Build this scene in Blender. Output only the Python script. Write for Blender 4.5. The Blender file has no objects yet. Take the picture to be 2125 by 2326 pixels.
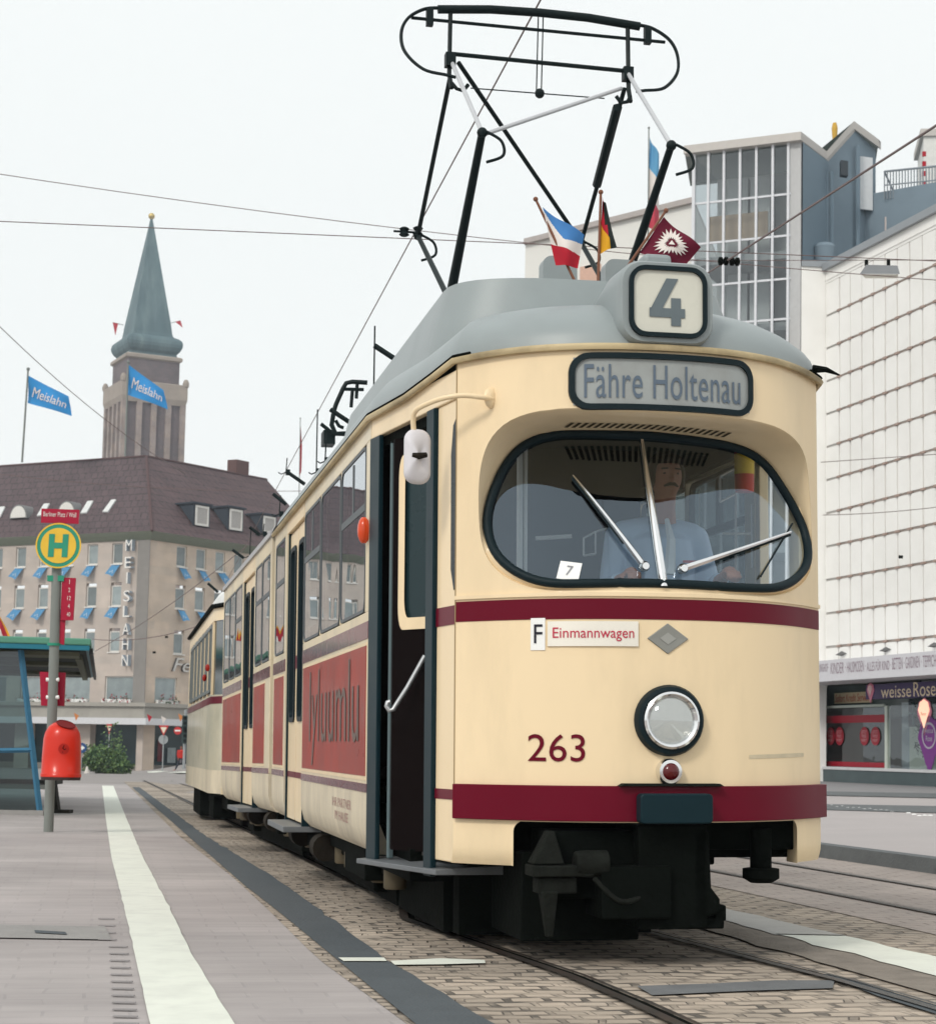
import bpy, math, random
from mathutils import Vector, Matrix, noise
from math import radians, sin, cos, pi, tan, atan2, sqrt, hypot
random.seed(7)
S = bpy.context.scene
COL = S.collection

# ------------------------------------------------------------------ camera
FPX, HC, PITCH, ROLL, PU, PV = 4150.0, 0.95, radians(5.2), radians(1.15), 1062.5, 1324.0
fwd = Vector((0, cos(PITCH), sin(PITCH)))
_u0 = Vector((0, -sin(PITCH), cos(PITCH))); _r0 = Vector((1, 0, 0))
CR = cos(ROLL)*_r0 + sin(ROLL)*_u0
CU = -sin(ROLL)*_r0 + cos(ROLL)*_u0
O = Vector((0, 0, HC))
cam = bpy.data.cameras.new('camera'); camo = bpy.data.objects.new('camera', cam); COL.objects.link(camo)
cam.sensor_fit = 'HORIZONTAL'; cam.sensor_width = 36; cam.lens = 36*FPX/2125
cam.shift_y = (PV-1163)/2125; cam.clip_end = 5000; cam.clip_start = .1
M = Matrix((CR, CU, -fwd)).transposed().to_4x4(); M.translation = O
camo.matrix_world = M
cam.dof.use_dof = True; cam.dof.focus_distance = 8.4; cam.dof.aperture_fstop = 11
S.camera = camo

# ------------------------------------------------------------------ sky, sun, exposure
SUN_EL, SUN_AZ = radians(38), radians(212)     # azimuth clockwise from +Y: behind the camera, to the left
W = bpy.data.worlds.new('World'); S.world = W; W.use_nodes = True
nt = W.node_tree; nt.nodes.clear()
sky = nt.nodes.new('ShaderNodeTexSky'); sky.sky_type = 'NISHITA'; sky.sun_disc = False
sky.sun_elevation = SUN_EL; sky.sun_rotation = SUN_AZ; sky.dust_density = 4; sky.air_density = 1.5
bw = nt.nodes.new('ShaderNodeRGBToBW'); nt.links.new(sky.outputs[0], bw.inputs[0])
mx = nt.nodes.new('ShaderNodeMix'); mx.data_type = 'RGBA'; mx.inputs[0].default_value = .93
nt.links.new(bw.outputs[0], mx.inputs[6]); mx.inputs[7].default_value = (8.15, 8.45, 8.4, 1)   # overcast layer, almost even
bg = nt.nodes.new('ShaderNodeBackground'); bg.inputs[1].default_value = .1
nt.links.new(mx.outputs[2], bg.inputs[0])
wo = nt.nodes.new('ShaderNodeOutputWorld'); nt.links.new(bg.outputs[0], wo.inputs[0])
sl = bpy.data.lights.new('sun', 'SUN'); sl.energy = 1.2; sl.angle = radians(12); sl.color = (1, .95, .87)
so = bpy.data.objects.new('sun', sl); COL.objects.link(so)
sd = Vector((sin(SUN_AZ)*cos(SUN_EL), cos(SUN_AZ)*cos(SUN_EL), sin(SUN_EL)))
so.rotation_euler = sd.to_track_quat('Z', 'Y').to_euler(); so.location = sd*50
S.view_settings.view_transform = 'Standard'; S.view_settings.look = 'None'
S.view_settings.exposure = .34; S.view_settings.gamma = 1
S.cycles.max_bounces = 8; S.cycles.transparent_max_bounces = 12

# ------------------------------------------------------------------ measuring helpers (pixels of the 2125 x 2326 photograph)
def ray(u, v):
    d = fwd + CR*((u-PU)/FPX) - CU*((v-PV)/FPX)
    return d/d.y
def onY(u, v, Y): return O + ray(u, v)*Y
def onplane(u, v, P0, n):
    d = ray(u, v); t = (Vector(P0)-O).dot(n)/d.dot(n); return O + d*t
def sst(a, b, x):
    t = min(1, max(0, (x-a)/(b-a))); return t*t*(3-2*t)
# tram frame: x to the viewer's right, y backwards along the tram, z up
_t = atan2(.19241, .98131)
TB = Vector((-sin(_t), cos(_t), 0)); TL0 = Vector((cos(_t), sin(_t), 0))
TC = Vector((.909, 8.2, 0)); TH = radians(.8)
TL = cos(TH)*TL0 + Vector((0, 0, sin(TH))); TU = -sin(TH)*TL0 + Vector((0, 0, cos(TH)))
TM = Matrix((TL, TB, TU)).transposed().to_4x4(); TM.translation = TC; TMI = TM.inverted()
def tonb(u, v, b): return TMI @ onplane(u, v, TC+TB*b, TB)
def tonl(u, v, l): return TMI @ onplane(u, v, TC+TL*l, TL)
def tonY(u, v, Y): return TMI @ onY(u, v, Y)
def gz(X, Y):
    l = (X-TC.x)*TL0.x + (Y-TC.y)*TL0.y
    k = 1-sst(1.5, 7, l); y = max(0, min(Y, 230)-10); s = y*y/(y+2.5)
    return -.0095*s*k
def gnd(u, v):
    d = ray(u, v); a, b = .1, 400
    for _ in range(50):
        m = (a+b)/2; P = O+d*m
        if P.z > gz(P.x, P.y): a = m
        else: b = m
    return O+d*a

# ------------------------------------------------------------------ materials
MATS = {}
def mat(name, col, rough=.6, metal=0, var=.12, scale=6, bump=0, bscale=40, coat=0, spec=.22, streak=0, dirt=None, dirt_amt=.5, dirt_scale=2, rnd=0):
    if name in MATS: return MATS[name]
    m = bpy.data.materials.new(name); m.use_nodes = True; n = m.node_tree; p = n.nodes['Principled BSDF']; L = n.links.new
    tc = n.nodes.new('ShaderNodeTexCoord')
    mp = n.nodes.new('ShaderNodeMapping'); L(tc.outputs['Object'], mp.inputs[0])
    if streak: mp.inputs['Scale'].default_value = (1, 1, streak)
    nz = n.nodes.new('ShaderNodeTexNoise'); nz.inputs['Scale'].default_value = scale; nz.inputs['Detail'].default_value = 6
    L(mp.outputs[0], nz.inputs['Vector'])
    mix = n.nodes.new('ShaderNodeMix'); mix.data_type = 'RGBA'
    L(nz.outputs[0], mix.inputs[0])
    mix.inputs[6].default_value = (*[c*(1-var) for c in col], 1); mix.inputs[7].default_value = (*[min(.95, c*(1+var)) for c in col], 1)
    out = mix.outputs[2]
    if rnd:
        oi = n.nodes.new('ShaderNodeObjectInfo'); r1 = n.nodes.new('ShaderNodeMapRange'); r1.inputs[3].default_value = 1-rnd; r1.inputs[4].default_value = 1+rnd; L(oi.outputs['Random'], r1.inputs[0])
        m9 = n.nodes.new('ShaderNodeMix'); m9.data_type = 'RGBA'; m9.blend_type = 'MULTIPLY'; m9.inputs[0].default_value = 1; L(out, m9.inputs[6]); L(r1.outputs[0], m9.inputs[7]); out = m9.outputs[2]
    if dirt:
        d2 = n.nodes.new('ShaderNodeTexNoise'); d2.inputs['Scale'].default_value = dirt_scale; d2.inputs['Detail'].default_value = 8; d2.inputs['Roughness'].default_value = .65
        L(mp.outputs[0], d2.inputs['Vector'])
        rp = n.nodes.new('ShaderNodeMapRange'); rp.inputs[1].default_value = .45; rp.inputs[2].default_value = .75; rp.inputs[4].default_value = dirt_amt
        L(d2.outputs[0], rp.inputs[0])
        m3 = n.nodes.new('ShaderNodeMix'); m3.data_type = 'RGBA'; L(rp.outputs[0], m3.inputs[0]); L(out, m3.inputs[6]); m3.inputs[7].default_value = (*dirt, 1)
        out = m3.outputs[2]
    L(out, p.inputs['Base Color'])
    p.inputs['Metallic'].default_value = metal; p.inputs['Specular IOR Level'].default_value = spec
    rr = n.nodes.new('ShaderNodeMapRange'); rr.inputs[3].default_value = max(.02, rough-.07); rr.inputs[4].default_value = min(1, rough+.1)
    L(nz.outputs[0], rr.inputs[0]); L(rr.outputs[0], p.inputs['Roughness'])
    if coat: p.inputs['Coat Weight'].default_value = coat; p.inputs['Coat Roughness'].default_value = .12
    if bump:
        b2 = n.nodes.new('ShaderNodeTexNoise'); b2.inputs['Scale'].default_value = bscale; b2.inputs['Detail'].default_value = 5
        L(tc.outputs['Object'], b2.inputs['Vector'])
        bp = n.nodes.new('ShaderNodeBump'); bp.inputs['Strength'].default_value = bump; bp.inputs['Distance'].default_value = .02
        L(b2.outputs[0], bp.inputs['Height']); L(bp.outputs[0], p.inputs['Normal'])
    MATS[name] = m; return m
def glass(name, tint=(.8, .86, .86), f0=.08, rough=.0, refl=(.92, .95, 1)):
    if name in MATS: return MATS[name]
    m = bpy.data.materials.new(name); m.use_nodes = True; n = m.node_tree; n.nodes.clear(); L = n.links.new
    lw = n.nodes.new('ShaderNodeLayerWeight'); lw.inputs[0].default_value = .5
    pw = n.nodes.new('ShaderNodeMath'); pw.operation = 'POWER'; L(lw.outputs['Facing'], pw.inputs[0]); pw.inputs[1].default_value = 4
    mr = n.nodes.new('ShaderNodeMapRange'); L(pw.outputs[0], mr.inputs[0]); mr.inputs[3].default_value = f0; mr.inputs[4].default_value = .95
    tr = n.nodes.new('ShaderNodeBsdfTransparent'); tr.inputs[0].default_value = (*tint, 1)
    gl = n.nodes.new('ShaderNodeBsdfGlossy'); gl.inputs['Roughness'].default_value = rough; gl.inputs[0].default_value = (*refl, 1)
    tc = n.nodes.new('ShaderNodeTexCoord'); nz = n.nodes.new('ShaderNodeTexNoise'); nz.inputs['Scale'].default_value = .9; L(tc.outputs['Object'], nz.inputs['Vector'])
    bp = n.nodes.new('ShaderNodeBump'); bp.inputs['Strength'].default_value = .05; bp.inputs['Distance'].default_value = .05; L(nz.outputs[0], bp.inputs['Height']); L(bp.outputs[0], gl.inputs['Normal'])
    mi = n.nodes.new('ShaderNodeMixShader'); L(mr.outputs[0], mi.inputs[0]); L(tr.outputs[0], mi.inputs[1]); L(gl.outputs[0], mi.inputs[2])
    o = n.nodes.new('ShaderNodeOutputMaterial'); L(mi.outputs[0], o.inputs[0])
    MATS[name] = m; return m
def bricky(name, c1, c2, cm, scale, bw_=.5, bh=.25, mortar=.02, rough=.8, bump=.4, rot=0, var=.3, axis='XY', squash=1, dirt=None, wob=.06, streaky=0):
    """cobbles, paving, tiles or stone courses; axis picks the two object axes the courses lie in"""
    if name in MATS: return MATS[name]
    m = bpy.data.materials.new(name); m.use_nodes = True; n = m.node_tree; p = n.nodes['Principled BSDF']; L = n.links.new
    tc = n.nodes.new('ShaderNodeTexCoord'); mp = n.nodes.new('ShaderNodeMapping'); L(tc.outputs['Object'], mp.inputs[0]); mp.inputs['Rotation'].default_value = (0, 0, rot)
    src = mp.outputs[0]
    if axis != 'XY':
        sp = n.nodes.new('ShaderNodeSeparateXYZ'); L(src, sp.inputs[0]); cb = n.nodes.new('ShaderNodeCombineXYZ')
        L(sp.outputs['XYZ'.index(axis[0])], cb.inputs[0]); L(sp.outputs['XYZ'.index(axis[1])], cb.inputs[1]); src = cb.outputs[0]
    # wobble
    wn = n.nodes.new('ShaderNodeTexNoise'); wn.inputs['Scale'].default_value = 2.2*scale; L(src, wn.inputs['Vector'])
    va = n.nodes.new('ShaderNodeVectorMath'); va.operation = 'MULTIPLY_ADD'; L(wn.outputs['Color'], va.inputs[0]); va.inputs[1].default_value = (wob/scale,)*3; L(src, va.inputs[2])
    bk = n.nodes.new('ShaderNodeTexBrick'); L(va.outputs[0], bk.inputs['Vector']); bk.inputs['Scale'].default_value = scale
    bk.inputs['Color1'].default_value = (*c1, 1); bk.inputs['Color2'].default_value = (*c2, 1); bk.inputs['Mortar'].default_value = (*cm, 1)
    bk.inputs['Brick Width'].default_value = bw_; bk.inputs['Row Height'].default_value = bh; bk.inputs['Mortar Size'].default_value = mortar; bk.inputs['Mortar Smooth'].default_value = .4
    jn = n.nodes.new('ShaderNodeTexNoise'); jn.inputs['Scale'].default_value = 5*scale; jn.inputs['Detail'].default_value = 3; L(src, jn.inputs['Vector'])
    jr = n.nodes.new('ShaderNodeMapRange'); jr.inputs[1].default_value = .40; jr.inputs[2].default_value = .62; L(jn.outputs[0], jr.inputs[0])
    jm = n.nodes.new('ShaderNodeMath'); jm.operation = 'MULTIPLY'; L(bk.outputs['Fac'], jm.inputs[0]); L(jr.outputs[0], jm.inputs[1])
    jx = n.nodes.new('ShaderNodeMix'); jx.data_type = 'RGBA'; L(jm.outputs[0], jx.inputs[0]); L(bk.outputs[0], jx.inputs[6]); jx.inputs[7].default_value = (*[(p_+q_)/2 for p_, q_ in zip(c1, c2)], 1)
    nz = n.nodes.new('ShaderNodeTexNoise'); nz.inputs['Scale'].default_value = .6*scale; nz.inputs['Detail'].default_value = 8; L(src, nz.inputs['Vector'])
    hs = n.nodes.new('ShaderNodeMapRange'); hs.inputs[1].default_value = .25; hs.inputs[2].default_value = .75; hs.inputs[3].default_value = 1-var; hs.inputs[4].default_value = 1+var; L(nz.outputs[0], hs.inputs[0])
    mu = n.nodes.new('ShaderNodeMix'); mu.data_type = 'RGBA'; mu.blend_type = 'MULTIPLY'; mu.inputs[0].default_value = 1; L(jx.outputs[2], mu.inputs[6]); L(hs.outputs[0], mu.inputs[7])
    out = mu.outputs[2]
    if dirt:
        d2 = n.nodes.new('ShaderNodeTexNoise'); d2.inputs['Scale'].default_value = .35; d2.inputs['Detail'].default_value = 8; L(src, d2.inputs['Vector'])
        rp = n.nodes.new('ShaderNodeMapRange'); rp.inputs[1].default_value = .5; rp.inputs[2].default_value = .75; rp.inputs[4].default_value = .6; L(d2.outputs[0], rp.inputs[0])
        m3 = n.nodes.new('ShaderNodeMix'); m3.data_type = 'RGBA'; L(rp.outputs[0], m3.inputs[0]); L(out, m3.inputs[6]); m3.inputs[7].default_value = (*dirt, 1); out = m3.outputs[2]
    if streaky:
        ms = n.nodes.new('ShaderNodeMapping'); L(src, ms.inputs[0]); ms.inputs['Scale'].default_value = (.35, 3.2, 1)
        ns = n.nodes.new('ShaderNodeTexNoise'); ns.inputs['Scale'].default_value = 1.6; ns.inputs['Detail'].default_value = 9; ns.inputs['Roughness'].default_value = .7; L(ms.outputs[0], ns.inputs['Vector'])
        rs = n.nodes.new('ShaderNodeMapRange'); rs.inputs[1].default_value = .3; rs.inputs[2].default_value = .7; rs.inputs[3].default_value = 1-streaky; rs.inputs[4].default_value = 1+streaky; L(ns.outputs[0], rs.inputs[0])
        m5 = n.nodes.new('ShaderNodeMix'); m5.data_type = 'RGBA'; m5.blend_type = 'MULTIPLY'; m5.inputs[0].default_value = 1; L(out, m5.inputs[6]); L(rs.outputs[0], m5.inputs[7]); out = m5.outputs[2]
    L(out, p.inputs['Base Color']); p.inputs['Roughness'].default_value = rough
    bp = n.nodes.new('ShaderNodeBump'); bp.inputs['Strength'].default_value = bump; bp.inputs['Distance'].default_value = .02/scale; bp.invert = True
    nf = n.nodes.new('ShaderNodeTexNoise'); nf.inputs['Scale'].default_value = 9*scale; L(src, nf.inputs['Vector'])
    ad = n.nodes.new('ShaderNodeMath'); ad.operation = 'MULTIPLY_ADD'; L(nf.outputs[0], ad.inputs[0]); ad.inputs[1].default_value = .5; L(bk.outputs['Fac'], ad.inputs[2])
    L(ad.outputs[0], bp.inputs['Height']); L(bp.outputs[0], p.inputs['Normal'])
    MATS[name] = m; return m
def emis(name, col, s):
    if name in MATS: return MATS[name]
    m = mat(name, col, .5); p = m.node_tree.nodes['Principled BSDF']
    p.inputs['Emission Color'].default_value = (*col, 1); p.inputs['Emission Strength'].default_value = s; return m

CREAM = mat('cream paint', (.85, .675, .44), .34, var=.05, scale=1.5, coat=.12, bump=.06, bscale=2.2, streak=.3, dirt=(.60, .48, .31), dirt_amt=.5, dirt_scale=2.4)
CREAMD = mat('cream paint weathered', (.74, .63, .44), .4, var=.1, scale=2, coat=.15, streak=.3, dirt=(.45, .41, .33), dirt_amt=.7, dirt_scale=2.2)
SKIRT = mat('cream skirt dusty', (.66, .575, .43), .5, var=.15, scale=4, streak=.3, dirt=(.36, .31, .25), dirt_amt=.85, dirt_scale=2.6, bump=.1)
RED = mat('wine red paint', (.125, .002, .014), .3, var=.1, scale=2, coat=.05, spec=.12)
AD = mat('red advertising panel', (.345, .026, .010), .3, var=.35, scale=1.8, spec=.25, coat=.06, dirt=(.17, .045, .035), dirt_amt=.6, dirt_scale=2.5)
ADTXT = mat('faded grey lettering', (.14, .095, .08), .45, var=.3, scale=3)
STRIPE2 = mat('wine stripe with painted sheen', (.17, .055, .07), .25, var=.3, scale=5, coat=.6)  # greyed red: the side stripes' glossy reflection is put into the colour
ROOFG = mat('grey roof paint', (.265, .30, .305), .42, var=.1, scale=2, spec=.5, dirt=(.2, .22, .22), dirt_amt=.35, dirt_scale=3)
ROOFL = mat('pale roof paint', (.74, .75, .74), .45, var=.1, scale=2, dirt=(.35, .35, .34), dirt_amt=.5, dirt_scale=3)
RUB = mat('black rubber', (.008, .017, .021), .45, spec=.12)
TEAL = mat('dark green black paint', (.006, .021, .028), .35, var=.2, spec=.12)
BLACK = mat('grimy black steel', (.0035, .0048, .0040), .8, var=.4, scale=8, bump=.3, spec=.04)
IRON = mat('rusty dark iron', (.016, .013, .010), .7, metal=.1, var=.5, scale=9, dirt=(.05, .033, .018), dirt_amt=.6, bump=.3, spec=.1)
GREASE = mat('grey cast steel', (.012, .0135, .0115), .8, var=.6, scale=12, bump=.5, spec=.06)
CHROME = mat('chrome', (.8, .8, .8), .12, metal=1, var=.05)
ALU = mat('dull aluminium', (.48, .49, .50), .4, metal=.7, var=.12)
INT = mat('maroon lining painted unlit', (.0045, .002, .002), .6, var=.2, spec=.05)  # near-black maroon: the unlit interior's darkness is put into the colour
CEIL = mat('dim ceiling lining', (.014, .018, .015), .7, spec=.08)  # ceiling tone also carries the darkness of the interior
WHITE = mat('white enamel', (.82, .82, .8), .35, var=.04)
PANTO = mat('dark pantograph tube', (.008, .015, .016), .45, var=.3, spec=.12)
PANTOL = mat('light pantograph tube', (.52, .53, .55), .4, metal=.2, var=.1)
GLS = glass('windscreen glass', (.80, .87, .89), .125, refl=(.72, .86, 1))
GLW = glass('tram window glass', (.30, .36, .38), .5, refl=(.9, .93, .96))
PAPER = mat('white card', (.85, .85, .83), .6, var=.02)

# ------------------------------------------------------------------ geometry helpers
class MB:
    def __init__(s): s.v = []; s.f = []; s.m = []; s.mi = 0
    def add(s, vs, fs):
        o = len(s.v); s.v += [tuple(v) for v in vs]; s.f += [tuple(i+o for i in f) for f in fs]; s.m += [s.mi]*len(fs); return s
    def quad(s, *p): return s.add(p, [tuple(range(len(p)))])
    def box(s, x0, x1, y0, y1, z0, z1, T=None):
        vs = [Vector((x, y, z)) for x in (x0, x1) for y in (y0, y1) for z in (z0, z1)]
        if T: vs = [T(v) if callable(T) else T @ v for v in vs]
        return s.add(vs, [(0, 1, 3, 2), (4, 6, 7, 5), (0, 4, 5, 1), (2, 3, 7, 6), (0, 2, 6, 4), (1, 5, 7, 3)])
    def obox(s, c, ex, ey, ez):
        """box from centre-bottom corner basis: corner c and edge vectors"""
        c, ex, ey, ez = map(Vector, (c, ex, ey, ez))
        vs = [c+ex*i+ey*j+ez*k for i in (0, 1) for j in (0, 1) for k in (0, 1)]
        return s.add(vs, [(0, 1, 3, 2), (4, 6, 7, 5), (0, 4, 5, 1), (2, 3, 7, 6), (0, 2, 6, 4), (1, 5, 7, 3)])
    def tube(s, pts, r, n=8, cap=True, close=False):
        pts = [Vector(p) for p in pts]; N = len(pts); rs = r if isinstance(r, (list, tuple)) else [r]*N
        vs = []; ref = None
        for i, p in enumerate(pts):
            a = pts[i-1] if (i > 0 or close) else p; b = pts[(i+1) % N] if (i < N-1 or close) else p
            t = (b-a).normalized()
            if ref is None: ref = Vector((0, 0, 1)) if abs(t.z) < .9 else Vector((1, 0, 0))
            x = t.cross(ref); x = x.normalized() if x.length > 1e-6 else t.orthogonal().normalized()
            y = x.cross(t); ref = y
            vs += [p + (x*cos(2*pi*k/n)+y*sin(2*pi*k/n))*rs[i] for k in range(n)]
        fs = [(i*n+k, i*n+(k+1) % n, ((i+1) % N)*n+(k+1) % n, ((i+1) % N)*n+k) for i in range(N if close else N-1) for k in range(n)]
        if cap and not close: fs += [tuple(range(n))[::-1], tuple((N-1)*n+k for k in range(n))]
        return s.add(vs, fs)
    def lathe(s, prof, n=24, T=None, ang=2*pi):
        """prof: (r, h) pairs round the z axis"""
        T = T or Matrix.Identity(4); vs = []
        for r, h in prof: vs += [T @ Vector((r*cos(ang*k/n), r*sin(ang*k/n), h)) for k in range(n)]
        fs = [(i*n+k, i*n+(k+1) % n, (i+1)*n+(k+1) % n, (i+1)*n+k) for i in range(len(prof)-1) for k in range(n)]
        if prof[0][0] > 1e-6: fs.append(tuple(range(n))[::-1])
        if prof[-1][0] > 1e-6: fs.append(tuple((len(prof)-1)*n+k for k in range(n)))
        return s.add(vs, fs)
    def grid(s, fn, nu, nv):
        vs = [fn(i/nu, j/nv) for i in range(nu+1) for j in range(nv+1)]
        return s.add(vs, [(i*(nv+1)+j, (i+1)*(nv+1)+j, (i+1)*(nv+1)+j+1, i*(nv+1)+j+1) for i in range(nu) for j in range(nv)])
    def prism(s, poly, fn, d0, d1):
        """2D polygon extruded: fn(a, b, depth) -> point"""
        n = len(poly); vs = [fn(a, b, d0) for a, b in poly]+[fn(a, b, d1) for a, b in poly]
        return s.add(vs, [tuple(range(n))[::-1], tuple(range(n, 2*n))]+[(i, (i+1) % n, n+(i+1) % n, n+i) for i in range(n)])
    def ring(s, outer, inner, fn, d0, d1):
        n = len(outer)
        vs = [fn(*p, d) for d in (d0, d1) for p in outer]+[fn(*p, d) for d in (d0, d1) for p in inner]
        fs = []
        for i in range(n):
            j = (i+1) % n
            fs += [(i, j, n+j, n+i), (2*n+i, 3*n+i, 3*n+j, 2*n+j), (n+i, n+j, 3*n+j, 3*n+i), (i, 2*n+i, 2*n+j, j)]
        return s.add(vs, fs)
    def loft(s, rings, close=True):
        n = len(rings[0]); vs = [p for r in rings for p in r]
        fs = [(i*n+k, i*n+(k+1) % n, (i+1)*n+(k+1) % n, (i+1)*n+k) for i in range(len(rings)-1) for k in range(n if close else n-1)]
        return s.add(vs, fs)
    def ball(s, c, rx, ry=None, rz=None, n=12, T=None):
        ry = ry or rx; rz = rz or rx; c = Vector(c); rg = []
        for i in range(1, n):
            a = pi*i/n; rg.append([c+Vector((rx*sin(a)*cos(2*pi*k/(2*n)), ry*sin(a)*sin(2*pi*k/(2*n)), -rz*cos(a))) for k in range(2*n)])
        if T: rg = [[T @ p for p in r] for r in rg]
        b = len(s.v); s.loft(rg); m = 2*n
        s.f.append(tuple(b+k for k in range(m))[::-1]); s.m.append(s.mi); s.f.append(tuple(b+(n-2)*m+k for k in range(m))); s.m.append(s.mi); return s
    def build(s, name, mats, parent=None, smooth=None, bevel=0, world=False, recalc=True):
        me = bpy.data.meshes.new(name); me.from_pydata(s.v, [], s.f)
        mats = mats if isinstance(mats, (list, tuple)) else [mats]
        for m in mats: me.materials.append(m)
        if any(s.m): me.polygons.foreach_set('material_index', s.m)
        if recalc:
            import bmesh
            bm = bmesh.new(); bm.from_mesh(me); bmesh.ops.recalc_face_normals(bm, faces=bm.faces); bm.to_mesh(me); bm.free()
        if smooth:
            me.polygons.foreach_set('use_smooth', [True]*len(me.polygons)); me.set_sharp_from_angle(angle=radians(smooth))
        me.update()
        o = bpy.data.objects.new(name, me); COL.objects.link(o)
        if parent:
            o.parent = parent
            if world: o.matrix_parent_inverse = parent.matrix_basis.inverted()
        if bevel:
            b = o.modifiers.new('bevel', 'BEVEL'); b.width = bevel; b.segments = 2; b.limit_method = 'ANGLE'; b.angle_limit = radians(40)
        return o
def thing(name, label, cat, loc=(0, 0, 0), group=None):
    o = bpy.data.objects.new(name, None); COL.objects.link(o); o.location = loc; o.empty_display_size = .3
    o.matrix_basis = Matrix.Translation(loc)
    o['label'] = label; o['category'] = cat
    if group: o['group'] = group
    return o
def tag(o, label, cat, group=None):
    o['label'] = label; o['category'] = cat
    if group: o['group'] = group
    return o
def struct(o): o['kind'] = 'structure'; return o
def rrect(x0, x1, z0, z1, r, n=5):
    r = min(r, abs(x1-x0)/2, abs(z1-z0)/2); p = []
    for cx, cz, a0 in ((x1-r, z1-r, 0), (x0+r, z1-r, 90), (x0+r, z0+r, 180), (x1-r, z0+r, 270)):
        for k in range(n+1):
            a = radians(a0+90*k/n); p.append((cx+r*cos(a), cz+r*sin(a)))
    return p
def text(name, s, fn, w=None, h=None, mats=None, parent=None, ext=0, world=False, shear=0, spacing=1, vertical=False):
    """lettering as a mesh; centred, scaled to w x h, laid through fn(x, y, depth)"""
    cu = bpy.data.curves.new('t', 'FONT'); cu.body = s; cu.align_x = 'CENTER'; cu.shear = shear; cu.space_character = spacing; cu.resolution_u = 4
    to = bpy.data.objects.new('t', cu); COL.objects.link(to); dg = bpy.context.evaluated_depsgraph_get(); dg.update()
    me = bpy.data.meshes.new_from_object(to.evaluated_get(dg)); bpy.data.objects.remove(to); bpy.data.curves.remove(cu)
    xs = [v.co.x for v in me.vertices]; ys = [v.co.y for v in me.vertices]
    x0, x1, y0, y1 = min(xs), max(xs), min(ys), max(ys)
    sx = w/(x1-x0) if w else None; sy = h/(y1-y0) if h else None; sx = sx or sy; sy = sy or sx
    pts = [((v.co.x-(x0+x1)/2)*sx, (v.co.y-(y0+y1)/2)*sy) for v in me.vertices]
    b = MB(); fs = [tuple(p.vertices) for p in me.polygons]
    b.add([fn(x, y, 0) for x, y in pts], fs)
    if ext:
        b.add([fn(x, y, ext) for x, y in pts], fs)
        ed = {}
        for f in fs:
            for i in range(len(f)):
                e = (f[i], f[(i+1) % len(f)]); k = tuple(sorted(e)); ed[k] = ed.get(k, 0)+1
        n = len(pts); b.mi = 1 if isinstance(mats, (list, tuple)) and len(mats) > 1 else 0
        b.f += [(i, j, j+n, i+n) for (i, j), c in ed.items() if c == 1]; b.m += [b.mi]*sum(1 for c in ed.values() if c == 1)
    bpy.data.meshes.remove(me)
    return b.build(name, mats, parent, world=world, recalc=bool(ext))
def dup(root, loc=None, label=None, group=None):
    r = root.copy(); COL.objects.link(r)
    if loc is not None: r.location = loc
    if label: r['label'] = label
    if group: r['group'] = group
    for ch in list(root.children):
        c = ch.copy(); COL.objects.link(c); c.parent = r
        for g in ch.children:
            d = g.copy(); COL.objects.link(d); d.parent = c
    return r

def disc(r, n=32, T=None, x=0, y=0):
    b = MB(); T = T or Matrix.Identity(4); b.add([T @ Vector((x+r*cos(2*pi*k/n), y+r*sin(2*pi*k/n), 0)) for k in range(n)], [tuple(range(n))]); return b
def flatring(r0, r1, T, n=40):
    b = MB(); b.add([T @ Vector((r*cos(2*pi*k/n), r*sin(2*pi*k/n), 0)) for r in (r0, r1) for k in range(n)], [(k, (k+1) % n, n+(k+1) % n, n+k) for k in range(n)]); return b
def split_loose(o):
    """every loose piece of a part becomes a part of its own, same name and parent"""
    me = o.data; n = len(me.vertices); par = list(range(n))
    def find(i):
        while par[i] != i: par[i] = par[par[i]]; i = par[i]
        return i
    for p in me.polygons:
        v = p.vertices; r = find(v[0])
        for k in v[1:]: par[find(k)] = r
    comps = {}
    for p in me.polygons: comps.setdefault(find(p.vertices[0]), []).append(p)
    if len(comps) < 2: return
    for i, ps in enumerate(comps.values()):
        idx = {}; fs = []
        for p in ps: fs.append([idx.setdefault(k, len(idx)) for k in p.vertices])
        vs = [None]*len(idx)
        for k, j in idx.items(): vs[j] = me.vertices[k].co.copy()
        m2 = bpy.data.meshes.new(me.name); m2.from_pydata(vs, [], fs)
        for mt in me.materials: m2.materials.append(mt)
        m2.polygons.foreach_set('material_index', [p.material_index for p in ps]); m2.polygons.foreach_set('use_smooth', [p.use_smooth for p in ps])
        if any(p.use_smooth for p in ps): m2.set_sharp_from_angle(angle=radians(45))
        c = o.copy(); c.data = m2; COL.objects.link(c)
    bpy.data.objects.remove(o)

def spline(pts, k=6):
    pts = [Vector(p) for p in pts]; out = []
    for i in range(len(pts)-1):
        p0, p1, p2, p3 = pts[max(0, i-1)], pts[i], pts[i+1], pts[min(len(pts)-1, i+2)]
        for j in range(k):
            t = j/k; out.append(.5*((2*p1)+(p2-p0)*t+(2*p0-5*p1+4*p2-p3)*t*t+(3*p1-p0-3*p2+p3)*t**3))
    return out+[pts[-1]]

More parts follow.
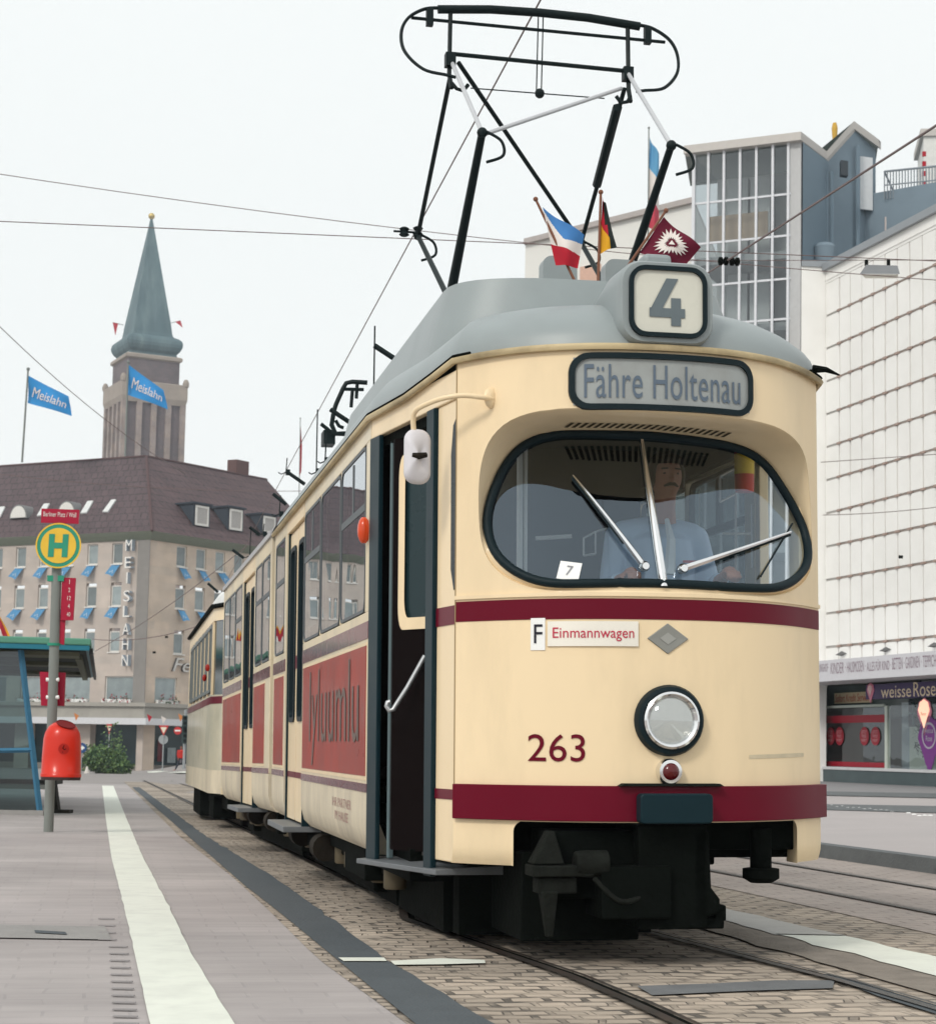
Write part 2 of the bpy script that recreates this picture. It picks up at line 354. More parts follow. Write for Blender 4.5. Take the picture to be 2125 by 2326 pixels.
# ================================================================== GROUND
def lerp_poly(pts):
    pts = sorted(pts)
    def f(Y):
        if Y <= pts[0][0]: a, b = pts[0], pts[1]
        elif Y >= pts[-1][0]: a, b = pts[-2], pts[-1]
        else:
            for a, b in zip(pts, pts[1:]):
                if a[0] <= Y <= b[0]: break
        return a[1]+(b[1]-a[1])*(Y-a[0])/(b[0]-a[0])
    return f
def edge(px): return lerp_poly([(p.y, p.x) for p in (gnd(*q) for q in px)])
def tlat(l): return lambda Y: TC.x + (l - (Y-TC.y)*TL0.y)/TL0.x        # x of a line parallel to the tram
def strip(name, fl, fr, y0, y1, off, m, ny=60, nx=6, jag=0, wob=0):
    b = MB(); yy = [y0+(y1-y0)*(i/ny)**1.6 for i in range(ny+1)]
    def fn(a, c):
        Y = yy[round(a*ny)]; xl, xr = fl(Y), fr(Y)
        if jag: xr += jag*(noise.noise(Vector((Y*2.1, 3, 0)))+.6*noise.noise(Vector((Y*7, 9, 0))))
        if wob: k = wob*noise.noise(Vector((Y*3, 1, 5))); xl += k; xr += k*.6
        X = xl+(xr-xl)*c; return Vector((X, Y, gz(X, Y)+off))
    b.grid(fn, ny, nx)
    return struct(b.build(name, m, smooth=60))
ASPH = mat('street asphalt', (.30, .275, .265), .85, var=.22, scale=.9, bump=.25, bscale=30, dirt=(.2, .19, .19), dirt_amt=.5, dirt_scale=.25)
_a = -atan2(TB.x, TB.y)
PAVE = bricky('platform paving', (.385, .35, .342), (.365, .332, .325), (.33, .303, .298), 1, .3, .15, .008, .88, .2, rot=-_a, var=.2, dirt=(.315, .29, .29), streaky=.12)
COB = bricky('granite cobbles', (.43, .355, .285), (.34, .285, .23), (.10, .085, .07), 1, .16, .11, .019, .85, 1.0, rot=-_a, var=.55, wob=.17, dirt=(.27, .235, .20), streaky=.18)
COB2 = bricky('paler cobbles', (.41, .345, .31), (.37, .315, .285), (.20, .17, .15), 1, .2, .12, .010, .85, .5, rot=-_a, var=.3, wob=.1, dirt=(.30, .27, .25))
DARKA = mat('dark bitumen', (.085, .098, .108), .8, var=.22, scale=5, bump=.3, bscale=60)
PAINT = mat('white road paint', (.74, .76, .68), .6, var=.08, scale=3, dirt=(.5, .5, .46), dirt_amt=.45, dirt_scale=5)
CONC = mat('kerb stone', (.30, .29, .28), .8, var=.25, scale=4, bump=.3)
RAIL = mat('rail steel', (.07, .065, .06), .45, metal=.4, var=.5, scale=6, dirt=(.11, .05, .025), dirt_amt=.6)
PAVR = mat('light street paving', (.42, .385, .38), .8, var=.14, scale=1.2, bump=.15, dirt=(.33, .31, .31), dirt_amt=.5, dirt_scale=.6)

b = MB()
def gfn(a, c):
    X = -180+360*a; Y = -15+265*c; return Vector((X, Y, gz(X, Y)-.012))
b.grid(gfn, 90, 110)
for (x0, x1, y0, y1) in ((-3000, -180, -800, 3500), (180, 3000, -800, 3500), (-180, 180, 250, 3500), (-180, 180, -800, -15)):
    b.quad(*[Vector((x, y, gz(-180 if x < 0 else 180, max(min(y, 250), -15))-.012)) for x, y in ((x0, y0), (x1, y0), (x1, y1), (x0, y1))])
struct(b.build('ground', ASPH, smooth=60))

wl_l = edge([(340, 2326), (297, 2130), (253, 1950), (240, 1860), (232, 1787)])
wl_r = edge([(530, 2326), (435, 2170), (325, 1950), (287, 1860), (258, 1787)])
ds_l = edge([(950, 2326), (735, 2151), (561, 2013), (430, 1900), (303, 1790)])
ds_r = edge([(1100, 2318), (872, 2181), (621, 1995), (466, 1900), (318, 1790)])
strip('platform', lambda Y: -60, lambda Y: ds_l(Y), -6, 62, 0.0, PAVE, 80, 16)
strip('asphalt_strip', lambda Y: ds_l(Y)-.02, ds_r, -6, 56, .008, DARKA, 200, 3, jag=.035)
strip('white_line', wl_l, wl_r, -4, 58, .006, PAINT, 260, 2, jag=.008, wob=.006)
strip('track_bed', lambda Y: ds_r(Y)-.3, tlat(2.0), -6, 70, .002, COB, 120, 10)
strip('road_track', tlat(1.95), tlat(4.35), -6, 60, .006, COB2, 80, 8)
# two painted cross lines by the platform edge and the bitumen patch between the rails
def patch(name, px, off, m):
    b = MB(); q = [gnd(*p) for p in px]; b.quad(*[p+Vector((0, 0, off)) for p in q]); return struct(b.build(name, m))
patch('cross_line', [(768, 2182), (872, 2182), (878, 2190), (780, 2190)], .013, PAINT)
patch('cross_line', [(886, 2188), (1000, 2182), (1100, 2186), (1102, 2193), (1000, 2196), (896, 2197)], .010, PAINT)
patch('bitumen_patch', [(1445, 2245), (1600, 2240), (1760, 2232), (1895, 2232), (1890, 2250), (1700, 2256), (1480, 2266)], .009, mat('worn bitumen', (.15, .155, .16), .85, var=.3, scale=6, bump=.3))
patch('bitumen_patch', [(1868, 2218), (1900, 2222), (2125, 2290), (2125, 2310), (1990, 2268)], .011, DARKA)
patch('manhole_cover', [(-80, 2102), (238, 2108), (254, 2138), (-80, 2132)], .007, CONC)
patch('cover_slot', [(78, 2118), (148, 2122), (152, 2128), (80, 2124)], .011, DARKA)
b = MB()
for k in range(16):
    v = 2090+k*16; P = gnd(300-(2326-v)*.12-6 if v < 2150 else 296+(v-2150)*.16, v); b.box(P.x-.10, P.x-.015, P.y-.012, P.y+.012, .0045, .008)
struct(b.build('paving_joint', mat('grey joint', (.285, .268, .268), .8)))
# kerb-like painted edge between the two tracks
wk_t = edge([(1529, 2048), (1640, 2068), (1812, 2108), (1960, 2142), (2125, 2181)])
wk_b = edge([(1529, 2070), (1640, 2092), (1812, 2142), (1960, 2180), (2125, 2224)])
strip('white_line', wk_b, wk_t, 3, 9.75, .014, PAINT, 60, 2, wob=.05)
strip('kerb_edge', lambda Y: wk_b(Y)-.02, lambda Y: wk_t(Y)+.01, 9.7, 13.5, .014, mat('pale kerb edge', (.46, .45, .43), .8, var=.2, scale=4, bump=.2), 60, 2, wob=.03)
strip('asphalt_strip', lambda Y: wk_b(Y)-.30, lambda Y: wk_b(Y)+.02, 3.5, 13.5, .010, mat('grimy track edge', (.24, .21, .18), .9, var=.4, scale=7, bump=.5), 60, 2, wob=.05)

# rails: sunk grooved rails, each a thing of the setting
rl = edge([(1537, 2325), (1347, 2237), (1180, 2180), (1020, 2125)])
def rail_l(Y):
    if Y < 9.4: return rl(Y)
    t = sst(9.4, 13, Y); return tlat(-.70)(Y)*t+rl(min(Y, 10.2))*(1-t) if Y < 13 else tlat(-.70-.0026*(Y-13))(Y)
RX = {}
def rail(name, fx, y0, y1, w=.055):
    b = MB(); N = 90; p = []
    for i in range(N+1):
        Y = y0+(y1-y0)*i/N; X = fx(Y); p.append((X, Y))
    for i in range(N):
        (xa, ya), (xb, yb) = p[i], p[i+1]
        for (o0, o1, hz) in ((-w, -w*.1, .016), (w*.55, w, .014)):
            b.quad((xa+o0, ya, gz(xa, ya)+hz), (xa+o1, ya, gz(xa, ya)+hz), (xb+o1, yb, gz(xb, yb)+hz), (xb+o0, yb, gz(xb, yb)+hz))
        b.mi = 1
        b.quad((xa-w*.1, ya, gz(xa, ya)+.011), (xa+w*.55, ya, gz(xa, ya)+.011), (xb+w*.55, yb, gz(xb, yb)+.011), (xb-w*.1, yb, gz(xb, yb)+.011)); b.mi = 0
    return struct(b.build(name, [RAIL, BLACK]))
rail('tram_rail', rail_l, 3, 75)
rail('tram_rail', lambda Y: rail_l(Y)+1.14, 3, 75)
rail('tram_rail', tlat(2.55), 3, 58)
rail('tram_rail', tlat(3.55), 3, 58)
# farther right: raised kerb, road, second kerbs, pavement in front of the store
def kerb(name, fx, y0, y1, w, h, m=CONC):
    b = MB(); N = 40
    for i in range(N):
        ya, yb = y0+(y1-y0)*i/N, y0+(y1-y0)*(i+1)/N
        A = [(fx(ya)+o, ya, gz(fx(ya), ya)+z) for o, z in ((0, 0), (.03, h), (w, h), (w, 0))]; B = [(fx(yb)+o, yb, gz(fx(yb), yb)+z) for o, z in ((0, 0), (.03, h), (w, h), (w, 0))]
        for k in range(3): b.quad(A[k], A[k+1], B[k+1], B[k])
    return struct(b.build(name, m))
KD = mat('dark kerb stone', (.13, .14, .145), .75, var=.3, scale=5, bump=.3)
kf = edge([(2125, 1988), (1870, 1951)])
kerb('kerb', kf, 4, 34, .22, .13, KD)
strip('road', lambda Y: kf(Y)+.2, lambda Y: 40, 4, 44, .10, PAVR, 60, 10)
k2 = edge([(1875, 1848), (2125, 1856)])
b = MB()
def seg_strip(px, off, m, name):
    top = [gnd(*p) for p in px]
    b = MB(); b.quad(*[p+Vector((0, 0, off)) for p in top]); return struct(b.build(name, m))
seg_strip([(1700, 1838), (2300, 1848), (2300, 1868), (1700, 1850)], .11, KD, 'gutter_strip')
seg_strip([(1700, 1806), (2300, 1816), (2300, 1829), (1700, 1815)], .115, KD, 'gutter_strip')
seg_strip([(1700, 1780), (2400, 1785), (2400, 1817), (1700, 1807)], .112, mat('store pavement', (.25, .245, .25), .8, var=.15, scale=1.5), 'pavement')
b = MB()
for k in range(20):
    u = 1875+k*12.5; v = 1842+(u-1875)*.105+random.uniform(-3, 3)
    if 12 < k < 15: continue
    P = gnd(u, v+2); r = .04; h = gz(P.x, P.y)+.10
    b.lathe([(r, 0), (r*.8, .010), (r*.3, .013), (0, .014)], 8, Matrix.Translation((P.x, P.y, h)))
o = b.build('road_stud', WHITE); o['kind'] = 'stuff'

# ================================================================== TRAM
tram = thing('tram', 'cream and wine-red articulated tram with raised pantograph and open front door', 'tram')
tram.matrix_basis = TM
HW = .88; HWR = .932
def Fy(x): return .43*(min(abs(x), 1.2)/HW)**2.4
def onface(u, v, off=0):
    y = .2
    for _ in range(30):
        q = tonb(u, v, y); y = .5*y+.5*min(.43, Fy(q.x))
    return tonb(u, v, y)
def resample(pts, cx, cz, N):
    """closed star-shaped contour -> r at N even angles, lightly smoothed"""
    pol = sorted((atan2(z-cz, x-cx) % (2*pi), hypot(x-cx, z-cz)) for x, z in pts)
    pol = [(pol[-1][0]-2*pi, pol[-1][1])]+pol+[(pol[0][0]+2*pi, pol[0][1])]
    out = []
    for k in range(N):
        t = 2*pi*k/N
        for (a, ra), (b_, rb) in zip(pol, pol[1:]):
            if a <= t <= b_:
                # straight chord between the two points
                xa, za, xb, zb = ra*cos(a), ra*sin(a), rb*cos(b_), rb*sin(b_)
                den = (xb-xa)*sin(t)-(zb-za)*cos(t)
                out.append((xb*0+(xa*(zb-za)-za*(xb-xa))/( (zb-za)*cos(t)-(xb-xa)*sin(t)) if abs(den) > 1e-9 else ra)); break
    for _ in range(3): out = [(out[i-1]+2*out[i]+out[(i+1) % N])/4 for i in range(N)]
    return out
N = 160; CXc, CZc = .03, 2.08
brow_px = [(1089, 1200), (1087, 1120), (1091, 1060), (1108, 1002), (1148, 957), (1200, 939), (1260, 930), (1400, 931), (1550, 939), (1700, 955), (1775, 975), (1818, 1010),
           (1832, 1050), (1838, 1120), (1843, 1220), (1844, 1275), (1836, 1310), (1815, 1332), (1788, 1346), (1755, 1352), (1670, 1351), (1523, 1345), (1480, 1343), (1243, 1341), (1200, 1334), (1160, 1318), (1120, 1291), (1098, 1252)]
brow = [onface(*q) for q in brow_px]
rb_ = resample([(min(.90, p.x), p.z) for p in brow], CXc, CZc, N)
def gy(x, z): return .30*(abs(x)/HW)**2.2+.02+.36*max(0, (z-1.70))/.75
def onglass(u, v):
    y = .3
    for _ in range(60):
        q = tonb(u, v, y); y = .6*y+.4*gy(q.x, q.z)
    return tonb(u, v, y)
gas_px = [(1094, 1185), (1103, 1238), (1126, 1276), (1163, 1304), (1201, 1322), (1243, 1331), (1480, 1333), (1106, 1128), (1128, 1073), (1156, 1030), (1188, 1003), (1224, 988), (1265, 981), (1379, 980), (1471, 982),
          (1548, 990), (1645, 1005), (1694, 1020), (1731, 1042), (1755, 1069), (1792, 1127), (1826, 1191), (1840, 1230), (1842, 1266), (1834, 1296), (1812, 1320), (1787, 1336), (1755, 1342), (1670, 1341), (1523, 1335)]
gas = [onglass(*q) for q in gas_px]
rg_ = resample([(min(.868, p.x), p.z) for p in gas], CXc, CZc, N)
ang = [2*pi*k/N for k in range(N)]
ZB, ZT = .64, 2.79
outer = []
for t in ang:
    c, s_ = cos(t), sin(t); r = 1e9
    if c > 1e-6: r = min(r, (HWR-CXc)/c)
    if c < -1e-6: r = min(r, (-HW-CXc)/c)
    if s_ > 1e-6: r = min(r, (ZT-CZc)/s_)
    if s_ < -1e-6: r = min(r, (ZB-CZc)/s_)
    outer.append(r)
# snap the ray nearest each rectangle corner onto it
for cx, cz in ((HWR, ZT), (-HW, ZT), (-HW, ZB), (HWR, ZB)):
    t = atan2(cz-CZc, cx-CXc) % (2*pi); k = round(t/(2*pi)*N) % N; ang[k] = t; outer[k] = hypot(cx-CXc, cz-CZc)
def P_face(r, t, off=0):
    x = CXc+r*cos(t); z = CZc+r*sin(t); return Vector((x, Fy(x)+off, z))
def P_gl(r, t, off=0):
    x = CXc+r*cos(t); z = CZc+r*sin(t); return Vector((x, gy(x, z)+off, z))
b = MB()
rings = [[P_face(rb_[k]+(outer[k]-rb_[k])*f, ang[k]) for k in range(N)] for f in (1, .85, .7, .55, .42, .3, .2, .12, .05, .012)]
lip = [P_face(rb_[k], ang[k], .006) for k in range(N)]
lip2 = [P_face(rb_[k]-.006, ang[k], .018) for k in range(N)]
G0 = [P_gl(rg_[k], ang[k], 0) for k in range(N)]
rec = [lip, lip2]
for f in (.25, .5, .75, 1): rec.append([lip2[k].lerp(G0[k], f) for k in range(N)])
b.loft(rings+rec)
# skirt pieces left and right of the coupler cut-out
def fsk(x, z, d): return Vector((x, Fy(x)+d, z))
for x0, x1 in ((-HW, -.647), (.725, HWR)):
    b.grid(lambda a, c: (lambda X, z: Vector((X, Fy(X)+.002+.05*max(0, (.52-z)/.09)**2, z)))(x0+(x1-x0)*a, .645-.205*c), 8, 8)
    xi = x1 if x0 < 0 else x0
    sg0 = 1 if x0 < 0 else -1; ar = [(xi+sg0*.055*(1-cos(radians(q))), .645-.055*sin(radians(q))) for q in range(0, 91, 15)] if False else [(xi+sg0*.05-sg0*.05*cos(radians(q)), .645-.05+.05*sin(radians(q))) for q in range(0, 91, 15)]
    b.add([Vector((xi, Fy(xi)+.002, .647))]+[Vector((x_, Fy(x_)+.002, z_)) for x_, z_ in ar], [(0, q, q+1) for q in range(1, 7)])
    b.grid(lambda a, c: Vector((xi, Fy(xi)+.002+.14*a, .645-.205*c)), 2, 4)
b.build('front_panel', CREAM, tram, smooth=50)
# windscreen, gasket, centre post
b = MB(); gr = [[P_gl((rg_[k]-.02)*f, ang[k], .004) for k in range(N)] for f in (1, .85, .7, .5, .3, .1)]
b.loft(gr); b.f.append(tuple(5*N+k for k in range(N))); b.m.append(0)
ws = b.build('windscreen', GLS, tram, smooth=60)
b = MB(); b.tube([P_gl(rg_[k]-.018, ang[k], -.004) for k in range(N)], .0215, 8, close=True); b.build('gasket', RUB, ws, smooth=60)
b = MB()
zt, zb = 2.425, 1.70
def ppost(a, c):
    z = zt+(zb-zt)*c; w = .011+.010*min(1, c*1.3); th_ = a*pi; return Vector((.0+w*cos(pi-th_), gy(0, z)-.004-.022*sin(th_), z))
b.grid(ppost, 8, 12); b.build('centre_post', CHROME, ws, smooth=60)
def wiper(pa, pb, name='wiper'):
    A, B_ = onglass(*pa), onglass(*pb); b = MB()
    pts = []
    for i in range(9):
        f = i/8; x = A.x+(B_.x-A.x)*f; z = A.z+(B_.z-A.z)*f; pts.append(Vector((x, gy(x, z)-.03-.012*sin(f*pi), z)))
    b.tube(pts, [.016, .015, .013, .011, .010, .009, .008, .007, .005], 6)
    b.lathe([(.022, -.02), (.024, .012), (.016, .03)], 12, Matrix.Translation(pts[0]) @ Matrix.Rotation(radians(90), 4, 'X'))
    b.mi = 1
    bl = []
    for i in range(9):
        f = .28+i/8*.72; x = A.x+(B_.x-A.x)*f; z = A.z+(B_.z-A.z)*f-.012; bl.append(Vector((x, gy(x, z)-.013, z)))
    b.tube(bl, .0075, 5)
    return b.build(name, [CHROME, RUB], ws, smooth=50)
wiper((1458, 1288), (1297, 1082)); wiper((1545, 1293), (1790, 1210))
A, B_ = onglass(1725, 1310), onglass(1797, 1190); b = MB(); b.tube([A+Vector((0, -.012, 0)), B_+Vector((0, -.012, 0))], .005, 5); b.build('wiper_blade', RUB, ws)
# ventilation slots in the brow ceiling
b = MB()
for i in range(24):
    x = -.36+i*.0335
    t = atan2(.42, x-CXc); k = round(t/(2*pi)*N) % N
    p0 = lip2[k].lerp(G0[k], .56); p1 = lip2[k].lerp(G0[k], .80)
    d = (p1-p0); nrm = Vector((0, d.z, -d.y)).normalized(); nrm = nrm if nrm.z < 0 else -nrm
    p0 = Vector((x, p0.y, p0.z)); p1 = Vector((x-.012, p1.y, p1.z)); w = Vector((.009, 0, 0))
    b.quad(p0-w+nrm*.003, p0+w+nrm*.003, p1+w+nrm*.003, p1-w+nrm*.003)
b.build('air_vent', mat('vent shade', (.07, .057, .034), .8, spec=.05), tram)
# stripe and bumper on the front
def band(name, x0, x1, z0, z1, off, m, th_=.03, ends=0, n=40, bevel=0):
    b = MB(); X = [x0+(x1-x0)*i/n for i in range(n+1)]
    def nrm(x):
        d = (Fy(x+.001)-Fy(x-.001))/.002; v = Vector((d, -1, 0)); return v.normalized()
    rg = []
    for x in X:
        p = Vector((x, Fy(x), 0)); q = nrm(x)
        rg.append([p+q*o+Vector((0, 0, z)) for o, z in ((off, z0), (off, z1), (off-th_, z1), (off-th_, z0))])
    b.loft(rg); b.f += [(0, 1, 2, 3), tuple(4*n+k for k in range(4))]; b.m += [0, 0]
    return b.build(name, m, tram, smooth=50, bevel=bevel)
band('stripe', -.874, .928, 1.547, 1.640, .003, RED)
band('belt_bead', -.876, .930, 1.650, 1.668, .010, CREAM, .02); band('seam', -.8795, -.8755, .66, 2.78, .0015, mat('dark seam joint', (.30, .22, .12), .7), .004, n=2)  # thin strip marks the dark joint at the left corner
bump = band('bumper', -.872, .945, .645, .803, .026, RED, .06, bevel=.004)
b = MB(); b.prism(rrect(-.145, .188, .640, .772, .02), lambda x, z, d: Vector((x, -.03+d, z)), -.075, .0); b.build('bumper_block', TEAL, tram, smooth=40, bevel=.006)
b = MB(); b.prism([(-.22, .803), (.26, .803), (.24, .815), (-.2, .815)], lambda x, z, d: Vector((x, d, z)), -.05, .02); b.build('bumper_lip', GREASE, tram)
# headlight, red lamp
RX90 = Matrix.Rotation(radians(90), 4, 'X')
def at(x, z, off=0): return Matrix.Translation((x, Fy(x)+off, z)) @ RX90
b = MB(); b.lathe([(.158, -.02), (.160, .02), (.150, .042), (.132, .048), (.122, .03)], 40, at(.015, 1.095)); hl = b.build('headlight', RUB, tram, smooth=40)
b = MB(); b.lathe([(.130, .03), (.128, .055), (.118, .062), (.104, .056), (.10, .045)], 40, at(.015, 1.095)); b.build('rim', CHROME, hl, smooth=50)
b = MB(); b.lathe([(.104, .046), (.09, .06), (.06, .072), (.03, .078), (.0, .08)], 40, at(.015, 1.095)); b.build('lens', glass('lamp lens', (.9, .9, .88), .12, .02), hl, smooth=60)
b = MB(); b.lathe([(.112, .044), (.10, .02), (.07, -.01), (.03, -.025), (0, -.027)], 40, at(.015, 1.095)); b.lathe([(.028, -.02), (.026, .02), (.012, .034), (0, .036)], 16, at(.015, 1.095))
b.build('reflector', mat('lamp reflector', (.62, .58, .54), .22, metal=.9, var=.25, scale=18), hl, smooth=50)
b = MB(); b.lathe([(.058, -.01), (.058, .03), (.052, .045), (.041, .046)], 28, at(.012, .868)); tl = b.build('marker_lamp', CHROME, tram, smooth=40)
b = MB(); b.lathe([(.042, .036), (.036, .052), (.02, .062), (0, .065)], 24, at(.012, .868)); b.build('lens', mat('dark red lens', (.09, .003, .004), .12, coat=.6), tl, smooth=60)
# destination sign with rounded gasket
def face_fn(cx, cz, off): return lambda x, y, d: Vector((cx+x, Fy(cx+x)-off-d, cz+y))
sg = MB(); ou = rrect(-.430, .452, 2.497, 2.758, .085); inn = rrect(-.405, .427, 2.523, 2.732, .065)
def dens(poly, n=8):
    r = []
    for i in range(len(poly)):
        a, c = poly[i], poly[(i+1) % len(poly)]; k = max(1, int(hypot(a[0]-c[0], a[1]-c[1])/.05))
        r += [(a[0]+(c[0]-a[0])*j/k, a[1]+(c[1]-a[1])*j/k) for j in range(k)]
    return r
def ring2(o_, i_, k=120):
    def per(p):
        L_ = [0]
        for a, c in zip(p, p[1:]+p[:1]): L_.append(L_[-1]+hypot(a[0]-c[0], a[1]-c[1]))
        out = []
        for j in range(k):
            t = L_[-1]*j/k
            for q in range(len(p)):
                if L_[q] <= t <= L_[q+1]:
                    f = (t-L_[q])/max(1e-9, L_[q+1]-L_[q]); a, c = p[q], p[(q+1) % len(p)]; out.append((a[0]+(c[0]-a[0])*f, a[1]+(c[1]-a[1])*f)); break
        return out
    return per(o_), per(i_)
o2, i2 = ring2(ou, inn)
sg.ring(o2, i2, lambda x, z, d: Vector((x, Fy(x)+d, z)), .01, -.02); sgn = sg.build('destination_sign', RUB, tram, smooth=40)
b = MB(); b.grid(lambda a, c: Vector((-.41+.845*a, Fy(-.41+.845*a)-.006, 2.518+.22*c)), 24, 6)
b.build('sign_blind', mat('grey blind cloth', (.31, .33, .325), .3, var=.15, scale=3, coat=.5, dirt=(.2, .19, .17), dirt_amt=.5, dirt_scale=4), sgn, smooth=60)
text('lettering', 'Fähre Holtenau', face_fn(.008, 2.628, .011), .745, .155, mat('blue grey letters', (.11, .145, .19), .5), sgn, spacing=1.05)
# number box on the dome
b = MB()
nb0 = rrect(-.215, .232, 2.80, 3.185, .10); nbk = rrect(-.17, .19, 2.92, 3.20, .09)
o2, _ = ring2(nb0, nb0, 80); k2_, _ = ring2(nbk, nbk, 80)
b.loft([[Vector((x, .06, z)) for x, z in o2], [Vector((x*.99, -.01, z)) for x, z in o2], [Vector((x*.95+.0005, -.03, 2.99+(z-2.99)*.95)) for x, z in o2]])
b.loft([[Vector((x, .06, z)) for x, z in o2], [Vector((x*.98, .25, z+.01)) for x, z in o2], [Vector((x, .62, z-.02)) for x, z in k2_], [Vector((x*.5, 1.0, 3.05+(z-3.05)*.4)) for x, z in k2_]])
b.f.append(tuple(range(160, 240))); b.m.append(0)
nbx = b.build('number_box', ROOFG, tram, smooth=45)
b = MB(); o2, i2 = ring2(rrect(-.175, .192, 2.83, 3.158, .075), rrect(-.155, .172, 2.850, 3.138, .058), 80)
b.ring(o2, i2, lambda x, z, d: Vector((x, d, z)), -.02, -.05); b.build('frame', RUB, nbx, smooth=40)
b = MB(); b.prism(rrect(-.16, .177, 2.845, 3.143, .05), lambda x, z, d: Vector((x, d, z)), -.025, -.036); b.build('sign_plate', mat('pale sign glass', (.62, .61, .53), .25, var=.06, coat=.5), nbx)
b = MB()
f4 = lambda x, z, d: Vector((.008+x, -.039-d, 2.994+z))
b.prism([(-.008, .108), (.048, .108), (-.026, -.030), (-.072, -.030), (-.088, -.045)], f4, 0, .002)
b.prism([(-.088, -.030), (.080, -.030), (.080, -.072), (-.088, -.072)], f4, 0, .002)
b.prism([(.014, .018), (.060, .018), (.060, -.030), (.014, -.030)], f4, 0, .002)
b.prism([(.014, -.072), (.060, -.072), (.060, -.110), (.014, -.110)], f4, 0, .002)
b.build('digit', mat('slate digit', (.13, .16, .175), .5), nbx)
b = MB(); b.box(-.075, .06, .06, .2, 3.17, 3.245); b.build('vent_box', ROOFG, nbx, bevel=.02)
# plates and numbers on the front
b = MB(); b.prism([(-.582, 1.408), (-.524, 1.408), (-.524, 1.553), (-.582, 1.553)], lambda x, z, d: Vector((x, Fy(x)-d, z)), .0, .005); pl = b.build('letter_plate', PAPER, tram)
text('lettering', 'F', face_fn(-.553, 1.482, .008), .034, .085, mat('black ink', (.02, .02, .03), .5), pl)
b = MB(); b.grid(lambda a, c: Vector((-.515+.39*a, Fy(-.515+.39*a)-.009, 1.425+.112*c)), 12, 2); b.grid(lambda a, c: Vector((-.515+.39*a, Fy(-.515+.39*a)-.009+.012*c, 1.425)), 12, 1)
pl = b.build('notice_plate', mat('cream white plate', (.80, .76, .68), .4), tram)
text('lettering', 'Einmannwagen', face_fn(-.32, 1.478, .012), .35, .062, mat('bright red letters', (.5, .03, .07), .5), pl)
b = MB(); b.prism([(-.083, 1.462), (.012, 1.393), (.11, 1.462), (.012, 1.531)], lambda x, z, d: Vector((x, Fy(x)-d, z)), -.004, .008); em = b.build('emblem', mat('grey cast emblem', (.26, .26, .24), .5, metal=.3, var=.15), tram, bevel=.003)
b = MB(); b.prism([(-.025, 1.462), (.012, 1.435), (.05, 1.462), (.012, 1.489)], lambda x, z, d: Vector((x, Fy(x)-d, z)), .006, .0095); b.build('emblem_core', mat('grey cast emblem worn', (.32, .32, .30), .5), em)
text('fleet_number', '263', face_fn(-.475, .97, .004), .235, .122, RED, tram)
# scuffs
b = MB(); b.grid(lambda a, c: Vector((.42+.36*a, Fy(.42+.36*a)-.0015, .925+.018*c+.01*a)), 10, 1); b.build('scuff_mark', mat('scuffed cream', (.60, .51, .36), .5, var=.2, scale=20), tram)

# ---- side walls
CLx, CLy = -HW, .43                       # front left corner
DRx, DRy = -1.1, 1.68                     # rear edge of the front door
def side(t, sgn=1): return Vector(((CLx+(DRx-CLx)*t)*sgn, CLy+(DRy-CLy)*t, 0))
tp = .215                                  # share of the tapered wall in front of the door
tn = Vector((CLy-DRy, 0, 0)); tdir = (Vector((DRx, DRy, 0))-Vector((CLx, CLy, 0))).normalized(); tnl = Vector((-tdir.y, tdir.x, 0)); tnl = tnl if tnl.x < 0 else -tnl
def tap(t0, t1, z0, z1, off, th_, b, sgn=1):
    c = side(t0)+tnl*off; e = side(t1)-side(t0); q = -tnl*th_
    vs = [Vector((sgn*p.x, p.y, p.z)) for p in (c, c+e, c+e+q, c+q)]
    V = [p+Vector((0, 0, z0)) for p in vs]+[p+Vector((0, 0, z1)) for p in vs]
    b.add(V, [(3, 2, 1, 0), (4, 5, 6, 7)]+[(k, (k+1) % 4, 4+(k+1) % 4, 4+k) for k in range(4)])
for sgn in (1, -1):
    b = MB(); tap(.02, tp, .44, 2.60, -.012, .05, b, sgn); tap(.0, 1, 2.60, 2.735, 0, .05, b, sgn)
    if sgn < 0: tap(tp, 1, .44, 1.68, 0, .05, b, sgn); tap(.9, 1, 1.68, 2.6, 0, .05, b, sgn)
    b.build('side_panel', CREAM, tram, bevel=.006)
    b = MB(); tap(.02, tp, 1.540, 1.628, -.008, .01, b, sgn); tap(.02, tp, .728, .775, -.008, .01, b, sgn); b.build('stripe', RED, tram)
b = MB()
def tapq(t, z, o): p = side(t)+tnl*o; return Vector((p.x, p.y, z))
b.prism([(.005, 1.72), (.03, 1.70), (.062, 1.80), (.066, 2.34), (.045, 2.48), (.005, 2.52)], lambda t, z, d: tapq(t, z, -.012+d), .004, -.02)
b.build('quarter_window', mat('dark window', (.006, .012, .014), .25, spec=.15), tram)
def T_side(t, z, o): return tapq(t, z, o)
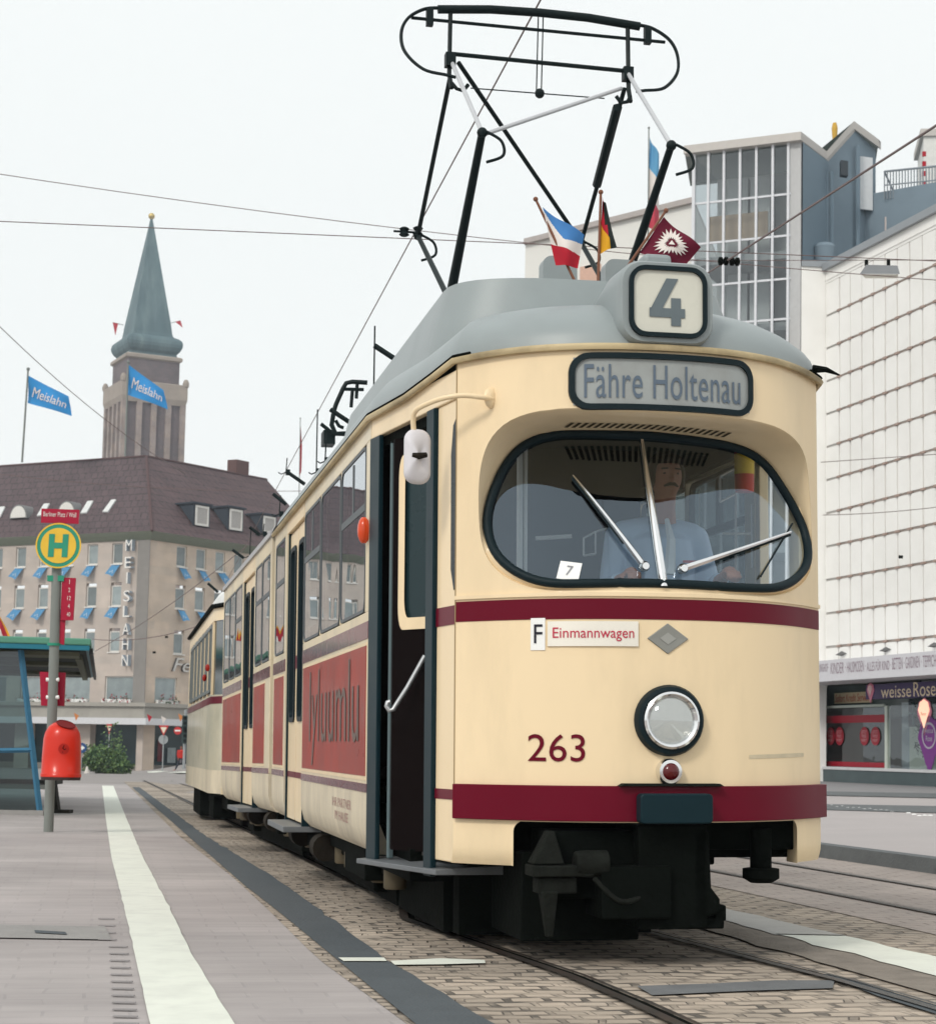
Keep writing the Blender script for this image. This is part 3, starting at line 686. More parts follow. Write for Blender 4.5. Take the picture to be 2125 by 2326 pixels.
# open front doorway: dark posts, folded leaf, step, handrail
b = MB(); tap(tp, tp+.085, .36, 2.60, .010, .03, b)
b.build('door_post', TEAL, tram, bevel=.006)
b = MB(); tap(.875, 1.0, .36, 2.60, .008, .025, b); b.mi = 1; tap(.80, .825, .40, 2.56, -.03, .03, b)
b.build('door_post', [TEAL, mat('grey door edge', (.10, .14, .15), .5)], tram, bevel=.006)
b = MB(); tap(tp, .995, 2.545, 2.598, -.03, .05, b); b.build('door_rail', BLACK, tram)
b = MB()
lf = lambda a, z, d: Vector((-.93+.12*a+d*.02, 1.62-.95*a, z))     # leaf folded in across the doorway
A = tonY(893, 1300, 9.32); Bv = tonY(982, 1300, 9.12); A.z = 0; Bv.z = 0
def leaf(a, z, d): p = A.lerp(Bv, a); return Vector((p.x, p.y+d, z))
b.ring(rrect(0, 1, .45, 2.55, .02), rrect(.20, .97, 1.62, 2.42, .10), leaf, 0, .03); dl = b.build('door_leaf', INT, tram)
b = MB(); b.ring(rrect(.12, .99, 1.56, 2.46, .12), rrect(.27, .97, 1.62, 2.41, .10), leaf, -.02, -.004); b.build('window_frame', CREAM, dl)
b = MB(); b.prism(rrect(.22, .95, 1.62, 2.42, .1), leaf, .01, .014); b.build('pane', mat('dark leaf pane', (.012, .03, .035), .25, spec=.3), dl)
b = MB(); c0, c1 = side(.12), side(1.02)
c0 = c0+tnl*.03; c1 = c1+tnl*.05
b.add([c0+Vector((0, 0, .40)), c1+Vector((0, 0, .385)), c1-tnl*.4+Vector((0, 0, .41)), c0-tnl*.4+Vector((0, 0, .42)), c0+Vector((0, 0, .375)), c1+Vector((0, 0, .36)), c1-tnl*.4+Vector((0, 0, .37)), c0-tnl*.4+Vector((0, 0, .37))],
      [(0, 1, 2, 3), (7, 6, 5, 4), (0, 4, 5, 1), (1, 5, 6, 2), (2, 6, 7, 3), (3, 7, 4, 0)])
b.build('step', mat('worn step metal', (.17, .18, .19), .5, metal=.3, var=.3, scale=10), tram, bevel=.004)
b = MB(); 
tap(tp+.12, .8, .43, .46, -.12, .3, b)
b.build('inner_step', mat('step tread', (.09, .085, .08), .6), tram)
hp = [tonY(u, v, 9.15) for u, v in ((965, 1490), (925, 1562), (893, 1612), (884, 1614), (878, 1604), (880, 1596), (886, 1594))]
b = MB(); b.tube(hp, .0125, 8); b.build('handrail', ALU, tram, smooth=60)
# plain side walls with windows
prof = [(-.96, .40), (-1.03, .405), (-1.075, .45), (-1.098, .54), (-1.1, .62), (-1.1, .728), (-1.06, .728), (-1.055, .62), (-.98, .44)]
Tid = lambda p: p
def T2f(p):                                # rear section: turned a little and following the falling street
    y = p.y-7.45; a = radians(.7); q = Vector((p.x, y, p.z-.0085*max(0, y))); return Vector((q.x*cos(a)-q.y*sin(a), 7.45+q.x*sin(a)+q.y*cos(a), q.z))
def wallrun(y0, y1, wins, parent, T=Tid, sgn=1, ad=None, adtext=None, body=CREAMD, zhead=2.735, strp=STRIPE2, name='side_wall'):
    fn = lambda l, z, y: T(Vector((sgn*l, y, z)))
    b = MB(); b.prism(prof, fn, y0, y1); b.build('skirt', SKIRT, parent, smooth=35)
    b = MB()
    def bx(ya, yb, za, zb, l0=-1.1, l1=-1.05): b.box(sgn*l0, sgn*l1, ya, yb, za, zb, T)
    bx(y0, y1, .728, 1.685); bx(y0, y1, 2.605, zhead)
    ys = [y0]+[q for w in wins for q in w[:2]]+[y1]
    for k in range(0, len(ys), 2):
        if ys[k+1]-ys[k] > .004: bx(ys[k], ys[k+1], 1.685, 2.605)
    b.build(name, body, parent, bevel=.004)
    b = MB(); b.box(sgn*-1.048, sgn*-1.03, y0, y1, .7, 1.68, T); b.box(sgn*-1.048, sgn*-1.0, y0, y1, 2.62, 2.72, T); b.build('dark_lining', INT, parent)  # thin lining added to keep the saloon dark behind its windows
    b = MB(); b.box(sgn*-1.104, sgn*-1.09, y0+.01, y1-.01, 1.540, 1.632, T); b.box(sgn*-1.104, sgn*-1.09, y0+.01, y1-.01, .727, .772, T); b.build('stripe', strp, parent)
    if ad:
        b = MB(); b.box(sgn*-1.103, sgn*-1.09, ad[0], ad[1], .812, 1.505, T); pn = b.build('advert_panel', AD, parent)
        b = MB()
        for z in (.797, 1.512): b.box(sgn*-1.103, sgn*-1.09, ad[0]-.02, ad[1]+.02, z-.008, z+.008, T)
        b.build('trim_strip', CREAM, pn)
        if adtext:
            for s_, w, h, yc, zc in adtext:
                text('lettering', s_, lambda x, y, d: T(Vector((sgn*-1.1065, yc-x*1, zc+y))), w, h, ADTXT, pn)
    for w in wins:
        ya, yb = w[:2]; hop = w[2] if len(w) > 2 else None
        b = MB(); wf = lambda y, z, d: T(Vector((sgn*(-1.1-d), y, z)))
        b.ring(rrect(ya+.008, yb-.008, 1.69, 2.6, .07), rrect(ya+.026, yb-.026, 1.708, 2.582, .06), wf, .003, -.03)
        if hop:
            b.box(sgn*-1.1025, sgn*-1.07, ya+.04, yb-.04, 2.245, 2.285, T)
            if hop > 1: b.box(sgn*-1.1022, sgn*-1.07, (ya+yb)/2-.02, (ya+yb)/2+.02, 2.285, 2.565, T)
        wo_ = b.build('window', mat('dark grey window rubber', (.10, .112, .12), .5), parent, smooth=40)
        b = MB(); b.quad(*[T(Vector((sgn*-1.098, y, z))) for y, z in ((ya+.02, 1.70), (yb-.02, 1.70), (yb-.02, 2.59), (ya+.02, 2.59))]); b.build('pane', GLW, wo_)
def doorpair(y0, y1, parent, T=Tid, sgn=1):
    m_ = (y0+y1)/2; b = MB(); fn = lambda y, z, d: T(Vector((sgn*(-1.075-d), y, z)))
    b.box(sgn*-1.1, sgn*-1.05, y0, y1, 2.60, 2.735, T); b.build('door_header', CREAM, parent)
    for a, c in ((y0+.03, m_-.01), (m_+.01, y1-.03)):
        b = MB(); b.ring(rrect(a, c, .42, 2.585, .02), rrect(a+.11, c-.11, 1.16, 2.45, .06), fn, -.03, .0); d_ = b.build('door', CREAM, parent, smooth=40)
        b = MB(); b.ring(rrect(a+.09, c-.09, 1.14, 2.47, .08), rrect(a+.125, c-.125, 1.175, 2.435, .06), fn, -.025, .012); b.build('window_rubber', RUB, d_)
        b = MB(); b.prism(rrect(a+.11, c-.11, 1.16, 2.45, .06), fn, -.016, -.012); b.build('pane', GLW, d_)
        b = MB(); b.box(sgn*-1.079, sgn*-1.06, a, c, 1.53, 1.63, T) if False else b.box(sgn*-1.0785, sgn*-1.07, a+.001, a+.108, 1.535, 1.63, T); b.box(sgn*-1.0785, sgn*-1.07, c-.108, c-.001, 1.535, 1.63, T); b.box(sgn*-1.0785, sgn*-1.07, a+.001, c-.001, .73, .772, T); b.build('stripe', RED, d_)
    b = MB(); b.box(sgn*-1.09, sgn*-1.04, y0, y0+.03, .4, 2.6, T); b.box(sgn*-1.09, sgn*-1.04, y1-.03, y1, .4, 2.6, T); b.box(sgn*-1.05, sgn*-1.03, m_-.03, m_+.03, .42, 2.58, T); b.build('door_frame', TEAL, parent)
    b = MB(); b.box(sgn*-1.22, sgn*-.9, y0, y1, .36, .40, T); b.build('step', mat('worn step metal', (.17, .18, .19)), parent, bevel=.004)
for sgn in (1, -1):
    wallrun(1.70, 5.0, [(1.86, 2.93, 2), (2.95, 3.97), (3.99, 4.98, 2)], tram, sgn=sgn, ad=(1.78, 4.94) if sgn > 0 else None,
            adtext=[('Sparkasse', 2.2, .42, 3.25, 1.16)] if False else ([('Iyluumlu', 2.45, .62, 3.25, 1.15)] if sgn > 0 else None))
    if sgn > 0: doorpair(5.02, 6.25, tram)
    else: wallrun(5.02, 6.25, [(5.1, 6.2)], tram, sgn=sgn)
    wallrun(6.27, 7.3, [(6.42, 7.2, 1)], tram, sgn=sgn, ad=(6.4, 7.2) if sgn > 0 else None)
    wallrun(7.6, 9.15, [(7.72, 8.4, 1), (8.42, 9.05, 1)], tram, T=T2f, sgn=sgn, ad=(8.05, 9.08) if sgn > 0 else None)
    if sgn > 0: doorpair(9.17, 10.4, tram, T=T2f)
    else: wallrun(9.17, 10.4, [(9.3, 10.3)], tram, T=T2f, sgn=sgn)
    wallrun(10.42, 12.9, [(10.50, 11.3, 1), (11.32, 12.05), (12.07, 12.84)], tram, T=T2f, sgn=sgn, ad=(10.5, 12.82) if sgn > 0 else None)
b = MB(); b.box(-1.1, 1.1, 12.9, 12.95, .45, 2.75, T2f); b.build('rear_wall', CREAMD, tram)
b = MB(); b.box(-1.02, 1.02, 7.28, 7.62, .5, 2.78, lambda p: T2f(p) if p.y > 7.45 else p); b.build('articulation_bellows', mat('dark canvas', (.02, .02, .022), .8), tram)
# ad lettering is a block of tall narrow letters, faded; faint notice on the skirt
text('skirt_notice', 'IHR PARTNER\nIM HAUSE', lambda x, y, d: Vector((-1.1015, 2.75-x, .60+y)), .85, .13, mat('faint red print', (.42, .25, .22), .6), tram)
# notice boards in two windows
b = MB(); b.box(-1.092, -1.088, 4.30, 4.72, 1.78, 2.02); b.build('window_notice', PAPER, tram)
b = MB(); b.box(-1.092, -1.088, 1.92, 2.85, 1.74, 2.0); b.build('window_notice', mat('pale green board', (.36, .47, .36), .6), tram)
# turn signal at the door
b = MB(); b.ball((-1.125, 1.76, 2.12), .035, .04, .075, 8); b.build('turn_signal', mat('orange lens', (.62, .06, .01), .2, coat=.5), tram, smooth=60)

# ---- roof
def zg(y): return 2.79-.075*sst(.1, 1.3, y)
def plan(n1=40):
    p = [(CLx+(DRx-CLx)*1.0, 7.3), (DRx, 5), (DRx, 3), (DRx, DRy), (-1.0, 1.1), (-.93, .72)]
    p += [(-HW*cos(pi*i/n1)*(1 if i <= n1/2 else HWR/HW), Fy(HW*cos(pi*i/n1)*(1 if i <= n1/2 else HWR/HW))) for i in range(n1+1)]
    return p+[(.97, .72), (1.0, 1.1), (1.1, DRy), (1.1, 3), (1.1, 5), (1.1, 7.3)]
pl_ = plan(); BF = 1.9
def roofring(s_, h): return [Vector((x*s_, y if y >= BF else BF+(y-BF)*s_, zg(y)+h)) for x, y in pl_]
b = MB(); rg = []
for i in range(13):
    ph = pi/2*(i/12)**1.0; rg.append(roofring(max(.0, cos(ph))**.55 if i < 12 else .0, .37*sin(ph)**.92))
b.loft(rg, close=False); b.build('roof', ROOFG, tram, smooth=60)
b = MB(); b.loft([[Vector((x*1.0, y, zg(y))) for x, y in pl_], [Vector((x*.5, max(y, .8), zg(y)-.06)) for x, y in pl_], [Vector((0, max(y, 1.2), zg(y)-.06)) for x, y in pl_]], close=False); b.build('ceiling', CEIL, tram)
gp = [Vector((x*1.018, y-(.012 if y < .5 else 0), zg(y)-.004)) for x, y in pl_]
b = MB(); b.tube(gp, .017, 6); b.build('gutter', mat('gutter cream', (.55, .44, .26), .5, var=.25, dirt=(.12, .09, .05), dirt_amt=.8, dirt_scale=3), tram, smooth=60)
for q_ in ([p for p in gp if p.x < -.80], [p for p in gp if p.x > .84]):
    b = MB(); b.tube([p+Vector((.004 if p.x > 0 else -.004, -.003, .02)) for p in q_], .008, 5); b.build('gutter_lip', BLACK, tram)
b = MB(); b.box(-1.12, 1.12, 7.55, 12.95, 2.735, 2.78, T2f)
b.grid(lambda a, c: T2f(Vector((-1.1*cos(pi*a), 7.55+5.4*c, 2.78+.20*sin(pi*a)))), 16, 4); b.build('rear_roof', mat('grey washed roof', (.43, .43, .44), .5, var=.12, scale=2, dirt=(.3, .29, .29), dirt_amt=.6), tram, smooth=50)
# hood round the pantograph base
def hood(a, c):
    # a runs round the plan (left side from back, across the front, right side), c from foot to top
    if a < .35: x = -.84; y = 5.2-(5.2-1.45)*(a/.35)
    elif a > .65: x = .84; y = 1.45+(5.2-1.45)*((a-.65)/.35)
    else: q = (a-.35)/.30; x = -.84*abs(cos(pi*q))**.7*(1 if q < .5 else -1); y = 1.45-.40*max(0, sin(pi*q))**.8
    k = .9 if c > .5 else 1
    hz = 2.95+.10*(1-min(1, abs(x)/.84))
    return Vector((x*(1-.11*c**1.5), y+.06*c**1.5, hz+(3.38-hz)*c))
b = MB(); b.grid(hood, 60, 4); b.add([hood(i/60, 1) for i in range(61)], [tuple(range(61))]); b.build('pantograph_hood', ROOFG, tram, smooth=45)
b = MB()
for u0, u1 in ((1236, 1318), (1386, 1470)):
    a, c = tonY(u0, 576, 9.95), tonY(u1, 576, 9.95); b.prism(rrect(a.x, c.x, 3.1, (a.z+c.z)/2, .05), lambda x, z, d: Vector((x, 1.85+d, z)), 0, .10)
b.build('resistor_box', ROOFG, tram, smooth=40)
b = MB()
for y in (2.6, 3.6, 4.8): b.box(-.62, .62, y, y+.06, 3.05, 3.32)
b.build('roof_rack', BLACK, tram)
# right-hand drip spout
q0, q1 = tonY(1845, 838, 8.75), tonY(1906, 852, 8.75); b = MB(); b.tube([q0, q0.lerp(q1, .5)+Vector((0, 0, .012)), q1], [.022, .014, .004], 6); b.build('drip_spout', BLACK, tram)
# ---- pantograph
pg = bpy.data.objects.new('pantograph', None); COL.objects.link(pg); pg.parent = tram
HL, HR = Vector((-.545, 2.46, 5.03)), Vector((.545, 2.46, 5.03))
KF = [Vector((-.52, 1.62, 4.30)), Vector((.52, 1.52, 4.27))]; KR = [Vector((-.535, 3.62, 4.28)), Vector((.535, 3.52, 4.27))]
b = MB(); b.tube([(-.62, 2.46, 5.325), (-.3, 2.46, 5.352), (0, 2.46, 5.358), (.3, 2.46, 5.352), (.62, 2.46, 5.325)], .027, 8); b.build('contact_strip', PANTO, pg, smooth=50)
b = MB()
for s_ in (-1, 1):
    b.tube(spline([(s_*.60, 2.46, 5.335), (s_*.70, 2.46, 5.32), (s_*.80, 2.44, 5.25), (s_*.845, 2.42, 5.15), (s_*.83, 2.38, 5.02), (s_*.73, 2.32, 4.90), (s_*.60, 2.28, 4.86), (s_*.545, 2.28, 4.85)]), .0105, 6)
    b.tube([(s_*.545, 2.46, 5.33), (s_*.55, 2.46, 4.93), (s_*.545, 2.40, 4.83)], .014, 6)
    b.tube([(s_*.545, 2.4, 4.86), (s_*.52, 2.38, 4.82), (s_*.48, 2.38, 4.81), (s_*.45, 2.38, 4.85)], .012, 6)
    b.box(s_*.545-.03, s_*.545+.03, 2.43, 2.49, 4.98, 5.06); b.box(s_*.67-.02, s_*.67+.02, 2.44, 2.48, 5.22, 5.325)
b.tube([(-.545, 2.46, 5.06), (.545, 2.46, 5.04)], .013, 6); b.tube([(-.78, 2.46, 5.26), (.78, 2.46, 5.24)], .010, 6)
b.build('collector_bow', PANTO, pg, smooth=50)
b = MB(); b.tube([(-.42, 2.46, 4.86), (.40, 2.46, 4.86)], .004, 4); b.tube([(-.01, 2.46, 5.33), (-.02, 2.46, 4.87)], .004, 4); b.tube([(.02, 2.46, 5.33), (.01, 2.46, 4.87)], .004, 4); b.ball((.0, 2.46, 4.86), .03, n=6); b.build('tension_wire', PANTO, pg)
b = MB(); b.tube([HL+Vector((.01, 0, -.02)), KF[0]], .013, 8); b.tube([HR, KF[1]], .013, 8); b.tube([KF[0]+Vector((.03, 0, 0)), HR+Vector((-.04, 0, -.1))], .012, 8); b.build('upper_arm', PANTOL, pg, smooth=50)
b = MB(); b.tube([HL+Vector((0, 0, -.12)), KR[0]], .0145, 8); b.tube([HR+Vector((-.02, 0, -.1)), KR[1]], .0145, 8); b.tube([HL+Vector((.05, 0, -.02)), KR[1]], .014, 8)
A, Bq = HR+Vector((-.05, 0.05, -.2)), HR.lerp(KR[1], .72); b.tube([A, A.lerp(Bq, .85)], .030, 8); b.build('upper_arm', PANTO, pg, smooth=50)
b = MB()
for K, by in ((KF, 3.25), (KR, 1.95)):
    for s_, k in ((-1, K[0]), (1, K[1])):
        e = Vector((s_*.50, by, 3.18)); b.tube([k, e], [.022, .036] if by > 3 else [.016, .020], 8)
        b.ball(k, .030, n=6)
        b.tube(spline([k+Vector((.02, -.02, .0)), k+Vector((.10, -.03, -.05)), k+Vector((.11, -.03, -.13)), k+Vector((.02, -.02, -.17))]), .009, 5)
b.tube([(-.5, 3.25, 3.2), (.5, 3.25, 3.2)], .04, 8); b.tube([(-.5, 1.95, 3.2), (.5, 1.95, 3.2)], .04, 8); b.build('lower_arm', PANTO, pg, smooth=50)
b = MB(); k = KR[0]; b.tube([k+Vector((-.16, 0, .02)), k+Vector((.02, 0, .02))], .008, 5); b.lathe([(.02, -.03), (.035, -.02), (.02, 0), (.035, .02), (.02, .03)], 8, Matrix.Translation(k+Vector((-.09, 0, .02)))); b.lathe([(.02, -.03), (.035, -.02), (.02, 0), (.035, .02), (.02, .03)], 8, Matrix.Translation(k+Vector((0, 0, .03)))); b.build('insulator', PANTO, pg)
# ---- second, folded collector and small rods farther back on the roof
b = MB()
def cp(u, v, D=15.5): return tonY(u, v, D)
b.tube([cp(757, 937), cp(763, 918), cp(779, 882), cp(786, 870), cp(800, 867), cp(834, 869)], .022, 6); b.tube([cp(778, 884), cp(826, 885)], .016, 5); b.tube([cp(800, 886), cp(797, 925)], .016, 5); b.tube([cp(811, 868), cp(809, 905)], .016, 5)
b.tube([cp(750, 930), cp(795, 960)], .022, 6); b.tube([cp(757, 940), cp(753, 965), cp(762, 985), cp(785, 985)], .022, 6); b.tube([cp(762, 955), cp(770, 968), cp(780, 972)], .016, 5); b.tube([cp(729, 963), cp(760, 988)], .018, 6)
b.box(-.05, .05, 0, .2, 0, .12, lambda p: cp(748, 1008)+p); b.build('folded_collector', PANTO, tram, smooth=50)
b = MB()
for (u, v0, v1, D) in ((851, 740, 918, 12.5), (741, 985, 1050, 14.5), (721, 930, 1075, 15.2), (652, 1040, 1075, 19), (637, 1125, 1170, 19.8), (600, 1190, 1215, 21), (570, 1195, 1265, 22)):
    b.tube([cp(u, v0, D), cp(u-3, v1, D)], .006, 5); b.tube([cp(u-4, v1-2, D), cp(u-14, v1+2, D), cp(u-20, v1-2, D)], .006, 5)
    b.box(-.015, .03, -.02, .02, -.02, .04, lambda p: cp(u, v1, D)+p)
for (a, c, D) in (((850, 785), (908, 823), 12.4), ((652, 1072), (692, 1100), 18.5), ((620, 1122), (650, 1146), 19.8), ((567, 1198), (590, 1215), 22), ((528, 1249), (554, 1268), 24), ((472, 1325), (495, 1345), 26)):
    b.tube([cp(*a, D), cp(*c, D)], .02, 5)
b.build('roof_rod', PANTO, tram)
# ---- mirror
mr_ = [tonY(u, v, D) for u, v, D in ((1118, 906, 8.32), (1092, 902, 8.27), (1050, 898, 8.27), (1000, 906, 8.29), (958, 923, 8.33), (943, 934, 8.36), (938, 950, 8.38), (940, 985, 8.4), (946, 1035, 8.4))]
b = MB(); b.tube(spline(mr_, 4), .0125, 8); b.lathe([(.05, -.004), (.046, .012), (.02, .02)], 20, at(-.742, 2.578, 0) @ Matrix.Rotation(radians(40), 4, 'Y')); mir = b.build('mirror', CREAM, tram, smooth=60)
c = tonY(948, 1037, 8.4); b = MB()
o2, _ = ring2(rrect(-.064, .064, -.128, .128, .05), rrect(-.064, .064, -.128, .128, .05), 48)
mrings = []
for f, d in ((.0, -.03), (.5, -.028), (.85, -.02), (1, -.002), (1, .02), (.9, .03)): mrings.append([Vector((c.x+x*f, c.y+d+x*.25, c.z+z*f)) for x, z in o2])
b.loft(mrings); b.f.append(tuple(5*48+k for k in range(48))); b.m.append(0); b.build('mirror_shell', mat('pale mirror shell', (.66, .64, .67), .35, var=.05), mir, smooth=50)
b = MB(); b.tube([c+Vector((-.03, -.036, .0)), c+Vector((.0, -.044, -.004)), c+Vector((.036, -.034, .004))], [.013, .016, .012], 8); b.build('mirror_clamp', IRON, mir)
# ---- underframe, coupler, bogies
b = MB(); b.box(-.80, .40, .5, 7.3, .42, .62); b.box(.40, .80, .5, 7.3, .48, .62); b.box(-.95, .95, 1.7, 7.3, .60, .66); b.box(-.95, .95, 7.5, 12.9, .45, .62, T2f)
b.box(.28, .76, .32, .40, .50, .66); b.box(-.64, .8, .40, .6, .46, .66)
for (y0, y1, x0, x1, z0) in ((2.6, 3.5, -.98, -.6, .2), (5.4, 6.0, -.95, -.6, .22), (8.0, 9.0, -.98, -.6, .2), (10.6, 11.6, -.98, -.6, .2)): b.box(x0, x1, y0, y1, z0, .5)
b.build('underframe', BLACK, tram, bevel=.01)
b = MB()
b.box(-.52, .10, .10, .9, .30, .60); b.box(-.30, .02, -.02, .5, .22, .45); b.box(-.12, .20, .02, .5, .17, .63); b.prism([(.14, .63), (.21, .60), (.22, .35), (.26, .30), (.26, .24), (.14, .2)], lambda x, z, d: Vector((x, d, z)), .02, .35)
b.box(-.02, .29, .05, .3, .165, .215); b.prism([(.24, .2), (.30, .2), (.30, .27), (.272, .27), (.268, .285), (.25, .28)], lambda x, z, d: Vector((x, d, z)), .05, .3)
b.box(-.60, -.05, .25, .9, .1, .5)  # low block added here to deepen the shade under the front
b.build('coupler', BLACK, tram, bevel=.012)
b = MB()
b.add([Vector(q) for q in ((-.60, .0, .46), (-.46, .0, .46), (-.46, .14, .46), (-.60, .14, .46), (-.53, .03, .605), (-.50, .03, .605), (-.50, .10, .605), (-.53, .10, .605))], [(0, 1, 5, 4), (1, 2, 6, 5), (2, 3, 7, 6), (3, 0, 4, 7), (4, 5, 6, 7), (3, 2, 1, 0)])
b.box(-.605, -.33, -.01, .16, .405, .455); b.lathe([(.0, -.05), (.055, -.05), (.06, .0), (.06, .10), (.0, .10)], 14, Matrix.Translation((-.36, .03, .46)) @ Matrix.Rotation(radians(90), 4, 'Y')); b.box(-.575, -.40, .02, .14, .33, .40)
b.add([Vector(q) for q in ((-.565, .0, .34), (-.49, .0, .34), (-.505, .03, .14), (-.535, .03, .14), (-.565, .08, .34), (-.49, .08, .34), (-.505, .07, .14), (-.535, .07, .14))], [(0, 1, 2, 3), (7, 6, 5, 4), (0, 4, 5, 1), (1, 5, 6, 2), (2, 6, 7, 3), (3, 7, 4, 0)]); b.tube(spline([(-.33, .0, .40), (-.22, -.03, .30), (-.10, .0, .33), (-.02, .05, .45)]), .014, 6)
b.build('coupler_head', GREASE, tram, smooth=40, bevel=.014)
b = MB(); qa = tonY(1727, 1940, 8.6); b.lathe([(.05, .2), (.05, .02), (.085, .015), (.085, -.03), (.05, -.05), (0, -.05)], 16, Matrix.Translation((qa.x, qa.y, .40))); b.build('buffer', BLACK, tram, smooth=40)
def bogie(y, T=Tid):
    g = bpy.data.objects.new('bogie', None); COL.objects.link(g); g.parent = tram
    for dy in (-.9, .9):
        b = MB()
        for s_ in (-1, 1): b.lathe([(.0, -.06), (.10, -.06), (.12, -.045), (.30, -.03), (.33, -.06), (.335, .02), (.355, .03), (.355, .05), (.1, .05), (0, .05)], 28, Matrix.Translation(T(Vector((s_*.56-.05, y+dy, .34)))) @ Matrix.Rotation(radians(90*s_), 4, 'Y'))
        b.tube([T(Vector((-.56, y+dy, .34))), T(Vector((.5, y+dy, .34)))], .05, 8); b.build('wheel_set', IRON, g, smooth=40)
    b = MB()
    for s_ in (-1, 1):
        b.box(s_*.78-.05, s_*.78+.05, y-1.2, y+1.2, .30, .44, T)
        for dy in (-.9, .9): b.box(s_*.80-.09, s_*.80+.09, y+dy-.13, y+dy+.13, .24, .46, T)
        b.box(s_*.80-.06, s_*.80+.06, y-.3, y+.3, .10, .18, T)
    b.build('bogie_frame', BLACK, g, bevel=.015)
    b = MB()
    for dy in (-1.1, -.6, .6, 1.1): b.lathe([(.055, -.09), (.065, -.08), (.065, .05), (.04, .07)], 14, Matrix.Translation(T(Vector((-.86, y+dy, .27)))))
    b.build('spring_pot', mat('tan grimy steel', (.16, .13, .085), .6, var=.4, scale=8, dirt=(.03, .03, .03), dirt_amt=.8), g, smooth=40)
bogie(3.35); bogie(7.45); bogie(11.8, T2f)
b = MB(); b.box(-.75, .22, .95, 1.1, .06, .42); b.box(-.95, .30, 1.2, 2.6, .30, .46); b.box(-.78, .28, 1.2, 2.6, .05, .32); b.box(-.95, .95, 2.7, 6.8, .30, .46); b.box(-.78, .6, 2.7, 6.9, .05, .32); b.box(-.78, .78, 7.8, 12.7, .03, .3, T2f); b.build('guard_and_shade_blocks', BLACK, tram)  # life guard, plus blocks added to darken the ground below the tram
b = MB()
for y, z in ((4.6, .28), (6.05, .30), (8.3, .30), (10.2, .28), (10.9, .28)): b.lathe([(.0, -.12), (.09, -.12), (.09, .12), (0, .12)], 14, Matrix.Translation((-.98, y, z)) @ RX90)
b.build('air_tank', IRON, tram, smooth=40)
# ---- interior
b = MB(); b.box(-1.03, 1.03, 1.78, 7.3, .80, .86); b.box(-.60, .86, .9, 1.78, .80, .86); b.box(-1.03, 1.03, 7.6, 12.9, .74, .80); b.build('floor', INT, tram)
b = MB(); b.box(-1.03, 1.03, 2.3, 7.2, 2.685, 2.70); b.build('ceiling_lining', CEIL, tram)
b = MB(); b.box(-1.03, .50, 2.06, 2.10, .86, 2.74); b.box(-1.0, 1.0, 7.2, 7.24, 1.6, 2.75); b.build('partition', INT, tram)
b = MB(); b.box(-.62, .80, .52, .80, .86, 1.62); b.prism([(-.55, 1.62), (.72, 1.62), (.70, 1.655), (-.5, 1.655)], lambda x, z, d: Vector((x, d, z)), .42, .80); dash = b.build('dashboard', mat('grey green dash', (.11, .13, .14), .5), tram, bevel=.01)
b = MB(); q = onglass(1185, 1150); 
for u_, r__ in ((1180, .016), (1193, .010)):
    q = tonY(u_, 1200, 9.0); b.tube([(q.x, q.y, .86), (q.x, q.y, 2.6)], r__, 8)
b.build('grab_pole', mat('pale grab pole', (.62, .62, .62), .35), tram)
b = MB(); b.tube([tonY(1216, 1223, 9.4), tonY(1298, 1218, 9.4)], .012, 6); b.build('cab_shelf', mat('pale grab pole', (1, 1, 1)), tram)
b = MB(); q_ = [tonY(u, v, 9.3) for u, v in ((1325, 1222), (1325, 1262), (1352, 1208), (1352, 1258), (1378, 1200))]
for i_, j_ in ((0, 1), (2, 3), (0, 2), (2, 4), (1, 3)): b.tube([q_[i_], q_[j_]], .005, 5)
b.build('ticket_rack', mat('pale grab pole', (1, 1, 1)), tram)

for y in range(3):
    for x in (-.66, .66):
        g = MB(); g.box(x-.26, x+.26, 2.6+y*1.05, 3.0+y*1.05, 1.2, 1.3); g.box(x-.26, x+.26, 3.0+y*1.05, 3.06+y*1.05, 1.25, 1.78); g.box(x-.04, x+.04, 2.7+y*1.05, 2.9+y*1.05, .86, 1.2); g.build('seat', mat('brown seat cover', (.06, .03, .02), .5), tram, bevel=.02)
# white grid of the cab side window on the right, extinguisher, card in the windscreen
b = MB()
gx = [tonY(u, v, 10.0) for u, v in ((1634, 1082), (1670, 1063), (1672, 1120), (1634, 1140), (1670, 1300), (1706, 1145), (1708, 1290), (1640, 1212), (1704, 1212))]
for a, c in ((0, 1), (0, 3), (3, 2), (1, 4), (5, 6), (7, 8)): b.tube([gx[a], gx[c]], .007, 5)
b.build('cab_window_grid', ALU, tram)
# card
cp0 = [onglass(u, v) for u, v in ((1262, 1314), (1312, 1320), (1321, 1280), (1272, 1274))]
b = MB(); b.quad(*[p+Vector((0, -.006, 0)) for p in cp0]); cd = b.build('number_card', PAPER, ws)
cc = sum(cp0, Vector())/4; ux = (cp0[1]-cp0[0]).normalized(); uz = (cp0[3]-cp0[0]).normalized(); nn = ux.cross(uz); nn = nn if nn.y < 0 else -nn
text('lettering', '7', lambda x, y, d: cc+Vector((0, -.006, 0))+ux*x+uz*y+nn*.003, .028, .05, mat('grey ink', (.25, .25, .27), .5), tram)

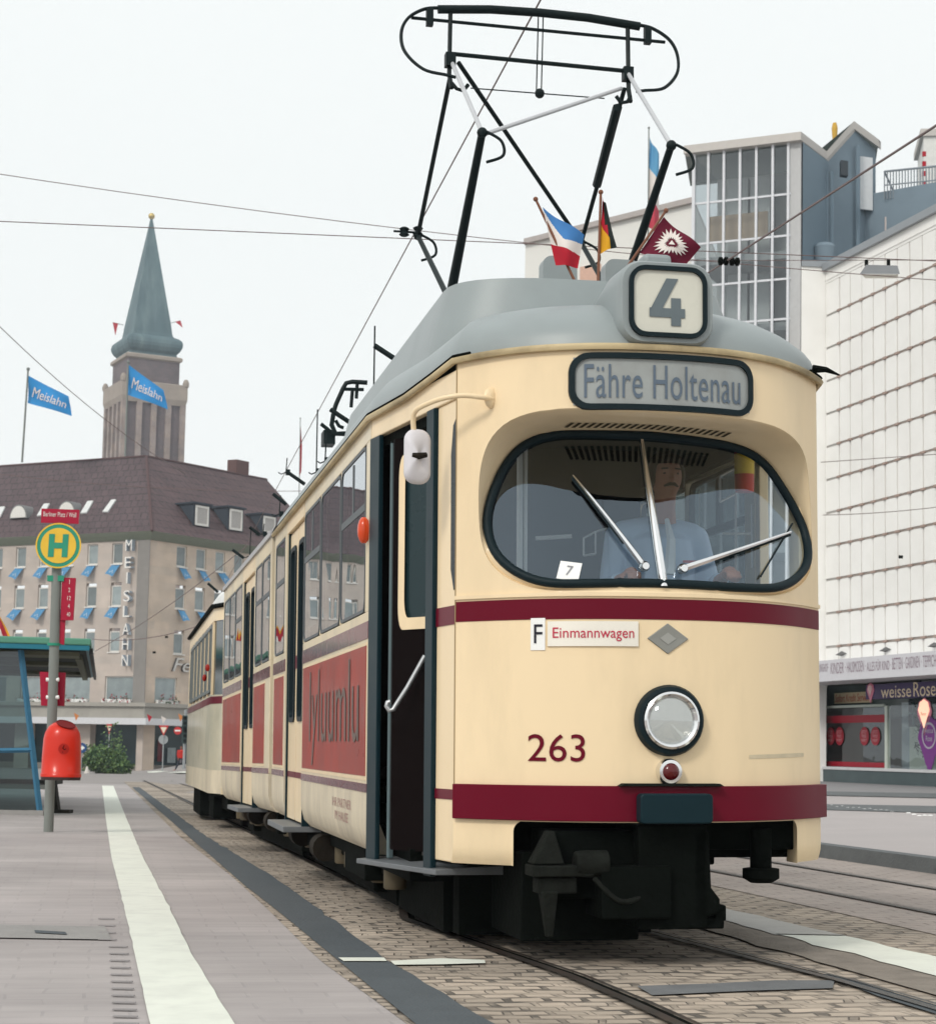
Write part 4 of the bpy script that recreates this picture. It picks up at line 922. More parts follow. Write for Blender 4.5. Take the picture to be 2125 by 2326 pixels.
# ================================================================== TRAILER behind the tram, a little farther round the bend
def trailer():
    ah = radians(11.0); Bt = Vector((-sin(ah), cos(ah), 0)); Lt = Vector((cos(ah), sin(ah), 0))
    E = ray(477, 1650); P = Vector((E.x*22.7, 22.7, 0)); z0 = gz(P.x, P.y)
    C0 = P+Lt*1.1-Bt*1.15; C0.z = z0
    t = thing('tram_trailer', 'cream tram trailer with dark windows coupled behind the articulated tram', 'tram', C0)
    Mx = Matrix((Lt, Bt-Vector((0, 0, .0085)), Vector((0, 0, 1)))).transposed().to_4x4(); Mx.translation = C0; t.matrix_basis = Mx
    hw = .82; ye = 7.8
    pl = [(-1.1, ye), (-1.1, 4), (-1.1, 1.15)]+[(-hw*cos(pi*i/16), .05+.3*(abs(cos(pi*i/16)))**2.4-.3+.25) for i in range(17)]+[(1.1, 1.15), (1.1, 4), (1.1, ye)]
    def wallband(z0, z1, name, m, off=0, skip=()):
        b = MB(); b.loft([[Vector((x*(1+off), y-off, z)) for x, y in pl] for z in (z0, z1)], close=False); return b.build(name, m, t, smooth=40)
    wallband(.45, .735, 'skirt', SKIRT); wallband(.735, 1.66, 'side_wall', mat('dusty trailer paint', (.55, .50, .37), .35, var=.14, scale=2, coat=.4, dirt=(.25, .25, .2), dirt_amt=.6)); wallband(2.58, 2.76, 'cornice', CREAM)
    wallband(1.55, 1.64, 'stripe', RED, .004)
    b = MB()
    for y0, y1 in ((1.15, 1.32), (2.2, 2.3), (3.2, 3.3), (4.2, 4.3), (5.2, 5.3), (6.2, 6.3), (7.3, ye)):
        for s_ in (-1, 1): b.box(s_*1.06, s_*1.1, y0, y1, 1.66, 2.58)
    for (xa, ya), (xb, yb) in zip(pl[2:4], pl[3:5]): pass
    for k in (3, 8, 12, 16, 19):
        x, y = pl[min(k, len(pl)-1)]; b.box(x-.05, x+.05, y, y+.06, 1.66, 2.58)
    b.build('window_pillar', CREAM, t)
    b = MB(); b.loft([[Vector((x*.985, y+.02, z)) for x, y in pl] for z in (1.66, 2.58)], close=False); b.build('window_band', mat('dark tram glazing', (.02, .03, .032), .08, coat=1), t)
    for y0 in (1.33, 2.3, 3.3, 4.3, 5.3, 6.3):
        b = MB(); b.ring(rrect(y0+.02, y0+.95, 1.70, 2.55, .05), rrect(y0+.06, y0+.91, 1.74, 2.51, .04), lambda y, z, d: Vector((-1.1-d, y, z)), -.01, .01); b.box(-1.11, -1.09, y0+.45, y0+.49, 1.72, 2.53); b.build('window', mat('grey window frame', (.18, .2, .2), .5), t)
    b = MB(); rg = []
    for i in range(9):
        ph = pi/2*i/8; s_ = max(0, cos(ph))**.7 if i < 8 else 0
        rg.append([Vector((x*s_, y if y > 1.2 else 1.2+(y-1.2)*s_, 2.76+.40*sin(ph))) for x, y in pl])
    b.loft(rg, close=False); b.build('roof', ROOFL, t, smooth=60)
    b = MB(); b.tube([Vector((x*1.02, y-.01, 2.76)) for x, y in pl], .03, 6); b.build('gutter', BLACK, t)
    b = MB(); b.box(-.9, .9, .5, ye, .25, .5); b.box(-1.0, -.7, 1.6, 2.6, .12, .4); b.box(-1.02, -.75, 4.6, 6.6, .05, .45); b.build('underframe', BLACK, t, bevel=.02)
    b = MB(); b.box(-.9, .9, ye-.03, ye, .45, 2.76); b.build('rear_wall', CREAMD, t)
    for (y, z) in ((1.25, 2.0), (1.9, 1.9)): 
        b = MB(); b.ball((-1.15, y, z), .03, .03, .05, 6); b.build('turn_signal', mat('red orange lens', (.3, .015, .008), .25), t, smooth=60)
    for y in (2.2, 5.6):
        for x in (-.55, .55):
            b = MB(); b.lathe([(0, -.05), (.33, -.05), (.33, .05), (0, .05)], 20, Matrix.Translation((x, y, .33)) @ Matrix.Rotation(radians(90), 4, 'Y')); b.build('wheel', IRON, t, smooth=40)
trailer()

# ================================================================== DRIVER
SKIN = mat('skin', (.30, .13, .085), .5, var=.1); HAIR = mat('dark hair', (.02, .012, .008), .6, var=.3, scale=60)  # skin darkened to put the cab's shade into the driver's face
SHIRT = mat('pale blue shirt', (.40, .50, .66), .7, var=.08, scale=8); TROU = mat('dark trousers', (.03, .035, .05), .7)
def remesh(o, v=.008):
    m = o.modifiers.new('skin', 'REMESH'); m.mode = 'VOXEL'; m.voxel_size = v; m.use_smooth_shade = True
    s_ = o.modifiers.new('sm', 'SMOOTH'); s_.iterations = 3; s_.factor = .4
def hand(b, w, d, up, side_):
    """palm plus curled fingers: w wrist, d pointing direction, up back of hand, side_ thumb side"""
    d, up = d.normalized(), up.normalized(); sd_ = d.cross(up).normalized()*side_
    b.tube([w, w+d*.045, w+d*.085], [.024, .036, .034], 8); b.ball(w+d*.06, .036, .036, .026, 8)
    for i in range(4):
        o = (i-1.5)*.019; k = w+d*.088+sd_*o; ln = (.036, .043, .040, .030)[i]
        p1 = k+d*ln*.9-up*.006; p2 = p1+d*ln*.35-up*ln*.75; p3 = p2-d*ln*.45-up*ln*.45
        b.tube([k-d*.02, k, p1, p2, p3], [.010, .0105, .0095, .0088, .0075], 6); b.ball(p3, .0075, n=5)
    a = w+d*.03+sd_*-.032; t1 = a+d*.035-sd_*.02-up*.012; t2 = t1+d*.03-up*.016+sd_*.004
    b.tube([w+d*.015-sd_*.015, a, t1, t2], [.014, .0135, .011, .009], 6); b.ball(t2, .009, n=5)
def driver():
    hc = TMI @ onY(1512, 1086, 9.10)            # head centre in tram space
    base = Vector((hc.x, hc.y+.10, 1.28))
    t = thing('person', 'tram driver with dark hair and moustache in pale blue shirt behind the windscreen', 'person')
    t.matrix_basis = TM @ Matrix.Translation(base)
    H = hc-base
    b = MB()
    def hd(p):
        # ellipsoid head shaped a little: narrow chin, brow, nose added apart
        q = p-H; k = 1-.28*max(0, -q.z/.12)**1.5; return H+Vector((q.x*k, q.y*(1-.1*max(0, -q.z/.12)), q.z))
    vs = []
    b.ball(H, .078, .098, .122, 14, T=None)
    b.v = [tuple(hd(Vector(v))) for v in b.v]
    b.tube([H+Vector((0, -.085, .02)), H+Vector((0, -.112, -.022)), H+Vector((0, -.09, -.032))], [.010, .016, .012], 8)
    b.tube([H+Vector((-.05, -.078, .026)), H+Vector((0, -.092, .03)), H+Vector((.05, -.078, .026))], [.010, .010, .010], 6)
    b.tube([H+Vector((-.022, -.084, -.062)), H+Vector((0, -.092, -.062)), H+Vector((.022, -.084, -.062))], [.005, .008, .005], 6)
    for s_ in (-1, 1): b.ball(H+Vector((s_*.080, .01, -.005)), .010, .022, .032, 6)
    b.tube([H+Vector((0, .01, -.06)), H+Vector((0, .03, -.15)), H+Vector((0, .05, -.22))], [.056, .056, .068], 12)
    sh = H.z-.255
    b.tube([(0, .06, .0), (0, .06, .2), (0, .05, sh-.18), (0, .06, sh-.04), (0, .05, sh+.03)], [.15, .15, .17, .15, .07], 14)
    b.tube([(-.19, .06, sh-.02), (0, .06, sh), (.19, .06, sh-.02)], [.062, .08, .062], 10)
    arms = []
    for s_, px in ((-1, (1432, 1302)), (1, (1655, 1300))):
        hp_ = TMI @ onY(*px, 8.86); hp_ = hp_-base
        S_ = Vector((s_*.205, .06, sh-.03)); E_ = Vector((s_*.27, -.0, sh-.30)); Wp = hp_+Vector((0, .06, -.01))
        arms.append((S_, E_, Wp)); b.tube([S_, S_.lerp(E_, .5), E_, E_.lerp(Wp, .5), Wp], [.052, .048, .042, .038, .026], 10); b.ball(E_, .042, n=8); b.ball(S_, .055, n=8)
        hand(b, Wp, (hp_-Wp)+Vector((0, -.04, 0)), Vector((0, 0, 1)), s_)
    for s_ in (-1, 1):
        K = Vector((s_*.15, -.40, .06)); F = Vector((s_*.14, -.42, -.36))
        b.tube([(s_*.09, .04, .02), (s_*.12, -.18, .05), K, K.lerp(F, .5), F], [.085, .078, .06, .055, .04], 10); b.ball(K, .06, n=8); b.tube([F, F+Vector((0, -.14, -.035))], [.045, .035], 8)
    body = b.build('body', SKIN, t, smooth=180); remesh(body, .0075)
    b = MB()
    b.tube([(0, .06, .0), (0, .06, .2), (0, .05, sh-.18), (0, .055, sh-.05), (0, .05, sh+.012)], [.168, .168, .192, .172, .088], 18)
    b.tube([(-.20, .06, sh-.025), (0, .06, sh-.005), (.20, .06, sh-.025)], [.076, .095, .076], 12)
    for S_, E_, Wp in arms:
        b.tube([S_, S_.lerp(E_, .5), E_, E_.lerp(Wp, .62)], [.070, .062, .056, .047], 12); b.ball(E_, .056, n=8); b.ball(S_, .07, n=8)
    b.tube([(-.06, -.02, sh+.0), (-.075, .04, sh+.055), (0, .10, sh+.06), (.075, .04, sh+.055), (.06, -.02, sh+.0)], .02, 6)
    o = b.build('shirt', SHIRT, t, smooth=180); remesh(o, .011)
    b = MB(); b.tube([H+Vector((-.02, -.075, -.22)), H+Vector((-.02, -.145, -.33)), H+Vector((-.03, -.15, -.5))], [.012, .022, .03], 6); b.build('tie', mat('white shirt front', (.6, .62, .66), .7), t)
    b = MB(); b.box(.075, .155, -.142, -.136, sh-.175, sh-.162); b.build('name_tag', mat('red tag', (.45, .06, .08), .5), t)
    b = MB()
    for s_ in (-1, 1):
        K = Vector((s_*.15, -.40, .06)); F = Vector((s_*.14, -.42, -.36)); b.tube([(s_*.09, .04, .02), (s_*.12, -.18, .05), K, K.lerp(F, .5), F.lerp(K, .1)], [.10, .09, .07, .065, .06], 10)
    b.tube([(0, .06, -.08), (0, .06, .12)], [.17, .17], 14); o = b.build('trousers', TROU, t, smooth=180); remesh(o, .014)
    b = MB(); b.ball(H+Vector((0, .018, .03)), .088, .103, .115, 12)
    b.v = [(x, (y if z > H.z+.062 or y > H.y-.02 else max(y, H.y-.045)), max(z, H.z-.085) if y > H.y else max(z, H.z-.03)) for x, y, z in b.v]
    for s_ in (-1, 1): b.ball(H+Vector((s_*.078, .0, .01)), .018, .05, .07, 7)
    b.tube([H+Vector((-.06, -.07, .082)), H+Vector((0, -.094, .088)), H+Vector((.06, -.07, .082))], [.022, .026, .022], 8)
    o = b.build('hair', HAIR, t, smooth=180); remesh(o, .009)
    b = MB(); b.tube([H+Vector((-.036, -.082, -.052)), H+Vector((-.012, -.100, -.043)), H+Vector((.012, -.100, -.043)), H+Vector((.036, -.082, -.052))], [.005, .009, .009, .005], 6); b.build('moustache', HAIR, t, smooth=60)
    b = MB()
    for s_ in (-1, 1): b.ball(H+Vector((s_*.031, -.082, .012)), .011, .009, .007, 6); b.tube([H+Vector((s_*.05, -.084, .035)), H+Vector((s_*.018, -.096, .036))], .0045, 5)
    b.build('eyes', mat('dark eyes', (.03, .02, .018), .3), t, smooth=60)
driver()
# fire extinguisher hanging in the cab
fp = tonY(1690, 1120, 9.7); ex = thing('fire_extinguisher', 'red fire extinguisher with yellow label hanging in the tram cab', 'extinguisher'); ex.matrix_basis = TM @ Matrix.Translation(fp)
b = MB(); b.lathe([(.0, 0), (.05, .005), (.052, .03), (.052, .24), (.04, .28), (.018, .30), (.018, .32), (0, .32)], 18); b.build('cylinder', mat('extinguisher red', (.45, .02, .015), .3), ex, smooth=40)
b = MB(); b.lathe([(.0535, .10), (.0535, .21)], 18, ang=2*pi); b.f = b.f[:18]; b.m = b.m[:18]; b.build('label_sleeve', mat('yellow label', (.6, .4, .03), .5), ex, smooth=60)
b = MB(); b.box(-.02, .02, -.02, .02, .31, .36); b.tube([(0, -.02, .35), (.05, -.03, .33)], .008, 5); b.build('valve', BLACK, ex)

# ================================================================== FLAGS
FB = mat('flag blue', (.06, .20, .47), .75, var=.1, scale=9); FW = mat('flag white', (.72, .66, .62), .75, var=.06); FR = mat('flag red', (.42, .015, .03), .75, var=.1)
FK = mat('flag black', (.012, .02, .018), .75); FG = mat('flag gold', (.72, .36, .02), .7); FM = mat('flag maroon', (.125, .010, .028), .75, var=.15, scale=9)
WOOD = mat('pole wood', (.20, .085, .05), .5, var=.2); POLEG = mat('grey pole paint', (.20, .215, .20), .5, var=.12, scale=4)
def cloth(px, D, wave=.015, k=2.0):
    """px: pole-top, pole-bottom, fly-top, fly-bottom corners -> mapping of the cloth"""
    a, b_, c, d = [onY(u, v, D) for u, v in px]
    def fn(x, y, lift=0):                                    # x from pole to fly, y from top to bottom
        p = a.lerp(c, x).lerp(b_.lerp(d, x), y); w = (p-a).length
        return p+Vector((0, wave*(sin(k*pi*x+2*y)+.35*sin(5*x-6*y))-lift, 0))
    return fn
def flag(label, pole, D, px, mats, assign, name='flag', nx=60, ny=48, wave=.015, pr=.008, polem=None, group=None, k=2.0):
    A, Bq = onY(*pole[0], D), onY(*pole[1], D); t = thing(name, label, 'flag', A, group)
    b = MB(); b.tube([A, Bq], [pr, pr*.85], 8); b.ball(Bq, pr*1.7, n=6); b.build('pole', polem or WOOD, t, world=True, smooth=50)
    fn = cloth(px, D-.012 if D < 20 else D, wave, k); b = MB(); b.grid(fn, nx, ny)
    for i in range(nx):
        for j in range(ny): b.m[i*ny+j] = assign((i+.5)/nx, (j+.5)/ny)
    b.build('cloth', mats, t, world=True, smooth=60, recalc=False); return t, fn
D1 = 9.45
flag('small blue, white and red flag leftmost of the flags on the tram roof', ((1319, 668), (1216, 452)), D1, ((1232, 470), (1262, 600), (1326, 534), (1312, 608)), [FB, FW, FR],
     lambda x, y: 0 if y < .06+.36*min(x*2.2, 1)-.3*max(0, x-.5) else (1 if y < .63-.02*x else 2), wave=.02)
flag('small black, red and gold flag drooping from its pole on the tram roof', ((1357, 668), (1364, 436)), D1, ((1368, 446), (1362, 575), (1377, 470), (1401, 560)), [FK, FR, FG],
     lambda x, y: 2 if y-.5*x > .47 and x < .62 else (1 if x < .28+.12*y and y < .75 or (x < .55 and .5 < y < .72) else 0), wave=.02)
t, fn = flag('maroon flag with white nettle-leaf emblem behind the route number box', ((1425, 605), (1512, 478)), D1+.1, ((1507, 492), (1452, 572), (1591, 562), (1550, 607)), [FM], lambda x, y: 0, wave=.02)
b = MB(); c = []
for i in range(44):
    a = 2*pi*i/44; r = (.40 if i % 2 else .27)*(.70+.30*abs(cos(1.5*a))); c.append((.47+r*cos(a)*1.0, .46+r*sin(a)*1.1))
inn_ = [(.47+(x-.47)*.45, .46+(y-.46)*.45) for x, y in c]
b.add([fn(x, y, .006) for x, y in c]+[fn(x, y, .006) for x, y in inn_], [(i, (i+1) % 44, 44+(i+1) % 44, 44+i) for i in range(44)])
b.add([fn(x, y, .007) for x, y in ((.43, .38), (.55, .46), (.43, .54))], [(0, 1, 2)])
b.build('nettle_emblem', FW, t, world=True, recalc=False)
flag('tall blue, white and red flag hanging on a roof pole by the glazed stair tower', ((1470, 700), (1473, 290)), 84, ((1475, 312), (1471, 512), (1496, 350), (1497, 540)), [mat('pale flag blue', (.12, .34, .55), .8), FW, mat('pale flag red', (.5, .05, .08), .8)],
     lambda x, y: 0 if y < .33 else (1 if y < .66 else 2), wave=.12, pr=.035, polem=POLEG)
flag('furled dark red flag on a thin pole above the brown roof', ((679, 1130), (682, 950)), 158, ((682, 962), (679, 1088), (686, 1010), (684, 1070)), [FR], lambda x, y: 0, wave=.1, pr=.04, polem=POLEG)
SB = mat('shop flag blue', (.02, .25, .58), .7, var=.1, scale=1)
for lab, pole, px in (('blue shop flag with white script flying left of the town hall tower', ((50, 1050), (64, 838)), ((65, 853), (61, 914), (158, 902), (163, 945))),
                      ('blue shop flag with white script flying in front of the town hall tower', ((284, 1036), (291, 822)), ((292, 828), (288, 895), (373, 888), (381, 930)))):
    t, fn = flag(lab, pole, 150, px, [SB], lambda x, y: 0, wave=.25, pr=.09, polem=POLEG, group='blue flags on the hotel-like shop roof' if False else 'blue flags on the shop roof', k=1.5)
    text('lettering', 'Meislahn', lambda x, y, d: fn(.5+x/1.0, .52-y, .12), .82, .42, FW, t, world=True, shear=.35)
flag('red and white striped flag with a golden edge hanging above the shelter roof', ((-14, 1470), (-22, 1375)), 70, ((-16, 1385), (-14, 1450), (0, 1400), (22, 1445)), [FR, FW, FG], lambda x, y: 1 if y > .72-.1*x and x < .6 else (2 if x > .86 else 0), wave=.1, pr=.04, polem=POLEG)

# ================================================================== BUS STOP, BIN, SHELTER
GRN = mat('sign green', (.03, .27, .17), .4); YEL = mat('sign yellow', (.75, .47, .05), .4); SRED = mat('sign red', (.36, .008, .035), .35, var=.08)
pb = gnd(110, 1890); YP = pb.y
st = thing('stop_sign_pole', 'grey stop pole with round yellow and green H sign and red line boards', 'bus stop', pb)
def sp(u, v, dy=0): return onY(u, v, YP+dy)
b = MB(); b.tube([pb, sp(129, 1290)], .057, 16); b.build('pole', POLEG, st, world=True, smooth=60)
cc_ = sp(134, 1240, -.09); r = .255
b = MB(); b.lathe([(0, 0), (r, 0), (r, .03), (0, .03)], 48, Matrix.Translation(cc_) @ RX90); hs = b.build('round_sign', GRN, st, world=True, smooth=40)
b = disc(r*.80, 48, Matrix.Translation(cc_+Vector((0, -.034, 0))) @ RX90); b.build('yellow_disc', YEL, hs, world=False)
b = flatring(r*.965, r*1.03, Matrix.Translation(cc_+Vector((0, -.034, 0))) @ RX90)
b.build('rim', YEL, hs)
b = MB(); hf = lambda x, z, d: cc_+Vector((x*r+z*.025*r, -.037-d, z*r))
for q in ((-.44, -.18, -.52, .52), (.18, .44, -.52, .52), (-.18, .18, -.13, .13)): b.prism([(q[0], q[2]), (q[1], q[2]), (q[1], q[3]), (q[0], q[3])], hf, 0, .003)
b.build('letter', GRN, hs)
def plate(name, px, D, m, th_=.03):
    q = [onY(u, v, D) for u, v in px]; b = MB(); b.add(q+[p+Vector((0, th_, 0)) for p in q], [(0, 1, 2, 3), (7, 6, 5, 4), (0, 4, 5, 1), (1, 5, 6, 2), (2, 6, 7, 3), (3, 7, 4, 0)]); return b.build(name, m, st, world=True), q
np_, q = plate('name_board', ((93, 1187), (178, 1190), (180, 1158), (94, 1155)), YP-.08, SRED)
text('lettering', 'Berliner Platz / Wall', lambda x, y, d: q[0]+(q[1]-q[0])*(.5+x)+(q[3]-q[0])*(.62+y*1.0)+Vector((0, -.004, 0)), .88, .34, FW, st, world=True)
b = MB()
for u in (127, 148): b.tube([sp(u, 1186), sp(u, 1200)], .012, 6)
b.tube([sp(129, 1290), sp(132, 1296-26)], .04, 8); b.box(-.10, .09, -.05, .05, -.03, .035, lambda p: sp(129, 1315)+p); b.lathe([(.075, -.015), (.075, .015)], 16, Matrix.Translation(sp(122, 1464)))
b.build('clamp', GRN, st, world=True)
lb, q = plate('line_board', ((138, 1409), (166, 1409), (172, 1313), (141, 1312)), YP-.03, SRED)
for i, s_ in enumerate(('1', '2', '12', '4', '40')):
    fy = .90-.19*i; text('lettering', s_, lambda x, y, d: q[0]+(q[1]-q[0])*(.62+x)+(q[3]-q[0])*(fy+y)+Vector((0, -.004, 0)), (.28 if len(s_) > 1 else (.05 if s_ == '1' else .15)), .10, FW, st, world=True)
plate('side_board', ((134, 1462), (145, 1465), (153, 1312), (141, 1312)), YP+.0, SRED)
plate('timetable_board', ((93, 1603), (145, 1604), (148, 1528), (90, 1526)), YP+.09, SRED, .04)
b = MB()
for v in (1544, 1584): b.tube([sp(105, v, -.02), sp(134, v, -.02)], .022, 8)
b.build('bracket', WHITE, st, world=True)
# bin
bp_ = onY(138, 1765, YP-.30); bn = thing('litter_bin', 'bright orange-red litter bin with domed top fixed on the stop pole', 'bin', bp_)
ORG = mat('orange red plastic', (.62, .026, .010), .32, var=.07, scale=3, coat=.2)
Rb = .228; hb = .62
b = MB()
prf = [(.0, .02), (Rb*.9, .0), (Rb*1.0, .0), (Rb*1.0, .035), (Rb*.97, .04), (Rb*.95, .25), (Rb*.91, .43), (Rb*.84, .50), (Rb*.68, .565), (Rb*.45, .605), (Rb*.2, .62), (0, .622)]
b.lathe(prf, 40); b.v = [(x, y*.85, z) for x, y, z in b.v]; b.build('bin_body', ORG, bn, smooth=50)
b = MB(); b.lathe([(Rb*.96, -.035), (Rb*.98, 0)], 32); b.v = [(x, y*.85, z) for x, y, z in b.v]; b.build('base_rim', mat('dark bin base', (.05, .03, .028), .5), bn)
Mo = Matrix.Translation((.055, -.100, .588)) @ Matrix.Rotation(radians(38), 4, 'X') @ Matrix.Rotation(radians(18), 4, 'Y')
b = MB(); b.lathe([(.0, -.012), (.095, -.012), (.100, .006), (.106, .012), (.112, .004)], 32, Mo @ Matrix.Diagonal((1, .52, 1, 1)).to_4x4() if False else Mo); b.v = [tuple(Mo @ Vector(((Mo.inverted() @ Vector(v)).x, (Mo.inverted() @ Vector(v)).y*.55, (Mo.inverted() @ Vector(v)).z))) for v in b.v]
b.build('bin_opening', mat('bin mouth', (.16, .008, .008), .5), bn, smooth=50)
b = disc(.060, 24, Matrix.Translation((.06, -Rb*.80, .315)) @ Matrix.Rotation(radians(90), 4, 'X') @ Matrix.Rotation(radians(18), 4, 'Y'))
b.build('emblem_disc', mat('darker orange red', (.42, .015, .008), .4), bn)
b = MB(); 
for a0, x0, z0 in ((60, .048, .302), (100, .07, .33)): b.tube([(x0+.016*cos(radians(a0+40*i)), -Rb*.80-.002, z0+.024*sin(radians(a0+40*i))) for i in range(7)], .0045, 5)
b.build('emblem', BLACK, bn)
# shelter
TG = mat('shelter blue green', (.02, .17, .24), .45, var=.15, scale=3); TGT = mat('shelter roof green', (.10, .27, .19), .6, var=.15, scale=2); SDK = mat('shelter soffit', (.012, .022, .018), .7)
SBL = mat('shelter frame blue', (.05, .17, .28), .4); BEAM = mat('pale beam', (.15, .155, .11), .7)
sb = gnd(60, 1852); YS = sb.y
sh_ = thing('bus_shelter', 'blue-green bus shelter with slatted roof and tinted glass behind the stop pole', 'shelter', sb)
def ss(u, v, dy=0): return onY(u, v, YS+dy)
def along(P, l, bk, z): return Vector((P.x, P.y, 0))+TL0*l+TB*bk+Vector((0, 0, z))
K0 = ss(203, 1470); zt = ss(100, 1449).z; zf = ss(203, 1478).z; LEN = 11.5
def bxs(name, l0, l1, b0, b1, z0, z1, m, bevel=0):
    b = MB(); b.add([along(K0, l, q, z) for l in (l0, l1) for q in (b0, b1) for z in (z0, z1)], [(0, 1, 3, 2), (4, 6, 7, 5), (0, 4, 5, 1), (2, 3, 7, 6), (0, 2, 6, 4), (1, 5, 7, 3)]); return b.build(name, m, sh_, world=True, bevel=bevel)
bxs('roof', -5, .02, -.05, LEN, zt-.10, zt, TGT, .02); bxs('fascia', -5, 0, -.03, LEN-.02, zf, zt-.102, TG); bxs('roof_edge', 0, .05, .2, LEN, zf-.05, zt-.13, mat('dark edge board', (.03, .03, .028), .6))
for k, D_ in enumerate((0.35, 4.0, 8.2)): bxs('soffit_beam', -4.6, -.15, D_, D_+(.9 if k == 0 else .8), zf-.07, zf-.005, BEAM)
bxs('soffit_beam', -.22, -.12, 1.3, LEN-.4, zf-.08, zf-.008, BEAM)
bxs('soffit', -4.9, -.05, .02, LEN-.1, zf-.012, zf-.003, SDK)
p0, p1 = ss(47, 1478), ss(91, 1850); p0.z = zf
b = MB(); b.tube([p0, p1], .045, 4); b.build('post', SBL, sh_, world=True)
b = MB(); b.tube([ss(-60, 1706), ss(74, 1704)], .035, 4); b.build('rail', SBL, sh_, world=True)
b = MB(); b.quad(ss(-70, 1480, .02), ss(46, 1480, .02), ss(90, 1842, .02), ss(-70, 1842, .02)); b.build('glass_panel', glass('tinted shelter glass', (.14, .235, .24), .08), sh_, world=True)
for k in range(5): bxs('rear_mullion', -2.6, -2.54, 1.2+2.2*k, 1.26+2.2*k, sb.z, zf, BEAM)
bxs('rear_glass', -2.58, -2.56, .5, LEN-.5, sb.z+.5, zf-.3, glass('dark shelter glass', (.25, .36, .36), .1))
bxs('far_post', -2.5, -2.42, LEN-1, LEN-.92, gz(-9, 39), zf, SBL)
b = MB(); b.box(K0.x-8, ss(66, 1850).x, YS-.05, YS+.15, sb.z-.1, sb.z+.07); b.build('plinth', CONC, sh_, world=True); b = MB(); b.box(ss(66, 1850).x, ss(102, 1850).x, YS-.12, YS+.1, sb.z-.02, sb.z+.075); b.build('foot_block', CONC, sh_, world=True)
bx0, bx1 = ss(60, 1780, 1.2).x, ss(128, 1780, 1.2).x
bh = thing('bench', 'dark bench standing under the shelter behind the bin', 'bench', Vector(((bx0+bx1)/2, YS+1.4, gz(-6, YS+1.4))))
zb2 = bh.location.z
b = MB(); b.box(bx0-1.5, bx1, YS+1.2, YS+1.65, zb2+.44, zb2+.50); b.build('seat', mat('dark bench wood', (.03, .028, .025), .6), bh, world=True)
b = MB(); b.box(bx0-1.5, bx1-.1, YS+1.21, YS+1.6, zb2+.36, zb2+.43); b.build('seat_frame', mat('pale bench frame', (.3, .29, .27), .6), bh, world=True)
b = MB(); b.add([Vector((bx1-.22, YS+1.3, zb2+.44)), Vector((bx1-.05, YS+1.3, zb2+.44)), Vector((bx1+.02, YS+1.3, zb2+.04)), Vector((bx1-.05, YS+1.3, zb2+.04))]+[Vector((bx1-.22, YS+1.5, zb2+.44)), Vector((bx1-.05, YS+1.5, zb2+.44)), Vector((bx1+.02, YS+1.5, zb2+.04)), Vector((bx1-.05, YS+1.5, zb2+.04))], [(0, 1, 2, 3), (7, 6, 5, 4), (0, 4, 5, 1), (1, 5, 6, 2), (2, 6, 7, 3), (3, 7, 4, 0)]); b.box(bx1-.1, bx1+.2, YS+1.25, YS+1.55, zb2, zb2+.05); b.build('leg', IRON, bh, world=True)

# ================================================================== CORNER SHOP BUILDING (left background)
GZB = -1.32
CN = onY(338, 1300, 143); CN.z = GZB
dl = Vector((-.888, .46, 0)); nl = Vector((-.46, -.888, 0)); dr = Vector((.586, .81, 0)); nr = Vector((.81, -.586, 0))
STONE = bricky('shell limestone', (.52, .445, .39), (.475, .415, .37), (.42, .355, .31), 1, 1.1, .55, .012, .85, .15, axis='XZ', var=.14, dirt=(.43, .37, .335))
STONEB = bricky('warm limestone', (.60, .485, .385), (.54, .45, .37), (.47, .38, .31), 1, 1.3, .62, .012, .85, .15, axis='YZ', var=.2, dirt=(.52, .42, .35))
TILE = bricky('brown roof tiles', (.092, .060, .064), (.078, .052, .057), (.03, .02, .022), 1, .6, .62, .07, .8, .6, axis='XZ', var=.22)
WFR = mat('white window frame', (.72, .70, .66), .5); PANE = mat('curtain and reflection pane', (.25, .29, .295), .12, var=.4, scale=1.3, coat=.4, rnd=.35)  # pane colour paints in reflection along with the curtains
PANED = mat('dark shop glass', (.014, .034, .040), .2, var=.8, scale=.5, coat=.15)
GUT = mat('green grey cornice', (.20, .22, .17), .7, var=.15)
bl = thing('corner_shop_building', 'four-storey pale stone corner building under a big brown tiled roof', 'building', CN)
def PL(s_, z, d=0): return CN+dl*s_+nl*d+Vector((0, 0, z-GZB))
def PR(s_, z, d=0): return CN+dr*s_+nr*d+Vector((0, 0, z-GZB))
def onL(u, v): P = onplane(u, v, CN, nl); return (P-CN).dot(dl), P.z
def onR(u, v): P = onplane(u, v, CN, nr); return (P-CN).dot(dr), P.z
zE = onL(338, 1212)[1]
colsL = [onL(u, 1350)[0] for u in (263, 207, 97, 44)]; spL = (colsL[3]-colsL[0])/4
colsR = [onR(u, 1350)[0] for u in (410, 455, 498)]; spR = (colsR[2]-colsR[0])/2
cL = [colsL[0]+spL*k for k in range(26)]; cR = [colsR[0]+spR*k for k in range(7)]
rows = [(onL(263, b_)[1], onL(263, t_)[1]) for t_, b_ in ((1234, 1281), (1323, 1377), (1427, 1481))]
zq = [onL(263, v)[1] for v in (1536, 1598, 1612, 1632, 1646)]      # big first-floor windows, ledge, band, canopy
wwL, wwR = 1.05, 1.15
